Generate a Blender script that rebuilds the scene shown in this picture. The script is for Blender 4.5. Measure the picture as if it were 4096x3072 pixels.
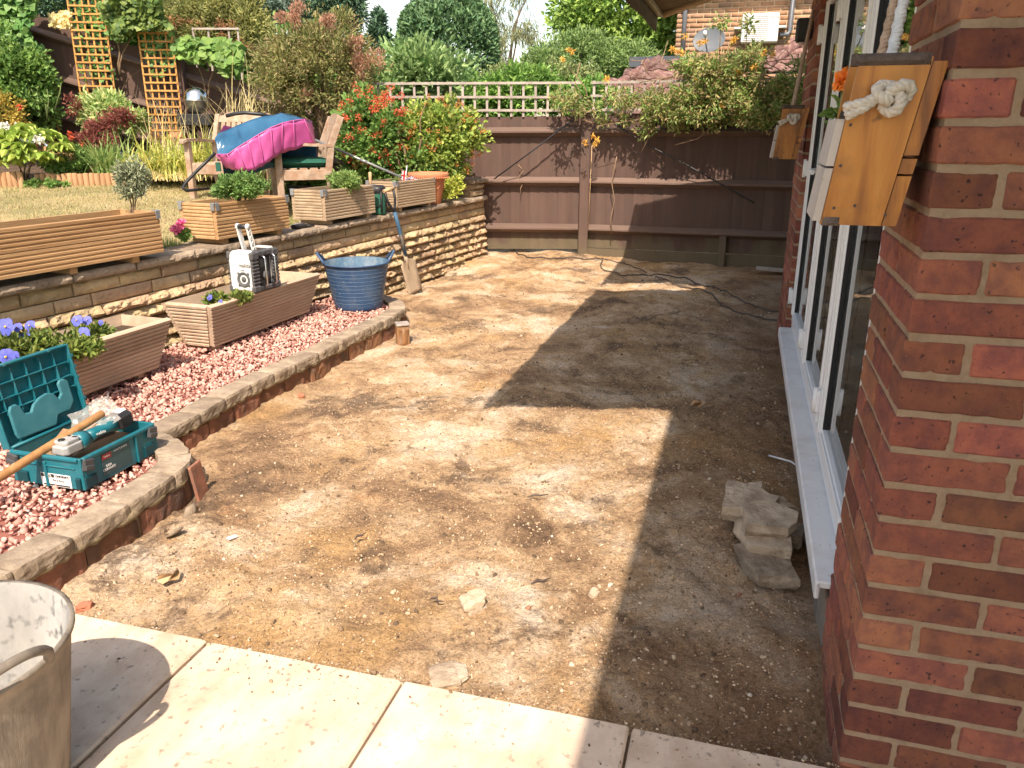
import bpy, bmesh, math, random
import numpy as np
from mathutils import Vector, Matrix, Euler

R = math.radians
for o in list(bpy.data.objects):
    bpy.data.objects.remove(o, do_unlink=True)
sc = bpy.context.scene
COL = sc.collection
rng = np.random.default_rng(7)
random.seed(7)

# ------------------------------------------------------------------ camera
cam = bpy.data.cameras.new('camera')
cam.sensor_width = 36.0
cam.lens = 27.39
cam.clip_start = 0.05
cam.clip_end = 900.0
cam_o = bpy.data.objects.new('camera', cam)
cam_o.location = (0, 0, 1.38)
cam_o.rotation_euler = (R(90 - 18.2), 0, 0)
COL.objects.link(cam_o)
sc.camera = cam_o

# ------------------------------------------------------------------ sky, sun, exposure
SUN_AZ, SUN_EL = 4.0, 51.0          # the light travels towards azimuth SUN_AZ (clockwise from +Y)
world = bpy.data.worlds.new('World')
sc.world = world
world.use_nodes = True
wn, wl = world.node_tree.nodes, world.node_tree.links
wn.clear()
w_out = wn.new('ShaderNodeOutputWorld')
w_bg = wn.new('ShaderNodeBackground')
w_bg.inputs['Strength'].default_value = 0.15
sky = wn.new('ShaderNodeTexSky')
sky.sky_type = 'NISHITA'
sky.sun_disc = False
sky.sun_elevation = R(SUN_EL)
sky.sun_rotation = R(180 + SUN_AZ)
sky.air_density = 1.0
sky.dust_density = 1.6
w_tc = wn.new('ShaderNodeTexCoord')
w_map = wn.new('ShaderNodeMapping')
w_map.inputs['Scale'].default_value = (1.0, 1.0, 2.6)
w_map.inputs['Location'].default_value = (2.3, 0.7, 0.4)
w_no = wn.new('ShaderNodeTexNoise')
w_no.inputs['Scale'].default_value = 3.4
w_no.inputs['Detail'].default_value = 7.0
w_no.inputs['Roughness'].default_value = 0.58
w_rp = wn.new('ShaderNodeValToRGB')
w_rp.color_ramp.elements[0].position = 0.56
w_rp.color_ramp.elements[0].color = (0, 0, 0, 1)
w_rp.color_ramp.elements[1].position = 0.72
w_rp.color_ramp.elements[1].color = (0.85, 0.85, 0.85, 1)
w_mx = wn.new('ShaderNodeMix')
w_mx.data_type = 'RGBA'
w_mx.inputs[7].default_value = (5.2, 5.6, 6.4, 1)
wl.new(w_tc.outputs['Generated'], w_map.inputs['Vector'])
wl.new(w_map.outputs[0], w_no.inputs['Vector'])
wl.new(w_no.outputs['Fac'], w_rp.inputs[0])
wl.new(w_rp.outputs[0], w_mx.inputs[0])
wl.new(sky.outputs[0], w_mx.inputs[6])
w_tn = wn.new('ShaderNodeMix'); w_tn.data_type = 'RGBA'; w_tn.blend_type = 'MULTIPLY'; w_tn.inputs[0].default_value = 1.0
w_tn.inputs[7].default_value = (1.0, 0.87, 0.72, 1)      # warm daylight balance of the whole sky
wl.new(w_mx.outputs[2], w_tn.inputs[6]); wl.new(w_tn.outputs[2], w_bg.inputs['Color'])
wl.new(w_bg.outputs[0], w_out.inputs['Surface'])

sun = bpy.data.lights.new('sun', 'SUN')
sun.energy = 3.5
sun.angle = R(0.53)
sun.color = (1.0, 0.85, 0.715)
sun_o = bpy.data.objects.new('sun', sun)
_d = Vector((math.sin(R(SUN_AZ)) * math.cos(R(SUN_EL)), math.cos(R(SUN_AZ)) * math.cos(R(SUN_EL)), -math.sin(R(SUN_EL))))
sun_o.rotation_euler = _d.to_track_quat('-Z', 'Y').to_euler()
sun_o.location = (0, -6, 9)
COL.objects.link(sun_o)

sc.view_settings.view_transform = 'Standard'
sc.view_settings.look = 'None'
sc.view_settings.exposure = 1.18
sc.view_settings.gamma = 1.0
sc.render.engine = 'CYCLES'
sc.cycles.max_bounces = 6
sc.cycles.diffuse_bounces = 3
sc.cycles.adaptive_threshold = 0.025
sc.cycles.glossy_bounces = 3
sc.cycles.transparent_max_bounces = 8
sc.cycles.use_denoising = True
sc.cycles.sample_clamp_indirect = 6.0

# ------------------------------------------------------------------ helpers: objects
def put(o, parent=None):
    COL.objects.link(o)
    if parent is not None:
        o.parent = parent
    return o

def tag(o, label, cat, group=None):
    o['label'] = label
    o['category'] = cat
    if group:
        o['group'] = group
    return o

def thing(name, label, cat, loc=(0, 0, 0), rotz=0.0, group=None):
    o = bpy.data.objects.new(name, None)
    o.empty_display_size = 0.1
    put(o)
    o.location = loc
    o.rotation_euler = (0, 0, rotz)
    return tag(o, label, cat, group)

def mesh_obj(name, me, parent=None, loc=None, rot=None, scale=None):
    o = bpy.data.objects.new(name, me)
    put(o, parent)
    if loc is not None: o.location = loc
    if rot is not None: o.rotation_euler = rot
    if scale is not None: o.scale = scale
    return o

def np_mesh(name, V, F, mat, smooth=False):
    """V (n,3) array, F (m,k) int array of equal sized faces."""
    V = np.asarray(V, dtype=np.float32)
    F = np.asarray(F, dtype=np.int32)
    me = bpy.data.meshes.new(name)
    k = F.shape[1]
    me.vertices.add(len(V))
    me.vertices.foreach_set('co', V.ravel())
    me.loops.add(F.size)
    me.loops.foreach_set('vertex_index', F.ravel())
    me.polygons.add(len(F))
    me.polygons.foreach_set('loop_start', np.arange(0, F.size, k, dtype=np.int32))
    me.polygons.foreach_set('loop_total', np.full(len(F), k, dtype=np.int32))
    if smooth:
        me.polygons.foreach_set('use_smooth', np.ones(len(F), dtype=bool))
    me.update(calc_edges=True)
    if mat: me.materials.append(mat)
    return me

class MB:
    """collects shapes for one mesh"""
    def __init__(s):
        s.v = []; s.f = []; s.sm = []
    def add(s, vs, fs, M=None, smooth=False):
        b = len(s.v)
        for p in vs:
            p = Vector(p)
            s.v.append(tuple(M @ p) if M is not None else tuple(p))
        for f in fs:
            s.f.append(tuple(i + b for i in f)); s.sm.append(smooth)
        return s
    def box(s, c, d, M=None, rot=None):
        x, y, z = d[0] / 2, d[1] / 2, d[2] / 2
        vs = [(-x, -y, -z), (x, -y, -z), (x, y, -z), (-x, y, -z), (-x, -y, z), (x, -y, z), (x, y, z), (-x, y, z)]
        T = Matrix.Translation(c)
        if rot is not None: T = T @ Euler(rot).to_matrix().to_4x4()
        if M is not None: T = M @ T
        return s.add(vs, [(0, 3, 2, 1), (4, 5, 6, 7), (0, 1, 5, 4), (1, 2, 6, 5), (2, 3, 7, 6), (3, 0, 4, 7)], T)
    def cbox(s, c, d, ch=0.003, M=None, rot=None):
        """box with chamfered edges"""
        x, y, z = d[0] / 2, d[1] / 2, d[2] / 2
        ch = min(ch, x * .9, y * .9, z * .9)
        T = Matrix.Translation(c)
        if rot is not None: T = T @ Euler(rot).to_matrix().to_4x4()
        if M is not None: T = M @ T
        vs = []; idx = {}
        for sx in (-1, 1):
            for sy in (-1, 1):
                for sz in (-1, 1):
                    for ax in range(3):
                        p = [sx * (x - (ch if ax != 0 else 0)), sy * (y - (ch if ax != 1 else 0)), sz * (z - (ch if ax != 2 else 0))]
                        idx[(sx, sy, sz, ax)] = len(vs); vs.append(p)
        fs = []
        def q(a, b, c_, d_): fs.append((a, b, c_, d_))
        for sg in (-1, 1):
            fs.append(tuple(idx[(sg, a, b, 0)] for a, b in ((-1, -1), (1, -1), (1, 1), (-1, 1))[::sg]))
            fs.append(tuple(idx[(a, sg, b, 1)] for a, b in ((-1, -1), (-1, 1), (1, 1), (1, -1))[::sg]))
            fs.append(tuple(idx[(a, b, sg, 2)] for a, b in ((-1, -1), (1, -1), (1, 1), (-1, 1))[::sg]))
        for a in (-1, 1):
            for b in (-1, 1):
                fs.append((idx[(a, b, -1, 0)], idx[(a, b, 1, 0)], idx[(a, b, 1, 1)], idx[(a, b, -1, 1)])[::(a * b)])
                fs.append((idx[(a, -1, b, 0)], idx[(a, 1, b, 0)], idx[(a, 1, b, 2)], idx[(a, -1, b, 2)])[::(-a * b)])
                fs.append((idx[(-1, a, b, 1)], idx[(1, a, b, 1)], idx[(1, a, b, 2)], idx[(-1, a, b, 2)])[::(a * b)])
                for cc in (-1, 1):
                    fs.append((idx[(a, b, cc, 0)], idx[(a, b, cc, 1)], idx[(a, b, cc, 2)])[::(a * b * cc)])
        return s.add(vs, fs, T)
    def tube(s, pts, r, n=8, cap=True, closed=False, smooth=True):
        pts = [Vector(p) for p in pts]
        m = len(pts)
        rr = r if isinstance(r, (list, tuple, np.ndarray)) else [r] * m
        vs = []; fs = []
        up = Vector((0, 0, 1))
        prev = None
        for i, p in enumerate(pts):
            a = pts[i - 1] if (i > 0 or closed) else p
            b = pts[(i + 1) % m] if (i < m - 1 or closed) else p
            t = (b - a)
            t = t.normalized() if t.length > 1e-9 else Vector((0, 0, 1))
            if prev is None:
                ref = up if abs(t.z) < 0.9 else Vector((1, 0, 0))
                u = t.cross(ref).normalized()
            else:
                u = (prev - t * prev.dot(t))
                u = u.normalized() if u.length > 1e-6 else t.orthogonal().normalized()
            prev = u
            w = t.cross(u)
            for k in range(n):
                an = 2 * math.pi * k / n
                vs.append(p + (u * math.cos(an) + w * math.sin(an)) * rr[i])
        for i in range(m if closed else m - 1):
            j = (i + 1) % m
            for k in range(n):
                k2 = (k + 1) % n
                fs.append((i * n + k, i * n + k2, j * n + k2, j * n + k))
        s.add(vs, fs, None, smooth)
        if cap and not closed:
            b = len(s.v) - len(vs)
            s.f.append(tuple(b + k for k in range(n))[::-1]); s.sm.append(False)
            s.f.append(tuple(b + (m - 1) * n + k for k in range(n))); s.sm.append(False)
        return s
    def lathe(s, prof, n=28, M=None, smooth=True, sx=1.0, sy=1.0):
        vs = []; fs = []
        for (r, z) in prof:
            for k in range(n):
                an = 2 * math.pi * k / n
                vs.append((r * math.cos(an) * sx, r * math.sin(an) * sy, z))
        for i in range(len(prof) - 1):
            for k in range(n):
                k2 = (k + 1) % n
                fs.append((i * n + k, i * n + k2, (i + 1) * n + k2, (i + 1) * n + k))
        return s.add(vs, fs, M, smooth)
    def prism(s, poly, h, M=None, smooth=False):
        """polygon in local XY extruded along Z by h"""
        n = len(poly)
        vs = [(p[0], p[1], 0) for p in poly] + [(p[0], p[1], h) for p in poly]
        fs = [tuple(range(n))[::-1], tuple(range(n, 2 * n))]
        for i in range(n):
            j = (i + 1) % n
            fs.append((i, j, n + j, n + i))
        return s.add(vs, fs, M, smooth)
    def mesh(s, name, mat):
        me = bpy.data.meshes.new(name)
        me.from_pydata(s.v, [], s.f)
        me.polygons.foreach_set('use_smooth', s.sm)
        me.update()
        if mat: me.materials.append(mat)
        return me
    def build(s, name, mat, parent=None, **kw):
        return mesh_obj(name, s.mesh(name, mat), parent, **kw)

def structure(o):
    o['kind'] = 'structure'
    return o

def stuff(o, label=None, cat=None):
    o['kind'] = 'stuff'
    if label: o['label'] = label
    if cat: o['category'] = cat
    return o

# ------------------------------------------------------------------ helpers: numeric noise
def _hash(ix, iy, iz, seed):
    h = (ix.astype(np.int64) * 374761393 + iy.astype(np.int64) * 668265263 + iz.astype(np.int64) * 2147483647 + seed * 1442695041) & 0xffffffff
    h = ((h ^ (h >> 13)) * 1274126177) & 0xffffffff
    h = ((h ^ (h >> 16)) * 2246822519) & 0xffffffff
    return ((h ^ (h >> 15)) & 0xffffff) / float(0xffffff)

def vnoise(p, seed=0):
    p = np.asarray(p, dtype=np.float64)
    i = np.floor(p).astype(np.int64); f = p - i
    f = f * f * (3 - 2 * f)
    r = 0
    for dx in (0, 1):
        for dy in (0, 1):
            for dz in (0, 1):
                w = (f[:, 0] if dx else 1 - f[:, 0]) * (f[:, 1] if dy else 1 - f[:, 1]) * (f[:, 2] if dz else 1 - f[:, 2])
                r = r + w * _hash(i[:, 0] + dx, i[:, 1] + dy, i[:, 2] + dz, seed)
    return r

def fbm(p, seed=0, oct=4, gain=0.5):
    p = np.asarray(p, dtype=np.float64)
    a = 1.0; t = 0; n = 0
    for k in range(oct):
        t = t + a * vnoise(p * (2 ** k), seed + k * 17); n += a; a *= gain
    return t / n

# ------------------------------------------------------------------ helpers: materials
def new_mat(name):
    m = bpy.data.materials.new(name)
    m.use_nodes = True
    nt = m.node_tree
    bs = nt.nodes['Principled BSDF']
    return m, nt, nt.nodes, nt.links, bs

def c4(c): return (c[0], c[1], c[2], 1.0)

def surf(name, cols, scale=6.0, detail=6.0, rough=0.8, stretch=(1, 1, 1), bump=0.3, bump_scale=None, bump_dist=0.01,
         var=0.0, hue=0.0, metallic=0.0, spots=None, spot_scale=60.0, spot_thr=(0.62, 0.68), spec=0.3, distort=0.0,
         rough_var=0.1, dirt=None, dirt_scale=2.0, dirt_amt=0.4, coat=0.0):
    """general surface: noise colour ramp, optional dirt and spots, bump, per object variation"""
    m, nt, N, L, bs = new_mat(name)
    tc = N.new('ShaderNodeTexCoord'); oi = N.new('ShaderNodeObjectInfo')
    off = N.new('ShaderNodeVectorMath'); off.operation = 'SCALE'
    cmb = N.new('ShaderNodeCombineXYZ')
    L.new(oi.outputs['Random'], cmb.inputs[0]); L.new(oi.outputs['Random'], cmb.inputs[1]); L.new(oi.outputs['Random'], cmb.inputs[2])
    L.new(cmb.outputs[0], off.inputs[0]); off.inputs['Scale'].default_value = 37.0
    add = N.new('ShaderNodeVectorMath'); add.operation = 'ADD'
    L.new(tc.outputs['Object'], add.inputs[0]); L.new(off.outputs[0], add.inputs[1])
    mp = N.new('ShaderNodeMapping'); mp.inputs['Scale'].default_value = stretch
    L.new(add.outputs[0], mp.inputs['Vector'])
    no = N.new('ShaderNodeTexNoise'); no.inputs['Scale'].default_value = scale; no.inputs['Detail'].default_value = detail
    no.inputs['Roughness'].default_value = 0.6; no.inputs['Distortion'].default_value = distort
    L.new(mp.outputs[0], no.inputs['Vector'])
    rp = N.new('ShaderNodeValToRGB')
    els = rp.color_ramp.elements
    if not isinstance(cols[0][0], (int, float)) or len(cols[0]) == 3:
        n = len(cols); cols = [(0.3 + 0.4 * i / max(1, n - 1), c) for i, c in enumerate(cols)]
    els[0].position = cols[0][0]; els[0].color = c4(cols[0][1])
    if len(cols) > 1:
        els[1].position = cols[-1][0]; els[1].color = c4(cols[-1][1])
        for p_, c_ in cols[1:-1]:
            e = els.new(p_); e.color = c4(c_)
    else:
        els.remove(els[1])
    L.new(no.outputs['Fac'], rp.inputs[0])
    out = rp.outputs[0]
    if dirt is not None:
        n2 = N.new('ShaderNodeTexNoise'); n2.inputs['Scale'].default_value = dirt_scale; n2.inputs['Detail'].default_value = 8; n2.inputs['Roughness'].default_value = 0.65
        L.new(add.outputs[0], n2.inputs['Vector'])
        r2 = N.new('ShaderNodeMapRange'); r2.inputs[1].default_value = 0.48; r2.inputs[2].default_value = 0.66; r2.inputs[3].default_value = 0; r2.inputs[4].default_value = dirt_amt
        L.new(n2.outputs['Fac'], r2.inputs[0])
        mx = N.new('ShaderNodeMix'); mx.data_type = 'RGBA'; mx.inputs[7].default_value = c4(dirt)
        L.new(r2.outputs[0], mx.inputs[0]); L.new(out, mx.inputs[6]); out = mx.outputs[2]
    if spots is not None:
        n3 = N.new('ShaderNodeTexNoise'); n3.inputs['Scale'].default_value = spot_scale; n3.inputs['Detail'].default_value = 2
        L.new(add.outputs[0], n3.inputs['Vector'])
        r3 = N.new('ShaderNodeMapRange'); r3.inputs[1].default_value = spot_thr[0]; r3.inputs[2].default_value = spot_thr[1]; r3.inputs[3].default_value = 0; r3.inputs[4].default_value = 0.85
        L.new(n3.outputs['Fac'], r3.inputs[0])
        mx = N.new('ShaderNodeMix'); mx.data_type = 'RGBA'; mx.inputs[7].default_value = c4(spots)
        L.new(r3.outputs[0], mx.inputs[0]); L.new(out, mx.inputs[6]); out = mx.outputs[2]
    if var or hue:
        hs = N.new('ShaderNodeHueSaturation')
        ma = N.new('ShaderNodeMapRange'); ma.inputs[3].default_value = 1 - var; ma.inputs[4].default_value = 1 + var
        L.new(oi.outputs['Random'], ma.inputs[0]); L.new(ma.outputs[0], hs.inputs['Value'])
        if hue:
            mm = N.new('ShaderNodeMath'); mm.operation = 'MULTIPLY'; mm.inputs[1].default_value = 7.31
            fr = N.new('ShaderNodeMath'); fr.operation = 'FRACT'
            L.new(oi.outputs['Random'], mm.inputs[0]); L.new(mm.outputs[0], fr.inputs[0])
            mb = N.new('ShaderNodeMapRange'); mb.inputs[3].default_value = 0.5 - hue; mb.inputs[4].default_value = 0.5 + hue
            L.new(fr.outputs[0], mb.inputs[0]); L.new(mb.outputs[0], hs.inputs['Hue'])
        L.new(out, hs.inputs['Color']); out = hs.outputs[0]
    L.new(out, bs.inputs['Base Color'])
    bs.inputs['Roughness'].default_value = rough
    bs.inputs['Metallic'].default_value = metallic
    bs.inputs['Specular IOR Level'].default_value = spec
    if coat: bs.inputs['Coat Weight'].default_value = coat
    if rough_var:
        rr = N.new('ShaderNodeMapRange'); rr.inputs[3].default_value = max(0, rough - rough_var); rr.inputs[4].default_value = min(1, rough + rough_var)
        L.new(no.outputs['Fac'], rr.inputs[0]); L.new(rr.outputs[0], bs.inputs['Roughness'])
    if bump:
        nb = N.new('ShaderNodeTexNoise'); nb.inputs['Scale'].default_value = bump_scale or scale * 4; nb.inputs['Detail'].default_value = 8; nb.inputs['Roughness'].default_value = 0.65
        L.new(mp.outputs[0], nb.inputs['Vector'])
        b = N.new('ShaderNodeBump'); b.inputs['Strength'].default_value = bump; b.inputs['Distance'].default_value = bump_dist
        L.new(nb.outputs['Fac'], b.inputs['Height']); L.new(b.outputs[0], bs.inputs['Normal'])
    return m

def leaf_mat(name, cols, rough=0.55, trans=0.38, var=0.28):
    """colour picked per leaf (island), some light let through"""
    m, nt, N, L, bs = new_mat(name)
    geo = N.new('ShaderNodeNewGeometry')
    rp = N.new('ShaderNodeValToRGB'); els = rp.color_ramp.elements
    n = len(cols)
    els[0].position = 0.0; els[0].color = c4(cols[0])
    els[1].position = 1.0; els[1].color = c4(cols[-1])
    for i in range(1, n - 1):
        e = els.new(i / (n - 1)); e.color = c4(cols[i])
    L.new(geo.outputs['Random Per Island'], rp.inputs[0])
    tc = N.new('ShaderNodeTexCoord')
    no = N.new('ShaderNodeTexNoise'); no.inputs['Scale'].default_value = 4.5; no.inputs['Detail'].default_value = 3
    L.new(tc.outputs['Object'], no.inputs['Vector'])
    hs = N.new('ShaderNodeHueSaturation'); hs.inputs['Saturation'].default_value = 0.96; hs.inputs['Hue'].default_value = 0.498
    mr = N.new('ShaderNodeMapRange'); mr.inputs[1].default_value = 0.3; mr.inputs[2].default_value = 0.7
    mr.inputs[3].default_value = 1.16 - var; mr.inputs[4].default_value = 1.16 + var
    L.new(no.outputs['Fac'], mr.inputs[0]); L.new(mr.outputs[0], hs.inputs['Value']); L.new(rp.outputs[0], hs.inputs['Color'])
    L.new(hs.outputs[0], bs.inputs['Base Color'])
    bs.inputs['Roughness'].default_value = rough
    bs.inputs['Specular IOR Level'].default_value = 0.35
    tr = N.new('ShaderNodeBsdfTranslucent')
    L.new(hs.outputs[0], tr.inputs['Color'])
    mx = N.new('ShaderNodeMixShader'); mx.inputs[0].default_value = trans
    L.new(bs.outputs[0], mx.inputs[1]); L.new(tr.outputs[0], mx.inputs[2])
    L.new(mx.outputs[0], N['Material Output'].inputs['Surface'])
    return m

def plain(name, col, rough=0.5, metallic=0.0, spec=0.4, bump=0.08, scale=25.0, v=0.12):
    d = tuple(c * (1 - v) for c in col); l = tuple(min(1, c * (1 + v)) for c in col)
    return surf(name, [d, l], scale=scale, rough=rough, metallic=metallic, spec=spec, bump=bump, bump_dist=0.002, rough_var=0.08)

# ------------------------------------------------------------------ helpers: leaves
def unit(a):
    return a / np.maximum(1e-9, np.linalg.norm(a, axis=1, keepdims=True))

def leaves(P, D, size, aspect=0.45, fold=0.25, seed=0, jit=0.35, curl=0.25, flat=None):
    """P centres (n,3), D leaf pointing directions (n,3); folded leaves of 6 vertices, 2 quads each"""
    g = np.random.default_rng(seed)
    n = len(P)
    D = unit(D)
    A = g.normal(size=(n, 3))
    if flat is not None:
        A = unit(A) * (1 - flat) + np.array([0, 0, 1.0]) * flat
    else:
        A = unit(A) * 0.62 + np.array([0.0, -0.5, 0.8]) * 0.42      # leaves turn to the light
    Nn = unit(A - D * np.sum(A * D, axis=1, keepdims=True))
    Sx = np.cross(D, Nn)
    s = size * (1 + jit * g.uniform(-1, 1, n))[:, None]
    w = s * aspect
    base = P - D * s * 0.5
    tip = P + D * s * 0.5 - Nn * s * curl * 0.5
    m1 = P - D * s * 0.12
    m2 = P + D * s * 0.22
    up = Nn * w * fold
    V = np.stack([base, m1 + Sx * w * 0.5 + up, m2 + Sx * w * 0.36 + up * 0.7, tip, m2 - Sx * w * 0.36 + up * 0.7, m1 - Sx * w * 0.5 + up], axis=1).reshape(-1, 3)
    b = (np.arange(n) * 6)[:, None]
    F = np.concatenate([b + np.array([[0, 1, 2, 3]]), b + np.array([[0, 3, 4, 5]])], axis=0)
    return V, F

def clumps(c, rad, n_clump, per, cr, seed=0, shell=0.55, up=0.25, zmin=None, flatten=1.0, power=2.0):
    """leaf points and directions grouped in clumps over an ellipsoid volume"""
    g = np.random.default_rng(seed)
    c = np.array(c, float); rad = np.array(rad, float)
    d = unit(g.normal(size=(n_clump, 3)))
    r = shell + (1 - shell) * g.random((n_clump, 1)) ** 0.6
    pc = d * r
    bumpy = 0.8 + 0.35 * fbm(d * 2.2 + 5, seed, 3)[:, None]
    cc = c + pc * rad * bumpy
    sz = cr * g.uniform(0.65, 1.3, (n_clump, 1))
    q = g.normal(size=(n_clump, per, 3))
    q = q / np.linalg.norm(q, axis=2, keepdims=True) * (g.random((n_clump, per, 1)) ** 0.45)
    q[:, :, 2] *= flatten
    P = cc[:, None, :] + q * sz[:, None, :]
    D = q * 0.9 + (pc * 0.6)[:, None, :] + np.array([0, 0, up]) + g.normal(size=q.shape) * 0.45
    P = P.reshape(-1, 3); D = D.reshape(-1, 3)
    if zmin is not None:
        k = P[:, 2] > zmin
        P, D = P[k], D[k]
    return P, D

def join_np(parts):
    Vs = []; Fs = []; b = 0
    for V, F in parts:
        Vs.append(V); Fs.append(F + b); b += len(V)
    return np.concatenate(Vs), np.concatenate(Fs)

def crown_obj(name, VF, mat, parent):
    o = mesh_obj(name, np_mesh(name, VF[0], VF[1], mat), parent)
    if name not in ('crown', 'blades'): o['kind'] = 'stuff'
    return o

def branchy(base, tips, r0, mat, parent, name='trunk', seed=0, n=6, wob=0.12):
    """a stem with limbs from base to each tip"""
    g = np.random.default_rng(seed)
    mb = MB()
    base = Vector(base)
    for t in tips:
        t = Vector(t); k = 6
        pts = []; rr = []
        L_ = (t - base).length
        for i in range(k + 1):
            a = i / k
            p = base.lerp(t, a)
            p = Vector((base.x + (t.x - base.x) * a ** 1.5, base.y + (t.y - base.y) * a ** 1.5, base.z + (t.z - base.z) * a))
            if 0 < i < k: p += Vector(g.normal(size=3) * wob * L_ * 0.12)
            pts.append(p); rr.append(r0 * (1 - 0.8 * a))
        mb.tube(pts, rr, n)
    return mb.build(name, mat, parent)

# ================================================================== materials
HAZ = R(90 - 16.17)                       # house axes: local x runs along the wall, local y points to the garden
RAZ = R(90 - 24.1)                        # retaining wall axes
M_brick = surf('brick_red', [(0.25, (0.125, 0.050, 0.044)), (0.45, (0.205, 0.074, 0.052)), (0.62, (0.285, 0.102, 0.058)), (0.8, (0.175, 0.068, 0.064))], scale=24, detail=9, rough=0.92,
               bump=1.0, bump_scale=95, bump_dist=0.006, var=0.42, hue=0.010, spots=(0.035, 0.02, 0.02), spot_scale=85, spot_thr=(0.65, 0.72), dirt=(0.31, 0.12, 0.06), dirt_scale=11, dirt_amt=0.5)
M_mortar = surf('mortar_sand', [(0.24, 0.165, 0.105), (0.34, 0.245, 0.165), (0.29, 0.19, 0.115)], scale=14, rough=0.95, bump=1.0, bump_scale=120, bump_dist=0.006)
M_slab = surf('paving_slab', [(0.3, (0.56, 0.42, 0.31)), (0.5, (0.68, 0.54, 0.41)), (0.68, (0.74, 0.62, 0.49))], scale=5, rough=0.9, stretch=(1, 1.6, 1), bump=0.35, bump_scale=60, bump_dist=0.004, var=0.05,
              spots=(0.27, 0.215, 0.17), spot_scale=46, spot_thr=(0.62, 0.74), dirt=(0.46, 0.32, 0.22), dirt_scale=4.5, dirt_amt=0.75)
M_stone = surf('buff_stone', [(0.25, (0.33, 0.22, 0.125)), (0.42, (0.43, 0.32, 0.20)), (0.55, (0.54, 0.40, 0.23)), (0.72, (0.44, 0.36, 0.26))], scale=5.5, rough=0.93, bump=0.9, bump_scale=48, bump_dist=0.012, var=0.2, hue=0.012,
               dirt=(0.19, 0.14, 0.09), dirt_scale=11, dirt_amt=0.6)
M_cope = surf('coping_stone', [(0.3, (0.21, 0.16, 0.115)), (0.5, (0.32, 0.255, 0.185)), (0.7, (0.43, 0.35, 0.255))], scale=11, rough=0.94, bump=0.8, bump_scale=42, bump_dist=0.008, var=0.12,
              spots=(0.20, 0.16, 0.12), spot_scale=48, spot_thr=(0.56, 0.78), dirt=(0.20, 0.15, 0.10), dirt_scale=6, dirt_amt=0.6)
M_kerbbrick = surf('kerb_block', [(0.28, (0.13, 0.075, 0.05)), (0.5, (0.25, 0.12, 0.07)), (0.7, (0.34, 0.16, 0.09))], scale=9, rough=0.92, bump=0.7, bump_scale=60, bump_dist=0.006, var=0.28, hue=0.01, dirt=(0.10, 0.085, 0.07), dirt_scale=7, dirt_amt=0.75)
M_bead = surf('old_mortar', [(0.20, 0.155, 0.10), (0.33, 0.26, 0.15)], scale=20, rough=0.95, bump=0.7, bump_dist=0.006)
M_upvc = plain('white_upvc', (0.74, 0.75, 0.76), rough=0.32, spec=0.5, bump=0.02, v=0.03)
M_gasket = plain('black_gasket', (0.012, 0.012, 0.014), rough=0.6)
M_render = surf('plinth_render', [(0.11, 0.09, 0.075), (0.24, 0.195, 0.155), (0.16, 0.10, 0.08)], scale=14, stretch=(1, 1, 0.4), rough=0.95, bump=0.7, bump_dist=0.01, dirt=(0.34, 0.29, 0.23), dirt_scale=12, dirt_amt=0.5)
M_room = plain('room_plaster', (0.30, 0.27, 0.24), rough=0.9)
M_fence = surf('fence_brown', [(0.3, (0.088, 0.054, 0.044)), (0.5, (0.108, 0.068, 0.055)), (0.7, (0.130, 0.084, 0.068))], scale=10, stretch=(1, 1, 0.07), rough=0.85, bump=0.4, bump_scale=40, bump_dist=0.004, var=0.07, dirt=(0.085, 0.064, 0.054), dirt_scale=4, dirt_amt=0.5)
def mossy(m):
    # green algae stain on the lowest hand's breadth of the boards
    N, L = m.node_tree.nodes, m.node_tree.links; bs = N['Principled BSDF']; src = bs.inputs['Base Color'].links[0].from_socket
    geo = N.new('ShaderNodeNewGeometry'); sp = N.new('ShaderNodeSeparateXYZ'); L.new(geo.outputs['Position'], sp.inputs[0])
    no = N.new('ShaderNodeTexNoise'); no.inputs['Scale'].default_value = 5.0; no.inputs['Detail'].default_value = 5; L.new(geo.outputs['Position'], no.inputs['Vector'])
    ad = N.new('ShaderNodeMath'); ad.operation = 'MULTIPLY_ADD'; ad.inputs[1].default_value = -0.55; L.new(no.outputs['Fac'], ad.inputs[0]); L.new(sp.outputs[2], ad.inputs[2])
    mr = N.new('ShaderNodeMapRange'); mr.inputs[1].default_value = -0.10; mr.inputs[2].default_value = 0.02; mr.inputs[3].default_value = 0.42; mr.inputs[4].default_value = 0.0; L.new(ad.outputs[0], mr.inputs[0])
    mx = N.new('ShaderNodeMix'); mx.data_type = 'RGBA'; mx.inputs[7].default_value = (0.15, 0.145, 0.075, 1); L.new(mr.outputs[0], mx.inputs[0]); L.new(src, mx.inputs[6]); L.new(mx.outputs[2], bs.inputs['Base Color'])
mossy(M_fence)
M_fence_rail = surf('fence_rail', [(0.12, 0.078, 0.06), (0.18, 0.125, 0.10)], scale=10, stretch=(0.08, 1, 1), rough=0.85, bump=0.4, bump_dist=0.004, var=0.08)
M_greywood = surf('weathered_trellis', [(0.3, (0.27, 0.235, 0.20)), (0.6, (0.42, 0.37, 0.325))], scale=12, stretch=(1, 1, 1), rough=0.9, bump=0.4, var=0.15)
M_trellis = surf('trellis_orange', [(0.3, (0.38, 0.19, 0.055)), (0.7, (0.54, 0.30, 0.095))], scale=12, rough=0.8, bump=0.35, var=0.14)
M_earth = surf('garden_soil', [(0.06, 0.04, 0.028), (0.13, 0.09, 0.06)], scale=16, rough=0.98, bump=1.0, bump_scale=30, bump_dist=0.03)
M_far = surf('far_grass', [(0.05, 0.08, 0.03), (0.10, 0.12, 0.05)], scale=0.4, rough=0.95, bump=0.0)

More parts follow.
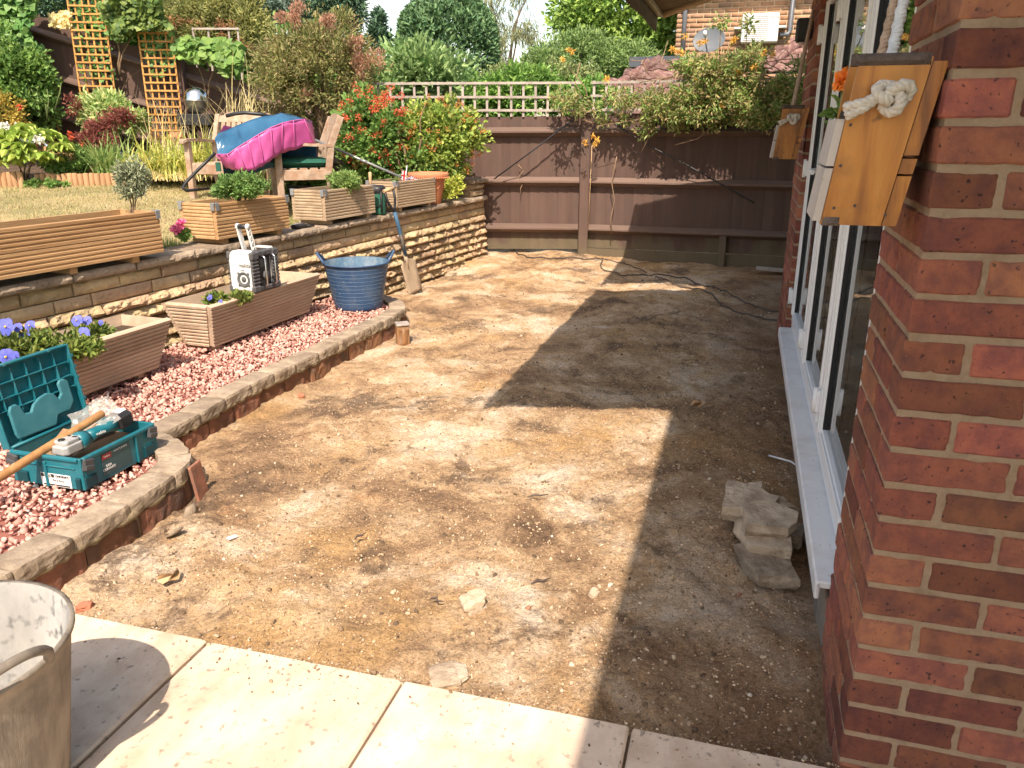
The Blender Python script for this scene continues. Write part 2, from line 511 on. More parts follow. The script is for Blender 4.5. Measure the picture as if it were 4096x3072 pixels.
def mat_glass():
    m, nt, N, L, bs = new_mat('window_glass')
    tr = N.new('ShaderNodeBsdfTransparent'); tr.inputs[0].default_value = (0.80, 0.84, 0.84, 1)
    gl = N.new('ShaderNodeBsdfGlossy'); gl.inputs['Roughness'].default_value = 0.015; gl.inputs['Color'].default_value = (0.95, 0.97, 0.97, 1)
    fr = N.new('ShaderNodeFresnel'); fr.inputs[0].default_value = 2.5
    mx = N.new('ShaderNodeMixShader')
    L.new(fr.outputs[0], mx.inputs[0]); L.new(tr.outputs[0], mx.inputs[1]); L.new(gl.outputs[0], mx.inputs[2])
    L.new(mx.outputs[0], N['Material Output'].inputs['Surface'])
    return m
M_glass = mat_glass()

def mat_bricktex(name, c1, c2, cm, scale=1.0):
    m, nt, N, L, bs = new_mat(name)
    tc = N.new('ShaderNodeTexCoord')
    sp = N.new('ShaderNodeSeparateXYZ'); L.new(tc.outputs['Object'], sp.inputs[0])
    ad = N.new('ShaderNodeMath'); ad.operation = 'ADD'; L.new(sp.outputs[0], ad.inputs[0]); L.new(sp.outputs[1], ad.inputs[1])
    cb = N.new('ShaderNodeCombineXYZ'); L.new(ad.outputs[0], cb.inputs[0]); L.new(sp.outputs[2], cb.inputs[1])
    br = N.new('ShaderNodeTexBrick')
    br.inputs['Color1'].default_value = c4(c1); br.inputs['Color2'].default_value = c4(c2); br.inputs['Mortar'].default_value = c4(cm)
    br.inputs['Scale'].default_value = 1.0; br.inputs['Mortar Size'].default_value = 0.006; br.inputs['Brick Width'].default_value = 0.225; br.inputs['Row Height'].default_value = 0.075
    L.new(cb.outputs[0], br.inputs['Vector']); L.new(br.outputs['Color'], bs.inputs['Base Color'])
    bs.inputs['Roughness'].default_value = 0.9
    b = N.new('ShaderNodeBump'); b.inputs['Strength'].default_value = 0.6; b.inputs['Distance'].default_value = -0.006
    L.new(br.outputs['Fac'], b.inputs['Height']); L.new(b.outputs[0], bs.inputs['Normal'])
    return m
M_bricktex = mat_bricktex('brick_course', (0.17, 0.052, 0.04), (0.22, 0.08, 0.05), (0.36, 0.27, 0.16))

def mat_soil():
    m, nt, N, L, bs = new_mat('dug_soil')
    tc = N.new('ShaderNodeTexCoord')
    def noise(scale, detail=8, rough=0.62, seed=0.0, dist=0.0):
        mp = N.new('ShaderNodeMapping'); mp.inputs['Location'].default_value = (seed, seed * 1.7, 0)
        L.new(tc.outputs['Object'], mp.inputs['Vector'])
        n = N.new('ShaderNodeTexNoise'); n.inputs['Scale'].default_value = scale; n.inputs['Detail'].default_value = detail
        n.inputs['Roughness'].default_value = rough; n.inputs['Distortion'].default_value = dist
        L.new(mp.outputs[0], n.inputs['Vector']); return n.outputs['Fac']
    def ramp(fac, pts):
        r = N.new('ShaderNodeValToRGB'); e = r.color_ramp.elements
        e[0].position, e[0].color = pts[0][0], c4(pts[0][1]); e[1].position, e[1].color = pts[-1][0], c4(pts[-1][1])
        for p, c in pts[1:-1]:
            q = e.new(p); q.color = c4(c)
        L.new(fac, r.inputs[0]); return r.outputs[0]
    def mix(fac, a, b):
        x = N.new('ShaderNodeMix'); x.data_type = 'RGBA'
        if isinstance(fac, float): x.inputs[0].default_value = fac
        else: L.new(fac, x.inputs[0])
        for i, c in ((6, a), (7, b)):
            if isinstance(c, tuple): x.inputs[i].default_value = c4(c)
            else: L.new(c, x.inputs[i])
        return x.outputs[2]
    def rng_(fac, a, b, lo=0.0, hi=1.0):
        r = N.new('ShaderNodeMapRange'); r.interpolation_type = 'SMOOTHSTEP'
        r.inputs[1].default_value = a; r.inputs[2].default_value = b; r.inputs[3].default_value = lo; r.inputs[4].default_value = hi
        L.new(fac, r.inputs[0]); return r.outputs[0]
    big = noise(1.7, 9, 0.74, 3.1, 0.45)
    col = ramp(big, [(0.34, (0.185, 0.122, 0.078)), (0.43, (0.39, 0.255, 0.15)), (0.50, (0.58, 0.40, 0.235)), (0.57, (0.74, 0.57, 0.395)), (0.66, (0.82, 0.70, 0.555))])
    och = rng_(noise(1.25, 4, 0.6, 17.0), 0.51, 0.67, 0.0, 0.62)
    col = mix(och, col, (0.58, 0.36, 0.155))
    rust = rng_(noise(2.3, 4, 0.6, 29.0), 0.60, 0.74, 0.0, 0.55)
    col = mix(rust, col, (0.48, 0.25, 0.11))
    drk = rng_(noise(2.1, 9, 0.76, 41.0, 0.35), 0.52, 0.62, 0.0, 0.82)
    col = mix(drk, col, (0.17, 0.118, 0.082))
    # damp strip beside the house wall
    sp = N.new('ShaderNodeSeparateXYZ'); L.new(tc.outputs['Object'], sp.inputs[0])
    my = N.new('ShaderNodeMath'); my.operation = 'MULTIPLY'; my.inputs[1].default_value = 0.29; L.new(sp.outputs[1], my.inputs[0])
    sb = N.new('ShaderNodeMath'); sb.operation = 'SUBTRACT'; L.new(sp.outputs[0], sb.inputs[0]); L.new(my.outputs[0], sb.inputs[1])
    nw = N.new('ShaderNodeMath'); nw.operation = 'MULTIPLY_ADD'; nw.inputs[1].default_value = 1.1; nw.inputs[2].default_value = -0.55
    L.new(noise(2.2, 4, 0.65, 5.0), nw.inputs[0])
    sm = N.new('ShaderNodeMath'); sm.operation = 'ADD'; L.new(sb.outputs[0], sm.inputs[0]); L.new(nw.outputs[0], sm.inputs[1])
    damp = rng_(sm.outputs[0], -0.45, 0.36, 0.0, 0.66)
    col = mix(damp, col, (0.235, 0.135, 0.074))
    fine = ramp(noise(70, 5, 0.75, 7.0), [(0.34, (0.50, 0.48, 0.46)), (0.46, (0.92, 0.92, 0.91)), (0.56, (1.08, 1.07, 1.05)), (0.66, (1.35, 1.32, 1.28))])
    mu = N.new('ShaderNodeMix'); mu.data_type = 'RGBA'; mu.blend_type = 'MULTIPLY'; mu.inputs[0].default_value = 0.8
    L.new(col, mu.inputs[6]); L.new(fine, mu.inputs[7])
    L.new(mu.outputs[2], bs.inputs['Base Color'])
    bs.inputs['Roughness'].default_value = 0.97
    bs.inputs['Specular IOR Level'].default_value = 0.12
    b1 = N.new('ShaderNodeBump'); b1.inputs['Strength'].default_value = 0.9; b1.inputs['Distance'].default_value = 0.032
    L.new(noise(26, 6, 0.72, 11.0), b1.inputs['Height'])
    b2 = N.new('ShaderNodeBump'); b2.inputs['Strength'].default_value = 1.0; b2.inputs['Distance'].default_value = 0.012
    L.new(noise(110, 4, 0.7, 13.0), b2.inputs['Height']); L.new(b1.outputs[0], b2.inputs['Normal'])
    L.new(b2.outputs[0], bs.inputs['Normal'])
    return m
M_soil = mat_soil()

# ================================================================== ground
g_mb = MB(); g_mb.add([(-420, -60, -0.08), (420, -60, -0.08), (420, 640, -0.08), (-420, 640, -0.08)], [(0, 1, 2, 3)])
structure(g_mb.build('ground', M_far))

def sstep(a, b, x):
    t = np.clip((x - a) / (b - a), 0, 1)
    return t * t * (3 - 2 * t)

def soil_z(x, y):
    x = np.asarray(x, float); y = np.asarray(y, float)
    p = np.stack([x, y, np.zeros_like(x)], -1).reshape(-1, 3)
    z = (fbm(p * 2.2, 1, 4) - 0.5) * 0.065 + (fbm(p * 11, 5, 3) - 0.5) * 0.034 + (fbm(p * 40, 9, 2) - 0.5) * 0.016
    z = z.reshape(x.shape) - 0.004
    z = z + 0.075 * sstep(7.3, 8.5, y) * (1 - 0.75 * sstep(0.6, 1.6, x))
    # lower beside the slab edge and at the house wall
    e = (x + 0.278) * 0.2785 + (y - 1.665) * 0.9604
    z = z - 0.02 * (1 - sstep(0.0, 0.35, e))
    return z
ys = np.concatenate([np.arange(1.25, 3.6, 0.0125), np.arange(3.6, 5.6, 0.022), np.arange(5.6, 9.3, 0.04)])
xs = np.concatenate([np.arange(-2.3, -1.7, 0.03), np.arange(-1.7, 1.6, 0.0135), np.arange(1.6, 4.4, 0.04)])
XX, YY = np.meshgrid(xs, ys)
ZZ = soil_z(XX, YY)
V = np.stack([XX, YY, ZZ], -1).reshape(-1, 3)
ny, nx = XX.shape
ii = (np.arange(ny - 1)[:, None] * nx + np.arange(nx - 1)[None, :]).ravel()
Fq = np.stack([ii, ii + 1, ii + nx + 1, ii + nx], -1)
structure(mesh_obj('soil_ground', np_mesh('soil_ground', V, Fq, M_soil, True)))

# loose stones and crumbs lying on the soil
ICO_V = []
_ph = (1 + 5 ** 0.5) / 2
for a, b in ((-1, _ph), (1, _ph), (-1, -_ph), (1, -_ph)):
    ICO_V.append((a, b, 0))
for a, b in ((-1, _ph), (1, _ph), (-1, -_ph), (1, -_ph)):
    ICO_V.append((0, a, b))
for a, b in ((_ph, -1), (_ph, 1), (-_ph, -1), (-_ph, 1)):
    ICO_V.append((a, 0, b))
ICO_V = np.array(ICO_V, float) / math.sqrt(1 + _ph * _ph)
ICO_F = np.array([(0, 11, 5), (0, 5, 1), (0, 1, 7), (0, 7, 10), (0, 10, 11), (1, 5, 9), (5, 11, 4), (11, 10, 2), (10, 7, 6), (7, 1, 8),
                  (3, 9, 4), (3, 4, 2), (3, 2, 6), (3, 6, 8), (3, 8, 9), (4, 9, 5), (2, 4, 11), (6, 2, 10), (8, 6, 7), (9, 8, 1)])

def pebbles(P, size, flat=0.6, jit=0.28, seed=0):
    g = np.random.default_rng(seed)
    n = len(P)
    S = np.asarray(size).reshape(-1, 1, 1) * np.stack([g.uniform(0.7, 1.3, n), g.uniform(0.6, 1.1, n), g.uniform(0.7, 1.2, n) * flat], -1)[:, None, :]
    V = ICO_V[None] * (1 + jit * g.uniform(-1, 1, (n, 12, 1))) * S
    A = g.normal(size=(n, 4)); A[:, 1:3] *= 0.45
    A /= np.linalg.norm(A, axis=1, keepdims=True)
    w, x, y, z = A.T
    Rm = np.stack([1 - 2 * (y * y + z * z), 2 * (x * y - z * w), 2 * (x * z + y * w), 2 * (x * y + z * w), 1 - 2 * (x * x + z * z), 2 * (y * z - x * w),
                   2 * (x * z - y * w), 2 * (y * z + x * w), 1 - 2 * (x * x + y * y)], -1).reshape(n, 3, 3)
    V = np.einsum('nij,nkj->nki', Rm, V) + np.asarray(P)[:, None, :]
    F = (ICO_F[None] + (np.arange(n) * 12)[:, None, None]).reshape(-1, 3)
    return V.reshape(-1, 3), F

def island_mat(name, cols, rough=0.9, bump=0.5):
    m, nt, N, L, bs = new_mat(name)
    geo = N.new('ShaderNodeNewGeometry'); rp = N.new('ShaderNodeValToRGB'); e = rp.color_ramp.elements
    rp.color_ramp.interpolation = 'LINEAR'
    e[0].position, e[0].color = cols[0][0], c4(cols[0][1]); e[1].position, e[1].color = cols[-1][0], c4(cols[-1][1])
    for p, c in cols[1:-1]:
        q = e.new(p); q.color = c4(c)
    L.new(geo.outputs['Random Per Island'], rp.inputs[0])
    tc = N.new('ShaderNodeTexCoord'); no = N.new('ShaderNodeTexNoise'); no.inputs['Scale'].default_value = 70; no.inputs['Detail'].default_value = 4
    L.new(tc.outputs['Object'], no.inputs['Vector'])
    mr = N.new('ShaderNodeMapRange'); mr.inputs[3].default_value = 0.6; mr.inputs[4].default_value = 1.4; L.new(no.outputs['Fac'], mr.inputs[0])
    hs = N.new('ShaderNodeHueSaturation'); L.new(mr.outputs[0], hs.inputs['Value']); L.new(rp.outputs[0], hs.inputs['Color'])
    L.new(hs.outputs[0], bs.inputs['Base Color']); bs.inputs['Roughness'].default_value = rough; bs.inputs['Specular IOR Level'].default_value = 0.25
    b = N.new('ShaderNodeBump'); b.inputs['Strength'].default_value = bump; b.inputs['Distance'].default_value = 0.004
    L.new(no.outputs['Fac'], b.inputs['Height']); L.new(b.outputs[0], bs.inputs['Normal'])
    return m
M_crumb = island_mat('soil_crumbs', [(0.0, (0.09, 0.065, 0.045)), (0.3, (0.22, 0.15, 0.09)), (0.6, (0.40, 0.29, 0.19)), (0.93, (0.50, 0.39, 0.27)), (0.985, (0.60, 0.53, 0.44)), (1.0, (0.30, 0.14, 0.08))])
n = 9500
cy = 1.35 + 7.2 * rng.random(n) ** 1.7
cx = -1.5 + rng.random(n) * (2.6 + 0.29 * (cy - 1.4))
keep = (cx < 0.324 + 0.29 * cy - 0.03) & (cx > -1.62 + 0.30 * (cy - 2.0) + 0.2 * (cy < 3))
keep &= ((cx + 0.278) * 0.2785 + (cy - 1.665) * 0.9604) > 0.02
cx, cy = cx[keep], cy[keep]
sz = 0.0022 + 0.0085 * rng.random(len(cx)) ** 4.0
cz = soil_z(cx, cy) + sz * 0.15
Vp, Fp = pebbles(np.stack([cx, cy, cz], -1), sz, 0.62, 0.3, 3)
# finer grit: small eight-sided grains
n = 34000
hy = 1.35 + 4.9 * rng.random(n) ** 1.5; hx = -1.5 + rng.random(n) * (2.6 + 0.29 * (hy - 1.4))
keep = (hx < 0.324 + 0.29 * hy - 0.03) & (hx > -1.62 + 0.30 * (hy - 2.0) + 0.2 * (hy < 3)) & (((hx + 0.278) * 0.2785 + (hy - 1.665) * 0.9604) > 0.015)
keep &= fbm(np.stack([hx, hy, hx * 0], -1) * 3.1, 21, 3) + 0.25 * rng.random(n) > 0.56
hx, hy = hx[keep], hy[keep]; n = len(hx); hs_ = 0.0016 + 0.0046 * rng.random(n) ** 1.8
OCT = np.array([(1, 0, 0), (-1, 0, 0), (0, 1, 0), (0, -1, 0), (0, 0, 1), (0, 0, -1)], float); OF = np.array([(0, 2, 4), (2, 1, 4), (1, 3, 4), (3, 0, 4), (2, 0, 5), (1, 2, 5), (3, 1, 5), (0, 3, 5)])
an = rng.random(n) * 6.28
Vg = OCT[None] * (hs_[:, None, None] * rng.uniform(0.5, 1.3, (n, 6, 1)))
Vg = np.stack([Vg[..., 0] * np.cos(an)[:, None] - Vg[..., 1] * np.sin(an)[:, None], Vg[..., 0] * np.sin(an)[:, None] + Vg[..., 1] * np.cos(an)[:, None], Vg[..., 2] * 0.8], -1) + np.stack([hx, hy, soil_z(hx, hy) + hs_ * 0.3], -1)[:, None, :]
M_grit = island_mat('soil_grit', [(0.0, (0.15, 0.10, 0.065)), (0.3, (0.38, 0.255, 0.15)), (0.7, (0.54, 0.385, 0.24)), (1.0, (0.66, 0.52, 0.37))])
stuff(mesh_obj('soil_grit', np_mesh('soil_grit', Vg.reshape(-1, 3), (OF[None] + (np.arange(n) * 6)[:, None, None]).reshape(-1, 3), M_grit)), 'fine gritty grains scattered over the bare soil', 'grit')
stuff(mesh_obj('soil_crumbs', np_mesh('soil_crumbs', Vp, Fp, M_crumb)), 'loose crumbs and small stones lying on the bare soil', 'stones')

# ================================================================== patio slabs
patio = bpy.data.objects.new('patio', None); put(patio); patio.location = (-0.278, 1.665, 0); patio.rotation_euler = (0, 0, HAZ); structure(patio)
M_bed = plain('slab_bedding', (0.20, 0.16, 0.12), rough=0.95, bump=0.5)
MB().box((-1.3, 0.0, -0.012), (2.58, 5.2, 0.05)).build('slab_bed', M_bed, patio)
slab_me = {}
for r_ in range(4):
    for j in range(-4, 4):
        k = (r_ * 7 + j * 3) % 3
        if k not in slab_me:
            mb = MB(); mb.cbox((0, 0, 0), (0.583, 0.577, 0.036), 0.006)
            slab_me[k] = mb.mesh('paving_slab', M_slab)
        mesh_obj('paving_slab', slab_me[k], patio, loc=(-0.294 - 0.59 * r_, (j + 0.5) * 0.584 + (0.25 if r_ % 2 else 0), 0.016 + 0.002 * ((r_ * 3 + j) % 2)), rot=(random.uniform(-.003, .003), random.uniform(-.003, .003), 0))

n = 900
se = rng.random(n) ** 2.6 * -0.16 + 0.004; sf = rng.uniform(-1.6, 1.25, n); ps = 0.0012 + 0.0042 * rng.random(n) ** 3
px_ = -0.278 + 0.2785 * se - 0.9604 * sf; py_ = 1.665 + 0.9604 * se + 0.2785 * sf
Vp, Fp = pebbles(np.stack([px_, py_, 0.0345 + ps * 0.3], -1), ps, 0.6, 0.4, 33)
stuff(mesh_obj('spilled_soil', np_mesh('spilled_soil', Vp, Fp, M_crumb)), 'soil crumbs spilled over the edge of the paving', 'soil')

# ================================================================== the house on the right
house = thing('brick_house', 'dark red brick house wall with white glazed folding doors', 'house', (0.727, 1.39, 0), HAZ)
# local: x along wall away from camera, y towards garden, z up
core = MB()
core.box((0.22, -0.4525, 1.0), (0.431, 0.895, 2.1))                 # pillar
core.build('mortar_core', M_mortar, house)
core2 = MB(); core2.box((3.83, -0.1545, 1.12), (0.791, 0.300, 2.3)); core2.build('pier_mortar_core', M_mortar, house)
up = MB()
up.box((0.22, -0.46, 2.505), (0.44, 0.92, 0.89))
up.box((0.22, -2.46, 1.48), (0.44, 3.06, 2.92))
up.box((1.93, -0.16, 2.535), (2.96, 0.30, 0.83))
up.box((3.83, -0.165, 2.62), (0.80, 0.31, 0.66))
up.box((4.08, -2.2, 1.48), (0.30, 3.74, 2.92))
up.build('upper_wall', M_bricktex, house)
room = MB()
room.box((2.2, -3.9, 1.4), (3.6, 0.1, 2.9)); room.box((2.2, -2.1, 0.10), (3.6, 3.5, 0.06)); room.box((2.2, -2.1, 2.3), (3.6, 3.5, 0.06))
room.box((0.50, -2.3, 1.2), (0.05, 3.2, 2.1)); room.box((3.86, -2.3, 1.2), (0.05, 3.2, 2.1))
room.build('room_lining', M_room, house)
M_roof = plain('roof_felt', (0.10, 0.09, 0.085), rough=0.9)
roof = MB(); roof.box((1.0, -2.05, 3.02), (10.4, 4.2, 0.10)); roof.build('roof', M_roof, house)
M_blackplastic = plain('black_plastic', (0.02, 0.02, 0.022), rough=0.45)
plinth = MB(); plinth.box((1.93, -0.155, 0.02), (2.97, 0.30, 0.30)); plinth.build('plinth', M_render, house)

def brick_box(L_, D_, H_, seed):
    """brick with softened, slightly chipped arrises and an uneven face"""
    bm = bmesh.new(); bmesh.ops.create_cube(bm, size=1.0)
    bmesh.ops.scale(bm, vec=(L_, D_, H_), verts=bm.verts)
    bmesh.ops.bevel(bm, geom=bm.edges[:], offset=0.004, segments=1, affect='EDGES')
    bmesh.ops.subdivide_edges(bm, edges=[e for e in bm.edges if e.calc_length() > 0.03], cuts=7, use_grid_fill=True)
    bm.normal_update()
    P = np.array([tuple(v.co) for v in bm.verts]); Nn = np.array([tuple(v.normal) for v in bm.verts])
    q = np.abs(P) / (np.array([L_, D_, H_]) / 2)
    edge = np.sort(q, axis=1)[:, 1] > 0.86
    d_ = (fbm(P * 30 + seed, seed, 3) - 0.5) * 0.0022 - np.where(edge, np.maximum(0, fbm(P * 46 + seed, seed + 5, 2) - 0.55) * 0.010, 0)
    P = P + Nn * d_[:, None]
    for v, p in zip(bm.verts, P): v.co = p
    me = bpy.data.meshes.new('brick'); bm.to_mesh(me); bm.free(); me.materials.append(M_brick)
    return me
b_str = [brick_box(0.2125, 0.1025, 0.0625, k) for k in range(7)]; b_hd = [brick_box(0.1025, 0.2125, 0.0625, 20 + k) for k in range(9)]; b_half = [brick_box(0.1005, 0.1025, 0.0625, 40 + k) for k in range(5)]
def lay(me, x, y, z):
    me = random.choice(me)
    mesh_obj('brick', me, house, loc=(x + random.uniform(-.0015, .0015), y + random.uniform(-.002, .002), z + random.uniform(-.001, .001)),
             rot=(random.uniform(-.006, .006), random.uniform(-.004, .004), random.uniform(-.006, .006)))
c_ = 0
z = -0.03
while z < 1.95:
    zc = z + 0.0325
    if c_ % 2 == 0:
        # corner brick lies along the front (-x face), header end in the left face
        lay(b_hd, 0.05125, -0.10725, zc)
        yy = -0.2145 - 0.01 - 0.10725
        while yy > -0.85: lay(b_hd, 0.05125, yy, zc); yy -= 0.2245
        lay(b_str, 0.1125 + 0.10725, -0.05125, zc)
        lay(b_half, 0.1125 + 0.2245 + 0.05125, -0.05125, zc)
    else:
        lay(b_str, 0.10725, -0.05125, zc)
        yy = -0.1025 - 0.01 - 0.10725
        while yy > -0.80: lay(b_hd, 0.05125, yy, zc); yy -= 0.2245
        lay(b_str, 0.10725 + 0.2245, -0.05125, zc)
    c_ += 1; z += 0.075
z = -0.03; c_ = 0
while z < 2.2:
    zc = z + 0.0325
    if c_ % 2 == 0:
        for k in range(3): lay(b_str, 3.43 + 0.10725 + 0.2245 * k, -0.05125, zc)
        lay(b_half, 3.43 + 0.2245 * 3 + 0.05125, -0.05125, zc)
    else:
        lay(b_half, 3.43 + 0.05125, -0.05125, zc)
        for k in range(3): lay(b_str, 3.43 + 0.1125 + 0.10725 + 0.2245 * k, -0.05125, zc)
    c_ += 1; z += 0.075

# sill and folding doors
sl = MB()
sl.cbox((1.93, -0.035, 0.205), (2.955, 0.135, 0.022), 0.005)
sl.cbox((1.93, 0.026, 0.186), (2.955, 0.014, 0.052), 0.004)
sl.box((1.93, -0.062, 0.219), (2.955, 0.006, 0.010)); sl.box((1.93, -0.048, 0.217), (2.955, 0.003, 0.006))
sl.build('door_sill', surf('dusty_sill', [(0.66, 0.67, 0.68), (0.75, 0.755, 0.76)], scale=5, rough=0.4, spec=0.5, bump=0.05, dirt=(0.46, 0.42, 0.36), dirt_scale=7, dirt_amt=0.4, spots=(0.25, 0.2, 0.15), spot_scale=70, spot_thr=(0.68, 0.75)), house)
DY = -0.075
fr = MB()
fr.cbox((0.475, DY, 1.17), (0.055, 0.07, 1.92), 0.004); fr.cbox((3.395, DY, 1.17), (0.055, 0.07, 1.92), 0.004)
fr.cbox((1.935, DY, 0.240), (2.87, 0.07, 0.045), 0.004); fr.cbox((1.935, DY, 2.10), (2.87, 0.07, 0.06), 0.004)
fr.build('door_frame', M_upvc, house)
edges = [0.507, 1.395, 2.32, 3.363]
for k in range(3):
    a, b = edges[k] + 0.006, edges[k + 1] - 0.006
    w = b - a; cx_ = (a + b) / 2
    lf = MB()
    for xx in (a + 0.034, b - 0.034):
        lf.cbox((xx, DY + 0.012, 1.168), (0.068, 0.062, 1.80), 0.006)
        lf.cbox((xx + (0.012 if xx < cx_ else -0.012), DY + 0.046, 1.168), (0.030, 0.012, 1.70), 0.003)
    lf.cbox((cx_, DY + 0.012, 0.302), (w - 0.136, 0.060, 0.070), 0.006); lf.cbox((cx_, DY + 0.012, 2.034), (w - 0.136, 0.060, 0.068), 0.006)
    lf.cbox((cx_, DY + 0.044, 0.318), (w - 0.20, 0.010, 0.03), 0.003)
    leaf = lf.build('door_leaf', M_upvc, house)
    MB().box((cx_, DY + 0.012, 1.168), (w - 0.134, 0.022, 1.666)).build('glass_pane', M_glass, leaf)
    for xx, w_, d_, y_, h_ in ((a + 0.072, 0.010, 0.016, 0.028, 1.662), (b - 0.072, 0.010, 0.016, 0.028, 1.662), (b + 0.006, 0.010, 0.040, 0.006, 1.80)):
        MB().box((xx, DY + y_, 1.168), (w_, d_, h_)).build('gasket', M_gasket, leaf)
    for zz in (0.42, 1.16, 1.86):
        h = MB(); h.cbox((b + 0.006, DY + 0.052, zz), (0.05, 0.022, 0.085), 0.004); h.tube([(b + 0.006, DY + 0.066, zz - 0.05), (b + 0.006, DY + 0.066, zz + 0.05)], 0.009, 10)
        h.build('hinge', M_upvc, leaf)
    if k == 1:
        h = MB(); h.cbox((b - 0.034, DY + 0.056, 1.13), (0.032, 0.018, 0.21), 0.005)
        h.tube([(b - 0.034, DY + 0.06, 1.20), (b - 0.034, DY + 0.105, 1.20), (b - 0.07, DY + 0.11, 1.20), (b - 0.15, DY + 0.11, 1.197)], 0.010, 10)
        h.build('handle', M_upvc, leaf)

# ================================================================== retaining wall
RO = Vector((-2.72, 3.0, -0.045))
wall = thing('retaining_wall', 'long rock-faced buff stone retaining wall with flat coping below the lawn', 'wall', RO, RAZ)
S0, S1 = -1.5, 6.04
wall.rotation_euler = (0, -0.0075, RAZ)
MB().box(((S0 + S1) / 2, 0.165, 0.30), (S1 - S0, 0.2, 0.68)).build('wall_core', M_bead, wall)

def rock_block(L_, h_, depth, seed, rough=1.0, nxm=0.022, nz=7, back=0.05):
    """block whose front (towards -y) is split rock; x from 0..L, z from 0..h"""
    nx_ = max(6, int(L_ / nxm)); g = np.random.default_rng(seed)
    u = np.linspace(0, 1, nx_); w = np.linspace(0, 1, nz)
    U, W = np.meshgrid(u, w)
    X = U * L_; Zz = W * h_
    P = np.stack([X.ravel(), np.full(X.size, seed * 3.7), Zz.ravel()], -1)
    edge = np.minimum(1, np.minimum(U, 1 - U) * L_ / 0.016) * np.minimum(1, np.minimum(W, 1 - W) / 0.17)
    prof = np.where(W < 0.42, (W / 0.42) ** 0.7, 1 - ((W - 0.42) / 0.58) ** 1.25)
    no = fbm(P * np.array([22, 1, 34]), seed, 4, 0.6).reshape(X.shape)
    no2 = fbm(P * np.array([7, 1, 9]), seed + 3, 2).reshape(X.shape)
    out = edge * (0.005 + rough * (0.66 * depth * prof + depth * 1.7 * (no - 0.46) + depth * 0.9 * (no2 - 0.5)))
    Vf = np.stack([X, -np.maximum(out, -0.004), Zz + (no - 0.5) * 0.010 * edge], -1).reshape(-1, 3)
    i0 = (np.arange(nz - 1)[:, None] * nx_ + np.arange(nx_ - 1)[None]).ravel()
    F_ = [tuple(int(t) for t in q) for q in np.stack([i0, i0 + 1, i0 + nx_ + 1, i0 + nx_], -1)]
    vs = [tuple(p) for p in Vf]; b = len(vs)
    vs += [(0, back, 0), (L_, back, 0), (L_, back, h_), (0, back, h_)]
    F_.append(tuple([b + 0] + list(range(0, nx_))[::1] + [b + 1])[::-1])
    F_.append(tuple([b + 3] + list(range((nz - 1) * nx_, nz * nx_)) + [b + 2]))
    F_.append(tuple([b + 0, b + 3] + [k * nx_ for k in range(nz - 1, -1, -1)]))
    F_.append(tuple([b + 1] + [k * nx_ + nx_ - 1 for k in range(nz)] + [b + 2]))
    return vs, F_

ch = 0.0705
for cidx in range(9):
    zb = 0.012 + cidx * ch
    x = S0 - 0.3 * ((cidx * 0.37) % 1)
    while x < S1 - 0.02:
        L_ = random.choice((0.22, 0.29, 0.29, 0.34, 0.40)) if cidx % 3 else random.choice((0.20, 0.26, 0.32))
        if x + L_ > S1 - 0.1: L_ = S1 - x
        if L_ < 0.05: break
        far = x > 3.4
        mb = MB(); vs, fs = rock_block(L_ - 0.007, ch - 0.006, 0.046 if cidx < 7 else 0.010, cidx * 97 + int(x * 50) + 200, 1.0, 0.014 if not far else 0.022, 8 if not far else 6)
        mb.add(vs, fs, None, False)
        mb.build('stone', M_stone, wall, loc=(x, 0.042 + random.uniform(-.004, .004), zb))
        x += L_
# coping
x = S0
while x < S1 - 0.05:
    L_ = random.uniform(0.38, 0.47)
    if x + L_ > S1 - 0.15: L_ = S1 - x
    mb = MB(); vs, fs = rock_block(L_ - 0.006, 0.05, 0.016, int(x * 100) + 900, 1.0, 0.014, 5, back=0.30); mb.add(vs, fs)
    mb.build('coping_stone', M_cope, wall, loc=(x, 0.008 + random.uniform(-.004, .004), 0.650 + random.uniform(-.002, .002)), rot=(random.uniform(-.01, .01), 0, 0))
    x += L_
# raised pier at the far end
for k in range(2):
    mb = MB(); vs, fs = rock_block(0.29, 0.062, 0.04, 3000 + k, 1.0, 0.02, 6, back=0.27); mb.add(vs, fs)
    mb.build('pier_stone', M_stone, wall, loc=(5.74 + random.uniform(-.01, .01), 0.05, 0.702 + k * 0.066))
mb = MB(); vs, fs = rock_block(0.36, 0.04, 0.02, 3010, 1.0, 0.014, 5, back=0.36); mb.add(vs, fs)
mb.build('pier_cap', M_cope, wall, loc=(5.71, 0.01, 0.838), rot=(0.02, 0.03, 0.03))

# ================================================================== low kerb walls round the gravel
near_curve = [(-1.66, 1.15), (-1.60, 1.45), (-1.54, 1.72), (-1.481, 1.965), (-1.438, 2.087), (-1.378, 2.279), (-1.322, 2.471), (-1.275, 2.667), (-1.262, 2.79), (-1.298, 2.905), (-1.381, 3.018), (-1.473, 3.10), (-1.58, 3.16)]
far_curve = [(-1.49, 3.13), (-1.425, 3.356), (-1.375, 3.599), (-1.314, 3.80), (-1.255, 3.975), (-1.195, 4.159), (-1.13, 4.34), (-1.072, 4.525), (-1.012, 4.717), (-0.95, 4.90), (-0.888, 5.085), (-0.825, 5.27), (-0.778, 5.50), (-0.785, 5.66), (-0.853, 5.85), (-0.97, 5.99), (-1.16, 6.09), (-1.33, 6.14)]

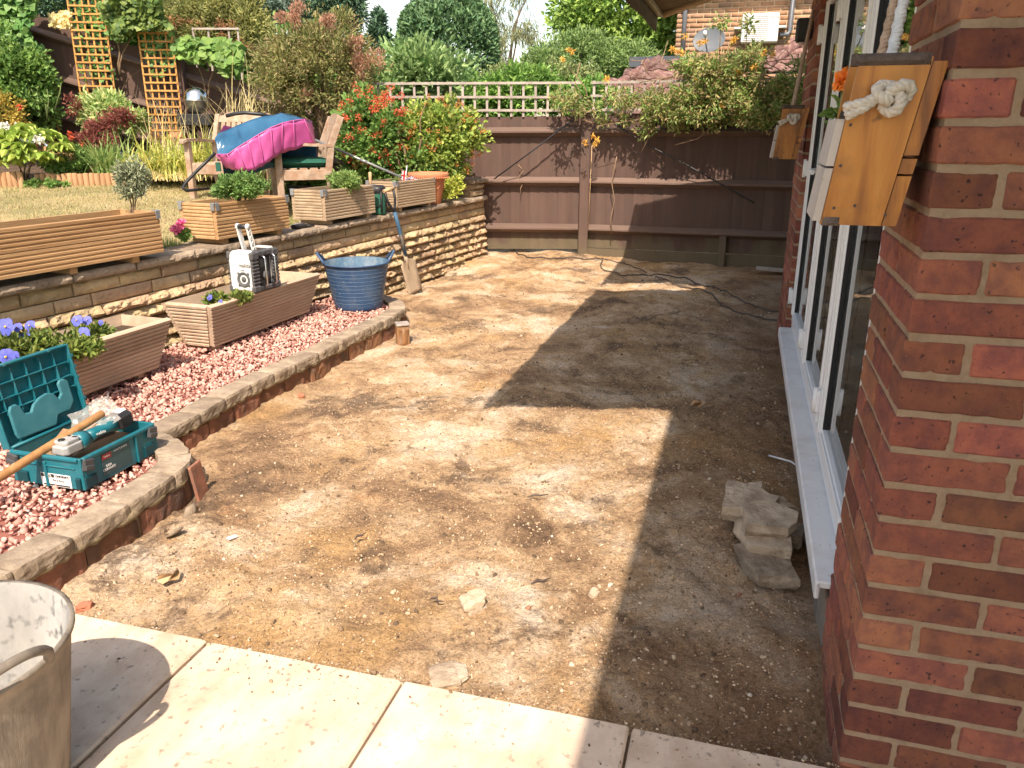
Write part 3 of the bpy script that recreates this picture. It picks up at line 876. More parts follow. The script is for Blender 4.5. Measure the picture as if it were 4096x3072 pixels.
def resample(pts, step):
    pts = [Vector((p[0], p[1])) for p in pts]
    # smooth by Catmull-Rom
    dense = []
    for i in range(len(pts) - 1):
        p0 = pts[max(0, i - 1)]; p1 = pts[i]; p2 = pts[i + 1]; p3 = pts[min(len(pts) - 1, i + 2)]
        for k in range(10):
            t = k / 10
            dense.append(0.5 * ((2 * p1) + (-p0 + p2) * t + (2 * p0 - 5 * p1 + 4 * p2 - p3) * t * t + (-p0 + 3 * p1 - 3 * p2 + p3) * t ** 3))
    dense.append(pts[-1])
    acc = [0]
    for i in range(1, len(dense)): acc.append(acc[-1] + (dense[i] - dense[i - 1]).length)
    def at(s):
        s = max(0, min(acc[-1], s))
        lo = 0
        for i in range(1, len(acc)):
            if acc[i] >= s: lo = i - 1; break
        d = max(1e-9, acc[lo + 1] - acc[lo])
        p = dense[lo].lerp(dense[lo + 1], (s - acc[lo]) / d)
        t = (dense[min(len(dense) - 1, lo + 2)] - dense[max(0, lo - 1)]).normalized()
        return p, t
    return at, acc[-1]

def curved_block(at, s0, s1, off0, off1, z0, z1, seed, rough=0.006, n=None, nz=4, lip=0.0):
    """block following the curve; off = distance to the left (inside) of the outer edge"""
    n = n or max(4, int((s1 - s0) / 0.022))
    g = np.random.default_rng(seed)
    rows = []
    # cross section: outer bottom -> outer top -> inner top -> inner bottom
    sec = [(off0, z0)] + [(off0, z0 + (z1 - z0) * k / nz) for k in range(1, nz)] + [(off0 + 0.004, z1), ((off0 + off1) / 2, z1 + 0.001), (off1, z1), (off1, z0)]
    V_ = []
    for i in range(n + 1):
        s = s0 + (s1 - s0) * i / n
        p, t = at(s)
        nl = Vector((-t.y, t.x))
        for k, (o_, z_) in enumerate(sec):
            q = p + nl * o_
            V_.append((q.x, q.y, z_))
    V_ = np.array(V_)
    m = len(sec)
    no = (fbm(V_ * 24, seed, 3) - 0.5)
    no2 = (fbm(V_ * 60, seed + 5, 2) - 0.5)
    for i in range(n + 1):
        p, t = at(s0 + (s1 - s0) * i / n); nl = np.array([-t.y, t.x, 0])
        e = min(1, min(i, n - i) / 1.0)
        for k in range(m):
            j = i * m + k
            if k <= nz: V_[j] += nl * (-(no[j] * 2.2 + no2[j]) * rough * (0.4 + 0.6 * e)) + nl * (0.006 if e == 0 else 0)
            if nz <= k < m - 1: V_[j, 2] += no[j] * rough * 1.2 + (-0.004 if e == 0 else 0)
    F_ = []
    for i in range(n):
        for k in range(m):
            k2 = (k + 1) % m
            F_.append((i * m + k, (i + 1) * m + k, (i + 1) * m + k2, i * m + k2))
    F_.append(tuple(range(m))); F_.append(tuple(n * m + k for k in range(m))[::-1])
    return [tuple(v) for v in V_], F_

def kerb(label, curve, seed, cap_len, blk_len, name):
    at, Ltot = resample(curve, 0.02)
    t = thing(name, label, 'kerb wall', (0, 0, 0))
    mb = MB(); vs, fs = curved_block(at, 0.0, Ltot, 0.022, 0.11, -0.05, 0.128, seed + 1, 0.004, int(Ltot / 0.05)); mb.add(vs, fs); mb.build('mortar_bed', M_bead, t)
    s = 0.0; k = 0
    while s < Ltot - 0.04:
        L_ = cap_len * random.uniform(0.85, 1.2)
        if s + L_ > Ltot - 0.08: L_ = Ltot - s
        mb = MB(); vs, fs = curved_block(at, s + 0.002, s + L_ - 0.003, random.uniform(-.003, .003), 0.122, 0.090, 0.140 + random.uniform(-.004, .003), seed + 20 + k, 0.007); mb.add(vs, fs)
        mb.build('cap_stone', M_cope, t); s += L_; k += 1
    s = -0.09; k = 0
    while s < Ltot - 0.04:
        L_ = blk_len * random.uniform(0.85, 1.18)
        a, b = max(0, s), min(Ltot, s + L_)
        if b - a > 0.04:
            o_ = random.uniform(0.0, 0.014)
            mb = MB(); vs, fs = curved_block(at, a + 0.003, b - 0.006, o_, 0.07, -0.06, 0.076 + random.uniform(-.006, .004), seed + 220 + k, 0.006); mb.add(vs, fs)
            mb.build('block', M_kerbbrick, t)
        s += L_; k += 1
    # squeezed out mortar bead between blocks and caps
    pts = []; rr = []
    m_ = int(Ltot / 0.03)
    for i in range(m_ + 1):
        p, tt = at(Ltot * i / m_); nl = Vector((-tt.y, tt.x)); q = p + nl * 0.012
        pts.append((q.x, q.y, 0.084 + random.uniform(-.004, .004))); rr.append(max(0.005, 0.013 + random.uniform(-.007, .007)))
    MB().tube(pts, rr, 6).build('mortar_bead', M_bead, t)
    return t, at, Ltot
kerb('curved low kerb of stone caps on red blocks beside the open tool case', near_curve, 40, 0.22, 0.24, 'kerb_wall')
kerb('long low kerb of stone caps on red blocks running to the blue tub', far_curve, 70, 0.20, 0.21, 'kerb_wall')
# leaning loose tile at the end of the near kerb
mb = MB(); mb.cbox((0, 0, 0), (0.075, 0.014, 0.15), 0.003)
tag(mb.build('loose_tile', M_kerbbrick, loc=(-1.232, 2.79, 0.062), rot=(R(-6), R(-3), R(80))), 'thin tile standing on edge against the rounded kerb end', 'tile')
for i, (x, y, s, a) in enumerate(((-1.20, 2.47, 0.045, 65), (-1.20, 2.62, 0.035, 62))):
    Vp, Fp = pebbles(np.array([[0, 0, 0.012]]), [s], 0.28, 0.25, 60 + i)
    o = mesh_obj('stone_fragment', np_mesh('stone_fragment', Vp, Fp, M_cope), None, loc=(x, y, 0.0), rot=(0, 0, R(a)))
    tag(o, ('longest flat grey stone chip at the foot of the near kerb', 'yellowish stone chip at the foot of the near kerb, beside the loose tile', 'dark stone chip at the foot of the near kerb, nearest the paving')[i], 'stone', 'stone chips at the kerb foot')

# ================================================================== red gravel
M_gravbase = plain('gravel_base', (0.27, 0.11, 0.085), rough=0.95, bump=0.6)
def ret_x(y): return -2.72 + 0.447 * (y - 3.0) + 0.06
def kerb_x(y, curve):
    c = sorted(curve, key=lambda p: p[1])
    return np.interp(y, [p[1] for p in c], [p[0] for p in c])
out_poly = [(-1.66, 1.15), (-1.6, 1.45), (-1.481, 1.965), (-1.378, 2.279), (-1.275, 2.667), (-1.275, 2.80), (-1.38, 3.0), (-1.50, 3.12), (-1.425, 3.356), (-1.314, 3.80), (-1.195, 4.159), (-1.072, 4.525), (-0.95, 4.90), (-0.825, 5.27), (-0.785, 5.50), (-0.80, 5.66), (-0.87, 5.84), (-0.98, 5.97), (-1.16, 6.07), (-1.30, 6.11)]
oy = [p[1] for p in out_poly]; ox = [p[0] for p in out_poly]
mb = MB()
bp = [(x - 0.06, y, 0.098) for x, y in out_poly] + [(ret_x(6.05), 6.05, 0.13), (ret_x(3.0) - 0.02, 3.0, 0.13), (-3.05, 2.0, 0.13), (-3.3, 1.15, 0.13)]
mb.add(bp, [tuple(range(len(bp)))])
structure(mb.build('gravel_bed', M_gravbase))
M_gravel = island_mat('red_chippings', [(0.0, (0.40, 0.20, 0.16)), (0.3, (0.56, 0.295, 0.24)), (0.65, (0.64, 0.375, 0.31)), (0.95, (0.70, 0.47, 0.39)), (0.975, (0.66, 0.46, 0.34)), (0.992, (0.68, 0.61, 0.54)), (1.0, (0.33, 0.34, 0.35))], rough=0.85)
n = 26000
gy = 1.2 + 4.85 * rng.random(n)
gx0 = ret_x(gy) - 0.3 * (gy < 3.0) * (3.0 - gy)
gx1 = np.interp(gy, oy, ox) - 0.115
gf = rng.random(n)
gx = gx0 + (gx1 - gx0 + 0.0) * gf
dens = np.where(gy > 3.6, 0.8, 1.0) * (gx1 - gx0) / 1.25
k = (gx1 > gx0 + 0.03) & (rng.random(n) < dens * 1.05) & ~((gx < -1.75) & (gy < 2.2) & (gx < -1.9))
gx, gy, gf = gx[k], gy[k], gf[k]
sz = 0.0055 + 0.0095 * rng.random(len(gx)) ** 1.9
gz = 0.104 + 0.036 * (1 - gf) + 0.016 * rng.random(len(gx)) + 0.006 * fbm(np.stack([gx, gy, gx * 0], -1) * 5, 3, 2)
Vp, Fp = pebbles(np.stack([gx, gy, gz], -1), sz, 0.62, 0.55, 5)
stuff(mesh_obj('gravel', np_mesh('gravel', Vp, Fp, M_gravel)), 'pinkish red stone chippings filling the bed below the wall', 'gravel')

# ================================================================== lawn, bed, grass
def lawn_z(x, y):
    x = np.asarray(x, float); y = np.asarray(y, float)
    return 0.60 + 0.006 * (y - 3) + 0.078 * np.maximum(0, y - 5.2) * (1 - sstep(-3.0, -1.2, x))
M_lawn = surf('dry_lawn', [(0.28, (0.17, 0.155, 0.065)), (0.45, (0.34, 0.275, 0.13)), (0.6, (0.46, 0.36, 0.20)), (0.75, (0.50, 0.39, 0.24))], scale=3.2, rough=0.97, bump=0.9, bump_scale=60, bump_dist=0.02, dirt=(0.11, 0.135, 0.045), dirt_scale=1.6, dirt_amt=0.6)
lx = np.linspace(0, 1, 60); ly = np.linspace(1.2, 8.9, 70)
LXX, LYY = np.meshgrid(lx, ly)
xr = -2.72 + 0.447 * (LYY - 3.0) - 0.16
LX = xr + (-9.5 - xr) * LXX
LZ = lawn_z(LX, LYY) + (fbm(np.stack([LX.ravel(), LYY.ravel(), LX.ravel() * 0], -1) * 3, 2, 3).reshape(LX.shape) - 0.5) * 0.02
V = np.stack([LX, LYY, LZ], -1).reshape(-1, 3)
ny, nx = LX.shape
ii = (np.arange(ny - 1)[:, None] * nx + np.arange(nx - 1)[None, :]).ravel()
structure(mesh_obj('lawn', np_mesh('lawn', V, np.stack([ii, ii + nx, ii + nx + 1, ii + 1], -1), M_lawn, True)))
def bed_z(x, y):
    return lawn_z(x, y) + 0.06 + 0.06 * sstep(8.0, 9.2, y) + 0.16 * sstep(-3.0, -5.0, -np.abs(x)) * 0
bx = np.linspace(-8.5, -0.9, 50); by = np.linspace(7.95, 9.6, 16)
BX, BY = np.meshgrid(bx, by)
BZ = lawn_z(BX, BY) + 0.05 + 0.14 * sstep(8.0, 9.2, BY) * (1 - sstep(-3.5, -1.5, BX)) + (fbm(np.stack([BX.ravel(), BY.ravel(), BX.ravel() * 0], -1) * 5, 12, 3).reshape(BX.shape) - 0.5) * 0.06
V = np.stack([BX, BY, BZ], -1).reshape(-1, 3); ny, nx = BX.shape
ii = (np.arange(ny - 1)[:, None] * nx + np.arange(nx - 1)[None, :]).ravel()
structure(mesh_obj('flower_bed', np_mesh('flower_bed', V, np.stack([ii, ii + 1, ii + nx + 1, ii + nx], -1), M_earth, True)))
M_grass = leaf_mat('grass_blades', [(0.36, 0.29, 0.13), (0.45, 0.36, 0.19), (0.30, 0.28, 0.11), (0.17, 0.20, 0.06), (0.42, 0.34, 0.18)], rough=0.8, trans=0.15)
n = 46000
qy = 3.6 + 4.6 * rng.random(n); xr = -2.72 + 0.447 * (qy - 3.0) - 0.30
qx = xr - 4.6 * rng.random(n) ** 1.15
# greener and taller beside the coping
near = np.clip(1 - (xr - qx) / 0.4, 0, 1)
h = (0.014 + 0.018 * rng.random(n)) * (1 + 1.2 * near)
B = np.stack([qx, qy, lawn_z(qx, qy) + 0.002], -1)
an = rng.random(n) * 6.28; wv = 0.0028
S_ = np.stack([np.cos(an) * wv, np.sin(an) * wv, 0 * an], -1)
T_ = B + np.stack([rng.normal(size=n) * 0.012, rng.normal(size=n) * 0.012, h], -1)
V = np.stack([B - S_, B + S_, T_], 1).reshape(-1, 3)
stuff(mesh_obj('grass', np_mesh('grass', V, np.arange(3 * n).reshape(-1, 3), M_grass)), 'short parched grass of the raised lawn', 'grass')
M_grassgreen = leaf_mat('green_grass', [(0.10, 0.19, 0.04), (0.17, 0.26, 0.06), (0.22, 0.30, 0.09)], rough=0.7, trans=0.25)
n = 5200
qy = np.concatenate([4.55 + 0.45 * rng.random(n // 2), 5.65 + 0.35 * rng.random(n - n // 2)]); xr = -2.72 + 0.447 * (qy - 3.0) - 0.28
qx = xr - 0.35 * rng.random(n) ** 1.5
B = np.stack([qx, qy, lawn_z(qx, qy)], -1); h = 0.06 + 0.07 * rng.random(n)
an = rng.random(n) * 6.28
S_ = np.stack([np.cos(an) * .003, np.sin(an) * .003, 0 * an], -1)
T_ = B + np.stack([rng.normal(size=n) * 0.02, rng.normal(size=n) * 0.02, h], -1)
V = np.stack([B - S_, B + S_, T_], 1).reshape(-1, 3)
stuff(mesh_obj('grass_tufts', np_mesh('grass_tufts', V, np.arange(3 * n).reshape(-1, 3), M_grassgreen)), 'fresh green grass tufts along the back of the coping', 'grass')

# ================================================================== fences
def fence_run(t, A, B, z0a, z1a, z0b, z1b, bw=0.1, tilt=4.0, rails=(), seed=0):
    """upright feather-edge boards from A to B; rails are (za, zb) heights at each end"""
    g = random.Random(seed)
    A = Vector((A[0], A[1], 0)); B = Vector((B[0], B[1], 0))
    d = (B - A); L_ = d.length; u = d / L_; rz = math.atan2(u.y, u.x)
    n_ = int(L_ / bw)
    for i in range(n_):
        a = (i + 0.5) / n_
        p = A + d * a
        zb = z0a + (z0b - z0a) * a; zt = z1a + (z1b - z1a) * a + g.uniform(-.004, .004)
        mb = MB(); mb.box((0, 0, 0), (bw + 0.022, 0.012, 1.0))
        key = round(bw, 3)
        if key not in fence_run.me: fence_run.me[key] = mb.mesh('board', M_fence)
        mesh_obj('board', fence_run.me[key], t, loc=(p.x, p.y + 0.02, (zb + zt) / 2), rot=(0, 0, rz + R(tilt) + g.uniform(-.01, .01)), scale=(1, 1, zt - zb))
    for (za, zb) in rails:
        mb = MB()
        sl_ = math.atan2(zb - za, L_)
        Lr = math.hypot(L_, zb - za)
        prof = [(0.050, 0.0), (0.010, 0.075), (-0.006, 0.075), (-0.045, 0.004), (-0.040, -0.006)]
        vs = []
        for xx in (0, Lr):
            tp = 1.0
            for (hz, oy_) in prof: vs.append((xx, -oy_, hz))
        m_ = len(prof)
        fs = [tuple(range(m_)), tuple(range(m_, 2 * m_))[::-1]] + [(k, m_ + k, m_ + (k + 1) % m_, (k + 1) % m_) for k in range(m_)]
        mb.add(vs, fs)
        mb.build('rail', M_fence_rail, t, loc=(A.x, A.y, za), rot=(0, -sl_, rz))
fence_run.me = {}
def post(t, x, y, z0, z1, rz=0.0, w=0.1):
    mb = MB(); mb.cbox((0, 0, 0), (w, w, z1 - z0), 0.005)
    mb.build('post', M_fence, t, loc=(x, y, (z0 + z1) / 2), rot=(0, 0, rz))
FA, FB, FC, FD = (-1.75, 8.74), (0.765, 8.62), (3.15, 7.88), (4.9, 7.33)
back_fence = thing('board_fence', 'dark brown close-board fence with three rails across the end of the plot', 'fence')
fence_run(back_fence, FA, (0.72, 8.62), 0.10, 1.47, 0.11, 1.50, rails=((0.345, 0.335), (0.835, 0.83), (1.33, 1.34)), seed=1)
fence_run(back_fence, (0.82, 8.60), FC, 0.13, 1.52, 0.13, 1.52, rails=((0.335, 0.335), (0.83, 0.83), (1.34, 1.34)), seed=2)
fence_run(back_fence, FC, FD, 0.13, 1.52, 0.13, 1.52, rails=((0.335, 0.335), (0.83, 0.83), (1.34, 1.34)), seed=3)
post(back_fence, 0.77, 8.57, -0.05, 1.545); post(back_fence, 3.15, 7.84, -0.05, 1.545, R(-17))
mb = MB(); mb.box((0, 0, 0), (2.5, 0.03, 0.16)); mb.build('gravel_board', M_fence, back_fence, loc=(2.0, 8.245, 0.045), rot=(0, 0, R(-17.2)))
mb = MB(); mb.cbox((0, 0, 0), (0.07, 0.06, 0.36), 0.006); mb.build('stub_post', M_fence, back_fence, loc=(2.18, 8.12, 0.14), rot=(0, 0, R(-17)))
side_fence = thing('board_fence', 'dark brown close-board fence sloping down behind the flower bed and trellis panels', 'fence')
def sz_top(x): return 2.345 - 0.295 * (x + 5.08)
fx0, fx1 = -6.9, -1.7
fence_run(side_fence, (fx0, 9.15), (fx1, 9.30), sz_top(fx0) - 1.30, sz_top(fx0) + 0.20, sz_top(fx1) - 0.95, sz_top(fx1) + 0.12,
          rails=((sz_top(fx0), sz_top(fx1)), (sz_top(fx0) - 0.43, sz_top(fx1) - 0.43), (sz_top(fx0) - 0.87, sz_top(fx1) - 0.80)), seed=4)
for x in (-5.27, -3.62, -1.9): post(side_fence, x, 9.12, 0.7, sz_top(x) + 0.32)

def slat_panel(t, name, o, ux, verts, horis, z0, z1, w, mat, sw=0.018, th=0.014):
    """lattice: upright slats at distances verts along ux from o, cross slats at heights horis; every slat its own part"""
    o = Vector(o); ux = Vector(ux).normalized(); rz = math.atan2(ux.y, ux.x)
    mv = MB(); mv.box((0, 0, 0), (sw, th, z1 - z0)); mv = mv.mesh('slat', mat)
    mh = MB(); mh.box((0, 0, 0), (w, th, sw)); mh = mh.mesh('slat', mat)
    for d in verts:
        p = o + ux * d
        mesh_obj('slat', mv, t, loc=(p.x, p.y, (z0 + z1) / 2), rot=(0, random.uniform(-.008, .008), rz))
    nrm = Vector((-ux.y, ux.x, 0))
    for h in horis:
        p = o + ux * (w / 2) - nrm * (th + 0.001)
        mesh_obj('slat', mh, t, loc=(p.x, p.y, h), rot=(0, random.uniform(-.004, .004), rz))
# grey trellis topping the end fence: left and right of the post
tl = thing('trellis', 'weathered grey square trellis on top of the end fence, left of the middle post', 'trellis')
dd = Vector((0.72 - (-1.55), 8.62 - 8.735, 0)); wL = dd.length
slat_panel(tl, 'trellis', (-1.55, 8.735, 0), dd, [0.02 + 0.127 * k for k in range(18)], (1.555, 1.685, 1.82), 1.49, 1.835, wL, M_greywood, 0.024, 0.016)
tr_ = thing('trellis', 'weathered grey square trellis on top of the end fence, right of the middle post', 'trellis')
dd = Vector((3.15 - 0.82, 7.88 - 8.60, 0)); wR = dd.length
slat_panel(tr_, 'trellis', (0.82, 8.60, 0), dd, [0.03 + 0.13 * k for k in range(19)], (1.56, 1.69, 1.825), 1.50, 1.84, wR, M_greywood, 0.024, 0.016)
# orange trellis panels against the sloping fence
def tpanel(label, x0, w, z0, z1, nv, nh, rot=0.0):
    t = thing('trellis', label, 'trellis', (x0, 8.98, z0), 0.0, 'orange trellis panels')
    slat_panel(t, 'trellis', (0, 0, 0), (1, 0, 0), [w * k / (nv - 1) for k in range(nv)], [(z1 - z0) * (k + 0.4) / nh for k in range(nh)], 0, z1 - z0, w, M_trellis, 0.017, 0.012)
    t.rotation_euler = (0, R(rot), 0)
    return t
tpanel('tallest orange lattice panel on the sloping fence, above the variegated shrub', -4.66, 0.37, 1.70, 2.80, 6, 14, 1.0)
tpanel('orange lattice panel on the sloping fence nearest the silver barbecue', -3.96, 0.355, 1.16, 2.38, 6, 15, 0.5)
tpanel('half hidden orange lattice panel among the leaves at the far left', -5.24, 0.27, 0.95, 2.18, 5, 15, 0.5)
# pale broken lattice frame poking out of the climber
t = thing('lattice_frame', 'pale open lattice frame poking out of the climber above the sloping fence', 'trellis', (-3.58, 9.55, 1.9))
slat_panel(t, 'lattice', (0, 0, 0), (1, 0, 0), (0.0, 0.17, 0.40, 0.50), (0.30, 0.535), 0, 0.55, 0.52, M_greywood, 0.02, 0.014)

# ================================================================== objects
_F, _P = 3116.0, R(18.2)
def at(px, py, Y):
    """a point of the place at distance Y ahead, from its direction in the 4096 wide photograph"""
    t = (py - 1536) / _F
    dy = math.cos(_P) - t * math.sin(_P); dz = -math.sin(_P) - t * math.cos(_P)
    s = Y / dy
    return Vector(((px - 2048) / _F * s, Y, 1.38 + dz * s))

HO = Vector((0.727, 1.39, 0)); HU = Vector((math.cos(HAZ), math.sin(HAZ), 0)); HN = Vector((-math.sin(HAZ), math.cos(HAZ), 0))
RU = Vector((math.cos(RAZ), math.sin(RAZ), 0)); RN = Vector((math.sin(RAZ), -math.cos(RAZ), 0))
def HP(s, o, z): return HO + HU * s + HN * o + Vector((0, 0, z))

M_canvas = surf('awning_canvas', [(0.3, (0.19, 0.135, 0.085)), (0.7, (0.27, 0.20, 0.135))], scale=18, rough=0.9, bump=0.2, dirt=(0.10, 0.085, 0.065), dirt_scale=4, dirt_amt=0.5)
M_cream = plain('cream_metal', (0.55, 0.42, 0.26), rough=0.4)
def awning(label, s0, s1):
    t = thing('awning', label, 'awning', HO, HAZ, 'canvas awnings over the doors')
    zo, zi, oo = 2.285, 2.60, 1.10
    mb = MB(); n = 24
    vs = []
    for i in range(n + 1):
        s = s0 + (s1 - s0) * i / n
        for k in range(7):
            a = k / 6
            vs.append((s, 0.04 + (oo - 0.04) * a, zi + (zo - zi) * a - 0.02 * math.sin(a * math.pi)))
    fs = [(i * 7 + k, (i + 1) * 7 + k, (i + 1) * 7 + k + 1, i * 7 + k + 1) for i in range(n) for k in range(6)]
    mb.add(vs, fs, None, True)
    o = mb.build('fabric', M_canvas, t)
    sm = o.modifiers.new('thick', 'SOLIDIFY'); sm.thickness = 0.003
    # scalloped valance
    mb = MB(); n = int((s1 - s0) / 0.014); vs = []
    for i in range(n + 1):
        s = s0 + (s1 - s0) * i / n
        d = 0.135 + 0.013 * abs(math.sin(s * math.pi / 0.11))
        vs += [(s, oo + 0.028, zo + 0.005), (s, oo + 0.032 + 0.006 * math.sin(s * 5), zo - d)]
    mb.add(vs, [(2 * i, 2 * i + 2, 2 * i + 3, 2 * i + 1) for i in range(n)], None, True)
    o = mb.build('valance', M_canvas, t); sm = o.modifiers.new('thick', 'SOLIDIFY'); sm.thickness = 0.003
    MB().cbox(((s0 + s1) / 2, oo + 0.005, zo - 0.01), (s1 - s0, 0.04, 0.05), 0.006).build('front_bar', M_cream, t)
    MB().cbox(((s0 + s1) / 2, 0.055, zi + 0.03), (s1 - s0, 0.11, 0.13), 0.02).build('cassette', M_cream, t)
    for s in (s0 + 0.10, s1 - 0.06):
        mb = MB(); mb.tube([(s, 0.09, zi - 0.035), (s, oo - 0.02, zo - 0.025)], 0.026, 8); mb.build('arm', M_cream, t)
    return t
awning('near canvas awning shading the folding doors, above the view', 0.28, 3.54)
awning('far canvas awning with scalloped valance and cream arm in front of the neighbouring house', 3.83, 5.62)

# black box lamp on the far pier
lp = thing('wall_lamp', 'black box wall lamp high on the far brick pier', 'lamp', HP(3.80, 0.0, 1.93), HAZ)
mb = MB(); mb.cbox((0, 0.055, 0), (0.09, 0.085, 0.13), 0.012); mb.build('housing', M_blackplastic, lp)
mb = MB(); mb.cbox((0, 0.008, 0), (0.06, 0.014, 0.09), 0.003); mb.build('backplate', M_blackplastic, lp)
mb = MB(); mb.lathe([(0.0, 0), (0.028, 0), (0.03, -0.006), (0.0, -0.008)], 12, Matrix.Translation((0, 0.055, -0.065))); mb.build('lens', plain('lamp_lens', (0.5, 0.5, 0.48), rough=0.2), lp)

# ------------------------------------------------------------------ hanging planters
M_pine = surf('varnished_pine', [(0.36, (0.17, 0.055, 0.010)), (0.45, (0.33, 0.120, 0.018)), (0.55, (0.43, 0.170, 0.026)), (0.66, (0.49, 0.21, 0.04))], scale=15, stretch=(1, 1, 0.10), distort=1.4, rough=0.42, bump=0.15, bump_scale=50, spec=0.45, dirt=(0.20, 0.075, 0.02), dirt_scale=7, dirt_amt=0.6, spots=(0.07, 0.03, 0.012), spot_scale=17, spot_thr=(0.70, 0.75))
M_whiteboard = surf('white_painted_board', [(0.42, 0.37, 0.335), (0.54, 0.49, 0.45)], scale=8, stretch=(1, 1, .2), rough=0.6, bump=0.2, spots=(0.3, 0.25, 0.2), spot_scale=60, spot_thr=(0.7, 0.76))
M_rot = surf('rotten_wood', [(0.06, 0.045, 0.04), (0.17, 0.13, 0.11)], scale=22, rough=0.95, bump=0.9)
def rope_mat(name, a, b): return surf(name, [a, b], scale=60, rough=0.95, bump=0.7, bump_scale=220, bump_dist=0.002)
M_rope = rope_mat('hemp_rope', (0.34, 0.24, 0.17), (0.46, 0.35, 0.26))
M_ropew = rope_mat('cotton_rope', (0.46, 0.41, 0.35), (0.62, 0.57, 0.50))
M_ropeb = rope_mat('pale_blue_rope', (0.48, 0.50, 0.52), (0.62, 0.63, 0.64))
def rope_mesh(mb, pts, r, turns_per_m=42, strands=3, n=7, seg=0.006):
    pts = [Vector(p) for p in pts]
    acc = [0]
    for i in range(1, len(pts)): acc.append(acc[-1] + (pts[i] - pts[i - 1]).length)
    m = max(8, int(acc[-1] / seg))
    P = []
    for i in range(m + 1):
        s = acc[-1] * i / m
        k = max(0, min(len(pts) - 2, int(np.searchsorted(acc, s)) - 1))
        P.append(pts[k].lerp(pts[k + 1], (s - acc[k]) / max(1e-9, acc[k + 1] - acc[k])))
    u = None
    U = []
    for i in range(m + 1):
        t = (P[min(m, i + 1)] - P[max(0, i - 1)]).normalized()
        u = t.orthogonal().normalized() if u is None else (u - t * u.dot(t)).normalized()
        U.append((u.copy(), t.cross(u)))
    for q in range(strands):
        pp = []
        for i in range(m + 1):
            an = 2 * math.pi * (q / strands + acc[-1] * i / m * turns_per_m)
            pp.append(P[i] + (U[i][0] * math.cos(an) + U[i][1] * math.sin(an)) * r * 0.52)
        mb.tube(pp, r * 0.58, n)
    return mb
def trefoil(c, ax, ay, an, s):
    out = []
    for i in range(61):
        t = 2 * math.pi * i / 60 * 0.93 + 0.4
        out.append(c + ax * (math.sin(t) + 2 * math.sin(2 * t)) * s + ay * (math.cos(t) - 2 * math.cos(2 * t)) * s * 0.85 + an * (-math.sin(3 * t)) * s * 0.8)
    return out
def hanging_planter(label, s0, big, flower_label):
    t = thing('hanging_planter', label, 'planter', HP(s0, 0.0, 1.21), HAZ, 'rope-hung wooden planters')
    H_, Lp = 0.285, 0.17
    # cross section leans: bottom stands further out than the top
    def cs(o, z): return o + 0.045 * (1 - z / H_)
    def board(name, mat, xs, o0, o1, z0, z1, ch=0.002):
        mb = MB(); vs = []
        for x in xs:
            for (o, z) in ((o0, z0), (o1, z0), (o1, z1), (o0, z1)): vs.append((x, cs(o, z) + (0.012 * (z / H_) if o > 0.06 else 0), z))
        mb.add(vs, [(0, 1, 2, 3), (7, 6, 5, 4), (0, 4, 5, 1), (1, 5, 6, 2), (2, 6, 7, 3), (3, 7, 4, 0)])
        return mb.build(name, mat, t)
    eb = board('end_board', M_pine, (0.0, 0.022), 0.022, 0.125, 0.0, H_)
    board('end_board', M_pine, (Lp - 0.022, Lp), 0.022, 0.125, 0.0, H_)
    for k, (za, zb) in enumerate(((0.0, 0.088), (0.092, 0.118), (0.124, 0.278))):
        board('back_slat', M_pine, (0.004, Lp - 0.004), -0.004, 0.020, za, zb)
    for k, (za, zb) in enumerate(((0.006, 0.100), (0.104, 0.185))):
        board('front_board', M_whiteboard, (0.003, Lp - 0.003), 0.126, 0.140, za, zb)
    board('base_board', M_pine, (0.022, Lp - 0.022), 0.022, 0.125, 0.004, 0.02)
    board('soil', M_earth, (0.024, Lp - 0.024), 0.024, 0.123, 0.03, 0.20)
    # decayed patches
    mb = MB(); vs, fs = rock_block(0.125, 0.02, 0.004, int(s0 * 10) + 41, 1.0, 0.008, 4, back=0.023)
    mb.add(vs, fs, Matrix.Translation((0.0, 0.150, H_ - 0.013)) @ Matrix.Rotation(R(-90), 4, 'Z')); mb.build('rotten_edge', M_rot, t)
    mb = MB(); vs, fs = rock_block(0.03, 0.016, 0.003, int(s0 * 10) + 44, 1.0, 0.006, 4, back=0.01)
    mb.add(vs, fs, Matrix.Translation((0.0, 0.168, -0.002)) @ Matrix.Rotation(R(-90), 4, 'Z')); mb.build('rotten_corner', M_rot, t)
    return t
def add_rope(label, pts, mat, r, knot=None, name='rope', grp=None):
    mb = MB(); rope_mesh(mb, pts, r)
    o = mb.build(name, mat)
    tag(o, label, 'rope', grp)
    return o
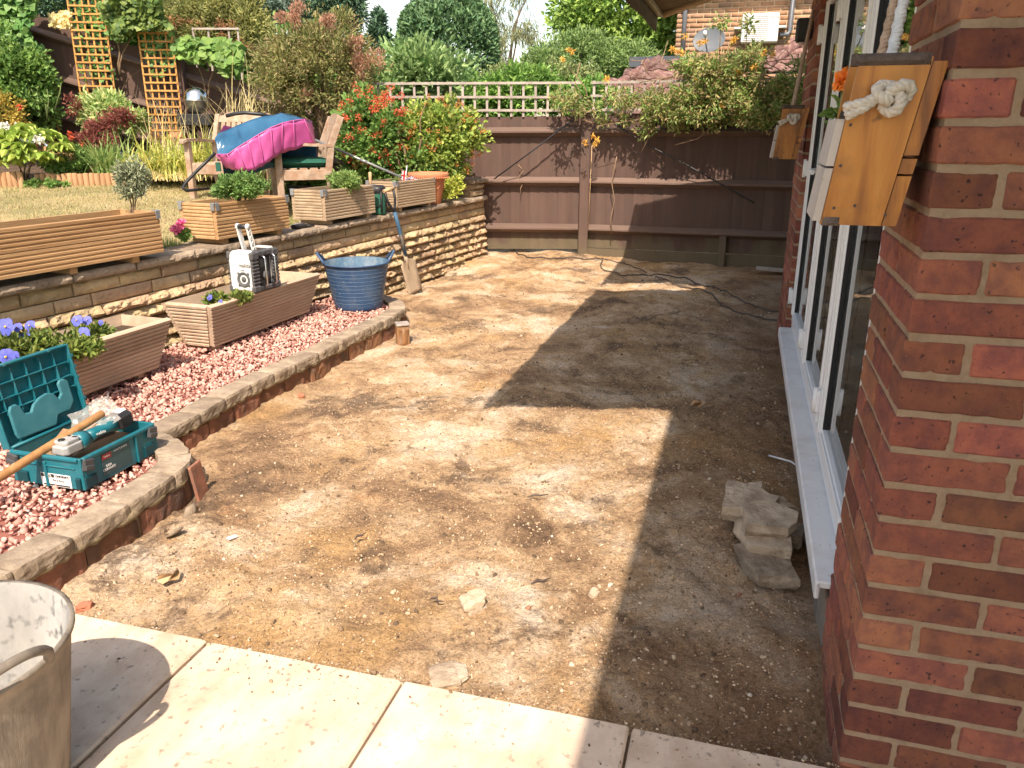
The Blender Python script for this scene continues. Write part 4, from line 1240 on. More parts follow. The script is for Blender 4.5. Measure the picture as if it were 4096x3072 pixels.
for big, s0 in ((True, 0.03), (False, 3.36)):
    hanging_planter('large looking orange pine planter with rope knot, hung on the near brick corner' if big else 'orange pine planter with rope knot hung on the far brick pier', s0, big, None)
    hook = HP(s0 + (0.20 if big else 0.28), 0.02, 2.02)
    r = 0.0105
    tx = 'near' if big else 'far'
    add_rope('pale blue-grey twisted rope rising from the near planter to the wall' if big else 'twisted rope rising from the near end of the far planter', [HP(s0 + 0.012, 0.085, 1.43), HP(s0 + 0.035, 0.085, 1.485), HP(s0 + 0.05, 0.08, 1.52), hook], M_ropeb if big else M_rope, r)
    add_rope('tan twisted rope rising behind the pale rope of the near planter' if big else 'second twisted rope at the back end of the far planter', [HP(s0 + 0.158, 0.085, 1.44), HP(s0 + 0.15, 0.085, 1.50), hook + HU * 0.02], M_rope, r)
    # knot outside the end board
    c = HP(s0 - 0.018, 0.080, 1.432 if big else 1.43)
    mb = MB(); kn = trefoil(c, -HN, Vector((0, 0, 1)), -HU, 0.0100)
    rope_mesh(mb, kn, 0.0105, 34)
    for dz, dl in ((-0.018, 0.075), (-0.032, 0.07)):
        rope_mesh(mb, [c + HN * 0.02, c + HN * 0.045 + Vector((0, 0, dz * 0.6)) - HU * 0.006, c + HN * dl + Vector((0, 0, dz))], 0.009, 34)
    o = mb.build('rope_knot', M_ropew); tag(o, 'white overhand rope knot on the end of the near hanging planter' if big else 'white rope knot on the end of the far hanging planter', 'knot')
    tp_ = bpy.data.objects['hanging_planter' if big else 'hanging_planter.001']
    for (o_, z_) in ((0.150, 0.030), (0.148, 0.105), (0.140, 0.175), (0.062, 0.02), (0.115, 0.035)):
        m4 = MB(); m4.lathe([(0.0, 0.0012), (0.0022, 0.001), (0.003, 0.0)], 8, Matrix.Translation((-0.0005, o_, z_)) @ Matrix.Rotation(R(-90), 4, 'Y')); m4.build('nail_head', M_rot, tp_)
# ------------------------------------------------------------------ decking planters
M_deckA = surf('new_decking', [(0.28, (0.32, 0.175, 0.075)), (0.5, (0.44, 0.27, 0.13)), (0.7, (0.51, 0.33, 0.165))], scale=9, stretch=(0.12, 1, 1), rough=0.75, bump=0.35, var=0.08)
M_deckB = surf('old_decking', [(0.28, (0.26, 0.185, 0.115)), (0.5, (0.39, 0.29, 0.185)), (0.7, (0.47, 0.365, 0.245))], scale=9, stretch=(0.12, 1, 1), rough=0.85, bump=0.4, var=0.09, dirt=(0.25, 0.18, 0.12), dirt_scale=5, dirt_amt=0.4)
M_deckC = surf('brown_decking', [(0.28, (0.33, 0.235, 0.16)), (0.5, (0.45, 0.34, 0.24)), (0.7, (0.53, 0.42, 0.31))], scale=9, stretch=(0.12, 1, 1), rough=0.85, bump=0.4, var=0.09, dirt=(0.52, 0.42, 0.31), dirt_scale=6, dirt_amt=0.5)
M_liner = plain('black_liner', (0.02, 0.02, 0.022), rough=0.5)
M_zinc = plain('zinc_bracket', (0.45, 0.46, 0.48), rough=0.4, metallic=0.8)

def ribbed(bl, br, tl, tr, a, b, ribs, thick, groove=0.0045):
    """board lofted between two corner lines, from height fraction a to b, ribs on the outside"""
    bl, br, tl, tr = map(Vector, (bl, br, tl, tr))
    nrm = (br - bl).cross(tl - bl).normalized()
    prof = []
    for k in range(ribs):
        z0 = k / ribs; z1 = (k + 1) / ribs
        prof += [(z0 + 0.10 / ribs, 0.0), (z0 + 0.30 / ribs, groove), (z0 + 0.72 / ribs, groove), (z0 + 0.90 / ribs, 0.0)]
    prof = [(0.0, -0.002)] + prof[1:-1] + [(1.0, -0.002)]
    prof[1] = (prof[1][0] * 0.3, groove); prof[-2] = (1 - (1 - prof[-2][0]) * 0.3, groove)
    prof = prof + [(1.0, -thick), (0.0, -thick)]
    vs = []
    for side in (0, 1):
        B, T = (bl, tl) if side == 0 else (br, tr)
        for z, d in prof:
            f = a + (b - a) * z
            vs.append(B.lerp(T, f) + nrm * d)
    m = len(prof)
    fs = [tuple(range(m)), tuple(range(m, 2 * m))[::-1]]
    for k in range(m):
        k2 = (k + 1) % m
        fs.append((k, m + k, m + k2, k2))
    return vs, fs

def deck_planter(label, corner, az, L_, D_, H_, mat, flare=0.0, groove=0.0045, feet=(), soil=0.045, ribs=5, brackets=False, foot_h=0.035, foot_mat=None, boards=2, z_soil_mat=None):
    """corner = front left bottom corner; local x along the front, local y to the back; flare widens towards the top"""
    t = thing('planter', label, 'planter', corner, R(90 - az))
    th = 0.024; e = flare
    cb = {'fl': (0, 0, 0), 'fr': (L_, 0, 0), 'br': (L_, D_, 0), 'bl': (0, D_, 0)}
    ct = {'fl': (-e, -e, H_), 'fr': (L_ + e, -e, H_), 'br': (L_ + e, D_ + e, H_), 'bl': (-e, D_ + e, H_)}
    def inset(p, dx, dy): return (p[0] + dx, p[1] + dy, p[2])
    for k in range(boards):
        a, b = k / boards + (0.004 if k else 0), (k + 1) / boards - 0.004
        mb = MB(); mb.add(*ribbed(cb['fl'], cb['fr'], ct['fl'], ct['fr'], a, b, ribs, th, groove)); mb.build('front_board', mat, t)
        mb = MB(); mb.add(*ribbed(cb['br'], cb['bl'], ct['br'], ct['bl'], a, b, ribs, th, groove)); mb.build('back_board', mat, t)
        g = th + 0.001
        mb = MB(); mb.add(*ribbed(inset(cb['bl'], 0, -g), inset(cb['fl'], 0, g), inset(ct['bl'], 0, -g), inset(ct['fl'], 0, g), a, b, ribs, th, groove)); mb.build('end_board', mat, t)
        mb = MB(); mb.add(*ribbed(inset(cb['fr'], 0, g), inset(cb['br'], 0, -g), inset(ct['fr'], 0, g), inset(ct['br'], 0, -g), a, b, ribs, th, groove)); mb.build('end_board', mat, t)
    zs = H_ - soil; f = e * zs / H_
    mb = MB(); q = th + 0.002
    vs = [(-f + q, -f + q, zs), (L_ + f - q, -f + q, zs), (L_ + f - q, D_ + f - q, zs), (-f + q, D_ + f - q, zs), (q, q, 0.01), (L_ - q, q, 0.01), (L_ - q, D_ - q, 0.01), (q, D_ - q, 0.01)]
    mb.add(vs, [(0, 1, 2, 3), (7, 6, 5, 4), (4, 5, 1, 0), (5, 6, 2, 1), (6, 7, 3, 2), (7, 4, 0, 3)]); mb.build('soil', z_soil_mat or M_earth, t)
    if brackets:
        lm = MB()
        for (x, y, sx, sy) in ((0, 0, 1, 1), (L_, 0, -1, 1), (0, D_, 1, -1)):
            mb = MB()
            mb.cbox((x + sx * 0.013, y - sy * 0.010, H_ - 0.02), (0.03, 0.004, 0.045), 0.001); mb.cbox((x - sx * 0.010, y + sy * 0.013, H_ - 0.02), (0.004, 0.03, 0.045), 0.001)
            mb.cbox((x + sx * 0.008, y + sy * 0.008, H_ + 0.003), (0.036, 0.036, 0.004), 0.001)
            mb.build('corner_bracket', M_zinc, t)
    for fx in feet:
        mb = MB(); mb.cbox((fx, D_ / 2, -foot_h / 2 - 0.0005), (0.045, D_ - 0.03, foot_h), 0.003); mb.build('foot', foot_mat or mat, t)
    return t
def cop(Y): return 0.655 + 0.045 * (Y - 3.0) / 5.515
deck_planter('long empty new orange decking planter on the coping at the far left', Vector((-2.015, 4.52, cop(4.52) + 0.030)) - RU * 1.56, 24.1, 1.56, 0.30, 0.234, M_deckA, feet=(0.12, 0.55, 0.99, 1.38), soil=0.075, brackets=True, z_soil_mat=M_liner)
deck_planter('orange decking planter on the coping filled with a leafy green mound', (-1.852, 4.955, cop(5.2) + 0.035), 25.0, 0.672, 0.30, 0.222, M_deckA, feet=(0.08, 0.585), brackets=True)
deck_planter('grey decking planter on the coping in front of the wooden armchair', (-1.395, 5.93, cop(6.2) + 0.035), 24.0, 0.66, 0.30, 0.222, M_deckB, feet=(0.08, 0.585), brackets=True)
deck_planter('grey decking planter on the coping holding the flag windmill', (-0.985, 6.83, cop(7.1) + 0.035), 24.1, 0.665, 0.30, 0.220, M_deckB, feet=(0.08, 0.585), brackets=True)
deck_planter('flared brown trough on the gravel with the white radio in it', (-1.735, 4.37, 0.170), 18.9, 0.99, 0.20, 0.255, M_deckC, flare=0.068, groove=0.0075, feet=(0.06, 0.94), foot_h=0.03, ribs=6, soil=0.085)
deck_planter('flared brown trough on the gravel full of blue pansies', Vector((-1.885, 3.965, 0.170)) - Vector((math.sin(R(19.5)), math.cos(R(19.5)), 0)) * 1.0, 19.5, 1.00, 0.20, 0.255, M_deckC, flare=0.068, groove=0.0075, feet=(0.06, 0.90), foot_h=0.03, ribs=6, soil=0.05)

# ------------------------------------------------------------------ jobsite radio
M_rwhite = plain('white_radio_shell', (0.74, 0.74, 0.71), rough=0.42, bump=0.02, v=0.03)
M_rubber = surf('grey_rubber', [(0.055, 0.055, 0.058), (0.12, 0.12, 0.125)], scale=30, rough=0.7, bump=0.3)
M_chrome = plain('chrome_bar', (0.62, 0.62, 0.64), rough=0.22, metallic=1.0)
M_lcd = plain('radio_panel', (0.035, 0.037, 0.042), rough=0.3)
M_ink = plain('black_ink', (0.02, 0.02, 0.02), rough=0.6)
RADAZ = 20.0
radio = thing('jobsite_radio', 'white jobsite radio with tall carry handle standing in a flared trough', 'radio', (-1.640, 4.685, 0.432), R(90 - RADAZ))
# local x along the trough away from camera, local y to the left; the white speaker end faces -x
mb = MB(); W2 = 0.075
poly = [(-W2, 0.012), (W2, 0.012), (W2, 0.20), (W2 - 0.012, 0.232), (W2 - 0.028, 0.246), (-W2 + 0.028, 0.246), (-W2 + 0.012, 0.232), (-W2, 0.20)]
mb.prism(poly, 0.055, Matrix(((0, 0, 1, 0), (1, 0, 0, 0), (0, 1, 0, 0), (0, 0, 0, 1)))); mb.build('speaker_end', M_rwhite, radio)
mb = MB(); mb.prism(poly, 0.055, Matrix(((0, 0, 1, 0.20), (1, 0, 0, 0), (0, 1, 0, 0), (0, 0, 0, 1)))); mb.build('speaker_end', M_rwhite, radio)
mb = MB(); mb.cbox((0.1275, 0, 0.13), (0.145, 0.142, 0.225), 0.01); mb.build('body', M_lcd, radio)
def bumpers():
    for sx, x in ((0, 0.030), (1, 0.225)):
        for sy in (-1, 1):
            mb = MB()
            mb.cbox((x, sy * (W2 + 0.006), 0.215), (0.07, 0.03, 0.05), 0.009); mb.cbox((x, sy * (W2 + 0.006), 0.015), (0.07, 0.03, 0.045), 0.009)
            mb.cbox((x, sy * (W2 + 0.004), 0.115), (0.058, 0.018, 0.17), 0.004)
            for k in range(7): mb.cbox((x, sy * (W2 + 0.014), 0.052 + 0.021 * k), (0.062, 0.010, 0.010), 0.003)
            mb.build('corner_bumper', M_rubber, radio)
bumpers()
mb = MB(); mb.cbox((0.1275, -W2 - 0.002, 0.225), (0.20, 0.03, 0.035), 0.008); mb.cbox((0.1275, -W2 - 0.002, 0.012), (0.20, 0.03, 0.032), 0.008); mb.build('front_bumper', M_rubber, radio)
for x in (0.082, 0.176):
    mb = MB(); y0 = -W2 + 0.002
    mb.tube([(x, y0, 0.205), (x, y0 - 0.042, 0.207), (x, y0 - 0.05, 0.197), (x, y0 - 0.05, 0.04), (x, y0 - 0.042, 0.03), (x, y0, 0.03)], 0.006, 8); mb.build('guard_bar', M_chrome, radio)
mb = MB(); mb.lathe([(0, 0), (0.026, 0), (0.026, 0.02), (0.022, 0.024), (0, 0.024)], 20, Matrix.Translation((0.13, -W2 + 0.004, 0.085)) @ Matrix.Rotation(R(90), 4, 'X')); mb.build('tuning_knob', M_rubber, radio)
mb = MB(); mb.cbox((0.128, -W2 + 0.002, 0.165), (0.075, 0.006, 0.05), 0.002); mb.build('display', plain('lcd_glass', (0.09, 0.10, 0.10), rough=0.12), radio)
for xe, sg in ((-0.001, 1), (0.256, -1)):
    spk = MB()
    Mx = Matrix(((0, 0, -sg, xe), (1, 0, 0, -0.018), (0, 1, 0, 0.075), (0, 0, 0, 1)))
    spk.lathe([(0.046, -0.004), (0.046, 0.004), (0.042, 0.006), (0.036, 0.002), (0.020, -0.003), (0.016, 0.002), (0.0, 0.004)], 28, Mx)
    for a in (45, 135, 225, 315): spk.cbox((math.cos(R(a)) * 0.05, math.sin(R(a)) * 0.05, 0.001), (0.016, 0.016, 0.008), 0.004, Mx)
    spk.build('speaker', plain('speaker_cone', (0.10, 0.105, 0.105), rough=0.5), radio)
mb = MB()
for z in (0.128, 0.148, 0.170, 0.190): mb.box((-0.0005, 0, z), (0.001, 0.148, 0.0012))
mb.build('panel_groove', plain('groove_grey', (0.42, 0.42, 0.40), rough=0.6), radio)
def text_obj(body, size, mat, parent, M, name='lettering', shear=0.0, ext=0.0006):
    cu = bpy.data.curves.new(name, 'FONT'); cu.body = body; cu.size = size; cu.extrude = ext; cu.shear = shear; cu.align_x = 'CENTER'; cu.align_y = 'CENTER'
    tmp = bpy.data.objects.new(name, cu); COL.objects.link(tmp)
    dg = bpy.context.evaluated_depsgraph_get(); dg.update()
    me = bpy.data.meshes.new_from_object(tmp.evaluated_get(dg))
    bpy.data.objects.remove(tmp, do_unlink=True)
    me.materials.clear(); me.materials.append(mat)
    me.transform(M)
    return mesh_obj(name, me, parent)
# text on the -x face: text x -> -y (reading from the camera side), text y -> z
MT = Matrix(((0, 0, -1, -0.0015), (-1, 0, 0, -0.032), (0, 1, 0, 0.160), (0, 0, 0, 1)))
text_obj('makita', 0.032, M_ink, radio, MT, shear=0.2)
text_obj('DAB', 0.012, M_ink, radio, Matrix.Translation((0, 0.018, -0.030)) @ MT)
def hplate(y):
    """handle arm beside the shell with triangular openings"""
    mb = MB(); base = Vector((0.10, y, 0.215)); top = Vector((0.055, y, 0.385)); w = 0.016; t_ = 0.012
    d = (top - base); L_ = d.length; u = d / L_; v = Vector((u.z, 0, -u.x))
    def quad(a, b, wd):
        c = (a + b) / 2; ll = (b - a).length; uu = (b - a) / ll
        an = math.atan2(uu.x, uu.z)
        mb.cbox(c, (wd, t_, ll), 0.002, rot=(0, an, 0))
    quad(base - v * w * 0.85, top - v * w * 0.85, 0.006); quad(base + v * w * 0.85, top + v * w * 0.85, 0.006)
    k = 8
    for i in range(k):
        a = base + u * (L_ * (0.1 + 0.8 * i / k)); b = base + u * (L_ * (0.1 + 0.8 * (i + 1) / k)); s = 1 if i % 2 else -1
        quad(a - v * w * 0.8 * s, b + v * w * 0.8 * s, 0.005)
    for p in (base, top): mb.lathe([(0, -t_ / 2), (w + 0.003, -t_ / 2), (w + 0.003, t_ / 2), (0, t_ / 2)], 16, Matrix.Translation(p) @ Matrix.Rotation(R(90), 4, 'X'))
    mb.cbox((0.078, y + (0.004 if y < 0 else -0.004), 0.30), (0.030, 0.003, 0.15), 0.001, rot=(0, math.atan2(u.x, u.z), 0))
    return mb
for y in (-0.042, 0.030): hplate(y).build('handle_arm', M_rwhite, radio)
mb = MB(); mb.tube([(0.055, -0.036, 0.385), (0.055, 0.024, 0.385)], 0.014, 14); mb.build('handle_grip', M_blackplastic, radio)
mb = MB(); mb.tube([(0.19, 0.045, 0.24), (0.175, 0.045, 0.34)], 0.004, 8); mb.build('antenna', M_blackplastic, radio)

# ------------------------------------------------------------------ flexible tubs
def tub(label, c, r_top, r_bot, h, mat, inner, haz, lean=0.0, rib=True, rib_mat=None):
    t = thing('flexible_tub', label, 'tub', c, 0)
    prof = [(0.0, 0.0), (r_bot - 0.012, 0.0), (r_bot, 0.008)]
    for k in range(1, 13):
        z = 0.008 + (h - 0.008) * k / 12; r = r_bot + (r_top - r_bot) * k / 12
        prof.append((r, z))
    prof += [(r_top + 0.007, h - 0.002), (r_top + 0.007, h + 0.008), (r_top - 0.002, h + 0.008)]
    mb = MB(); mb.lathe(prof, 56); mb.build('shell', mat, t)
    mb = MB(); mb.lathe([(0.0, 0.006), (r_bot - 0.012, 0.006), (r_bot - 0.004, 0.014), (r_top - 0.006, h - 0.004), (r_top - 0.002, h + 0.0075)][::-1], 56); mb.build('lining', inner, t)
    if rib:
        for k in range(2, 12):
            z = 0.008 + (h - 0.008) * k / 12; r = r_bot + (r_top - r_bot) * k / 12
            mb = MB(); mb.tube([(r * math.cos(2 * math.pi * i / 48), r * math.sin(2 * math.pi * i / 48), z) for i in range(48)], 0.0016, 5, closed=True); mb.build('moulded_rib', rib_mat or mat, t)
    for a in (haz, haz + 180):
        pts = []
        for i in range(15):
            f = i / 14; an = R(a) + R(22) * (f * 2 - 1)
            lift = math.sin(f * math.pi) ** 0.6
            rr = r_top + 0.004 + 0.035 * lift
            pts.append((rr * math.cos(an), rr * math.sin(an), h + 0.002 + 0.072 * lift))
        mb = MB(); mb.tube(pts, 0.0095, 10); mb.build('handle', mat, t)
    t.rotation_euler = (R(lean), 0, 0)
    return t
M_blue = surf('blue_rubber', [(0.028, 0.070, 0.155), (0.04, 0.092, 0.19)], scale=7, rough=0.45, bump=0.12, spec=0.4, dirt=(0.16, 0.19, 0.23), dirt_scale=9, dirt_amt=0.35, spots=(0.34, 0.36, 0.38), spot_scale=60, spot_thr=(0.68, 0.76))
M_bluein = surf('blue_dusty', [(0.05, 0.12, 0.20), (0.13, 0.21, 0.28)], scale=14, rough=0.7, bump=0.2, dirt=(0.30, 0.34, 0.36), dirt_scale=12, dirt_amt=0.5)
tub('blue flexible tub standing on the red gravel', (-1.125, 5.62, 0.122), 0.232, 0.168, 0.335, M_blue, M_bluein, 12, rib_mat=plain('pale_blue_rib', (0.10, 0.16, 0.24), rough=0.5))
M_mud = surf('muddy_black_tub', [(0.3, (0.12, 0.104, 0.085)), (0.5, (0.185, 0.16, 0.13)), (0.7, (0.28, 0.245, 0.20))], scale=16, stretch=(1, 1, 0.10), rough=0.85, bump=0.4, dirt=(0.38, 0.33, 0.26), dirt_scale=5, dirt_amt=0.6)
M_cem = surf('cement_splash', [(0.3, (0.27, 0.265, 0.245)), (0.6, (0.42, 0.41, 0.38))], scale=6, stretch=(1, 1, 0.35), rough=0.9, bump=0.5, dirt=(0.20, 0.205, 0.20), dirt_scale=6, dirt_amt=0.85, spots=(0.10, 0.10, 0.10), spot_scale=34, spot_thr=(0.55, 0.72))
tub('cement stained dark tub on the paving at the lower left', (-1.13, 1.285, 0.034), 0.236, 0.178, 0.372, M_mud, M_cem, -28, rib=False)

# ------------------------------------------------------------------ spade
M_steel = surf('muddy_blade', [(0.33, 0.25, 0.17), (0.44, 0.35, 0.25)], scale=10, rough=0.8, bump=0.3, metallic=0.1)
M_shaft = surf('blue_shaft', [(0.45, (0.045, 0.11, 0.19)), (0.55, (0.06, 0.14, 0.23)), (0.62, (0.33, 0.26, 0.18))], scale=7, stretch=(1, 1, 0.35), rough=0.6, bump=0.2)
M_ash = surf('ash_handle', [(0.42, 0.27, 0.14), (0.55, 0.38, 0.22)], scale=9, rough=0.7, bump=0.2)
spade = thing('spade', 'blue shafted spade leaning against the stone wall', 'spade', (-0.845, 6.72, 0.0))
top = Vector((-1.025 + 0.845, 6.64 - 6.72, 0.905)); bot = Vector((0.0, 0.0, 0.015))
d = (top - bot); u = d.normalized()
side = Vector((0.62, 0.78, 0)); side = (side - u * side.dot(u)).normalized(); nrm = u.cross(side)
def SP(a, s, n_=0.0): return bot + u * a + side * s + nrm * n_
mb = MB(); rows = []
prof = [(0.0, 0.082), (0.02, 0.084), (0.12, 0.086), (0.20, 0.088), (0.265, 0.090), (0.285, 0.06), (0.30, 0.02)]
vs = []
for a, w in prof:
    for k in (-1, -0.5, 0, 0.5, 1): vs.append(SP(a, w * k, 0.010 * (1 - k * k) - 0.004))
for a, w in prof:
    for k in (-1, -0.5, 0, 0.5, 1): vs.append(SP(a, w * k, 0.010 * (1 - k * k) - 0.007))
m = len(prof) * 5; fs = []
for i in range(len(prof) - 1):
    for k in range(4):
        fs.append((i * 5 + k, i * 5 + k + 1, (i + 1) * 5 + k + 1, (i + 1) * 5 + k)); fs.append((m + i * 5 + k, m + (i + 1) * 5 + k, m + (i + 1) * 5 + k + 1, m + i * 5 + k + 1))
    fs.append((i * 5, (i + 1) * 5, m + (i + 1) * 5, m + i * 5)); fs.append((i * 5 + 4, m + i * 5 + 4, m + (i + 1) * 5 + 4, (i + 1) * 5 + 4))
for k in range(4): fs.append((k, m + k, m + k + 1, k + 1))
mb.add(vs, fs, None, True); mb.build('blade', M_steel, spade)
Ls = d.length
mb = MB(); mb.tube([SP(0.20, 0, 0.012), SP(0.28, 0, 0.012), SP(0.34, 0, 0.004)], [0.010, 0.016, 0.018], 12); mb.build('socket', M_steel, spade)
mb = MB(); mb.tube([SP(0.33, 0), SP(0.60, 0, -0.004), SP(Ls - 0.20, 0)], 0.0165, 12); mb.build('shaft', M_shaft, spade)
mb = MB()
for s in (-1, 1): mb.tube([SP(Ls - 0.22, 0), SP(Ls - 0.16, 0.018 * s), SP(Ls - 0.10, 0.045 * s), SP(Ls - 0.01, 0.05 * s)], 0.011, 8)
mb.build('yoke', M_blackplastic, spade)
mb = MB(); mb.tube([SP(Ls - 0.012, -0.06), SP(Ls - 0.012, 0.06)], 0.015, 12); mb.build('grip', M_ash, spade)

# ------------------------------------------------------------------ tool case with grinder
M_teal = surf('teal_plastic', [(0.006, 0.115, 0.150), (0.010, 0.15, 0.19)], scale=9, rough=0.42, bump=0.06, spec=0.45, dirt=(0.10, 0.23, 0.26), dirt_scale=8, dirt_amt=0.25, spots=(0.22, 0.27, 0.27), spot_scale=45, spot_thr=(0.70, 0.76))
M_tealshade = plain('teal_recess_shade', (0.003, 0.045, 0.058), rough=0.5)  # darker teal paints in the shadow of the case's foot recesses
M_teal2 = surf('teal_dusty', [(0.03, 0.16, 0.20), (0.06, 0.21, 0.25)], scale=16, rough=0.5, bump=0.1)
M_rim = plain('white_label', (0.74, 0.74, 0.72), rough=0.5)
M_redlab = plain('red_label', (0.42, 0.05, 0.04), rough=0.45)
M_card = surf('cardboard', [(0.26, 0.15, 0.08), (0.36, 0.23, 0.13)], scale=14, rough=0.9, bump=0.3)
A_ = Vector((-1.856, 2.652)); B_ = Vector((-1.541, 2.561)); ang = math.atan2((B_ - A_).y, (B_ - A_).x)
case = thing('tool_case', 'teal plastic tool case with its lid open on the red gravel', 'tool case', (A_.x, A_.y, 0.128), ang)
# local x: along the short side (labelled), local y: along the long side
SXc, SYc, HZc = 0.322, 0.385, 0.125
def shell_box(mb, x0, x1, y0, y1, z0, z1, th):
    mb.box(((x0 + x1) / 2, (y0 + y1) / 2, z0 + th / 2), (x1 - x0 - 2 * th, y1 - y0 - 2 * th, th))
    mb.cbox(((x0 + x1) / 2, y0 + th / 2, (z0 + z1) / 2), (x1 - x0, th, z1 - z0), 0.003); mb.cbox(((x0 + x1) / 2, y1 - th / 2, (z0 + z1) / 2), (x1 - x0, th, z1 - z0), 0.003)
    mb.cbox((x0 + th / 2, (y0 + y1) / 2, (z0 + z1) / 2), (th, y1 - y0 - 2 * th, z1 - z0), 0.003); mb.cbox((x1 - th / 2, (y0 + y1) / 2, (z0 + z1) / 2), (th, y1 - y0 - 2 * th, z1 - z0), 0.003)
mb = MB(); shell_box(mb, 0, SXc, 0, SYc, 0, HZc, 0.010); mb.build('base_shell', M_teal, case)
mb = MB()
mb.cbox((SXc / 2, -0.004, HZc - 0.006), (SXc - 0.02, 0.010, 0.014), 0.003); mb.cbox((SXc + 0.004, SYc / 2, HZc - 0.006), (0.010, SYc - 0.02, 0.014), 0.003)
mb.cbox((0.16, -0.003, 0.05), (0.012, 0.008, 0.10), 0.002); mb.cbox((SXc + 0.003, SYc - 0.115, 0.055), (0.008, 0.010, 0.11), 0.002)
mb.cbox((0.23, -0.003, 0.085), (0.13, 0.006, 0.006), 0.002); mb.cbox((0.11, -0.003, 0.085), (0.06, 0.006, 0.006), 0.002)
mb.build('base_rib', M_teal, case)
for (x, y, sx, sy) in ((0.05, -0.003, 0.05, 0.01), (SXc - 0.02, -0.003, 0.02, 0.01), (SXc + 0.003, 0.03, 0.01, 0.045), (SXc + 0.003, SYc - 0.05, 0.01, 0.045)):
    mb = MB(); mb.cbox((x, y, 0.028), (sx, sy * 1.2, 0.042), 0.002); mb.build('foot_recess_shade', M_tealshade, case)
M_latch = plain('smoke_latch', (0.06, 0.062, 0.066), rough=0.22)
for (x, y, rz) in ((0.02, -0.008, 0), (SXc + 0.008, 0.025, 90), (SXc + 0.008, SYc - 0.03, 90)):
    mb = MB(); mb.cbox((0, 0, 0), (0.05, 0.014, 0.045), 0.005); mb.cbox((0, -0.008, -0.01), (0.042, 0.008, 0.02), 0.003)
    mb.build('latch', M_latch, case, loc=(x, y, HZc - 0.03), rot=(0, R(14), R(rz)))
mb = MB(); mb.cbox((0.198, -0.0012, 0.028), (0.135, 0.002, 0.050), 0.0008); lab = mb.build('address_label', M_rim, case)
mb = MB(); mb.box((0.163, -0.0026, 0.045), (0.06, 0.0012, 0.013)); mb.box((0.198, -0.0026, 0.009), (0.118, 0.0012, 0.005)); mb.build('label_print', M_ink, lab)
MTl = Matrix(((1, 0, 0, 0.165), (0, 0, -1, -0.0035), (0, 1, 0, 0.045), (0, 0, 0, 1)))
text_obj('TOOL', 0.013, M_rim, lab, MTl)
text_obj('DHR202RTJ', 0.012, M_ink, lab, Matrix.Translation((0.065, 0, 0)) @ MTl)
text_obj('M-r-e D-a-a', 0.011, M_ink, lab, Matrix.Translation((0.045, 0, -0.017)) @ MTl)
M_side = surf('printed_sticker', [(0.035, 0.085, 0.095), (0.07, 0.125, 0.13)], scale=10, rough=0.4, bump=0.05)
mb = MB(); mb.cbox((SXc + 0.0008, 0.165, 0.060), (0.002, 0.145, 0.085), 0.0008); st = mb.build('side_sticker', M_side, case)
mb = MB(); mb.box((SXc + 0.0022, 0.118, 0.090), (0.0012, 0.045, 0.020)); mb.build('red_badge', M_redlab, st)
MTs = Matrix(((0, 0, 1, SXc + 0.0030), (1, 0, 0, 0.118), (0, 1, 0, 0.090), (0, 0, 0, 1)))
text_obj('Makita', 0.012, M_rim, st, MTs)
text_obj('WHAT\'S INSIDE', 0.010, M_rim, st, Matrix.Translation((-0.0008, 0.070, 0.004)) @ MTs)
text_obj('DGA\nCORDLESS', 0.013, M_rim, st, Matrix.Translation((-0.0008, 0.005, -0.045)) @ MTs)
# lid, hinged on the x = 0 side
lid_p = Vector((0.004, 0.0, HZc))
M_lid = Matrix.Translation(lid_p) @ Matrix.Rotation(R(-9), 4, 'Y')
# lid local: z up the lid (its depth), y along hinge, -x is the outside
lw = 0.305
mb = MB(); mb.cbox((-0.030, SYc / 2, lw / 2), (0.008, SYc, lw), 0.003, M_lid)
for y in (0.004, SYc - 0.004): mb.cbox((-0.016, y, lw / 2), (0.034, 0.008, lw), 0.002, M_lid)
for z in (0.004, lw - 0.004): mb.cbox((-0.016, SYc / 2, z), (0.034, SYc - 0.016, 0.008), 0.002, M_lid)
lid = mb.build('lid', M_teal, case)
for y in (0.05, 0.115, 0.18, 0.245, 0.31):
    mb = MB(); mb.cbox((-0.018, y, 0.20), (0.018, 0.004, 0.17), 0.001, M_lid); mb.build('lid_rib', M_teal, lid)
for z in (0.135, 0.18, 0.235):
    mb = MB(); mb.cbox((-0.0175, SYc / 2, z), (0.020, SYc - 0.03, 0.004), 0.001, M_lid); mb.build('lid_rib', M_teal, lid)
for y in (0.09, 0.29):
    mb = MB(); mb.cbox((-0.004, y, lw - 0.004), (0.012, 0.014, 0.012), 0.002, M_lid); mb.build('lid_catch', M_teal2, lid)
for k in range(6):
    mb = MB(); mb.cbox((-0.014, SYc + 0.004, 0.03 + 0.045 * k), (0.03, 0.010, 0.012), 0.002, M_lid); mb.build('lid_lug', M_teal, lid)
mb = MB()
mp_ = [(0.02, 0.02), (0.19, 0.015), (0.21, 0.05), (0.27, 0.05), (0.30, 0.08), (0.30, 0.165), (0.285, 0.178), (0.262, 0.178), (0.250, 0.165), (0.252, 0.125), (0.235, 0.110), (0.218, 0.138), (0.19, 0.148), (0.155, 0.142), (0.12, 0.125), (0.10, 0.10), (0.075, 0.105), (0.066, 0.135), (0.052, 0.15), (0.025, 0.148), (0.014, 0.13), (0.012, 0.04)]
mb.prism(mp_, 0.014, M_lid @ Matrix(((0, 0, 1, -0.014), (1, 0, 0, 0.035), (0, 1, 0, 0.0), (0, 0, 0, 1)))); mo = mb.build('tool_mould', M_teal2, lid)
bv = mo.modifiers.new('round', 'BEVEL'); bv.width = 0.006; bv.segments = 3
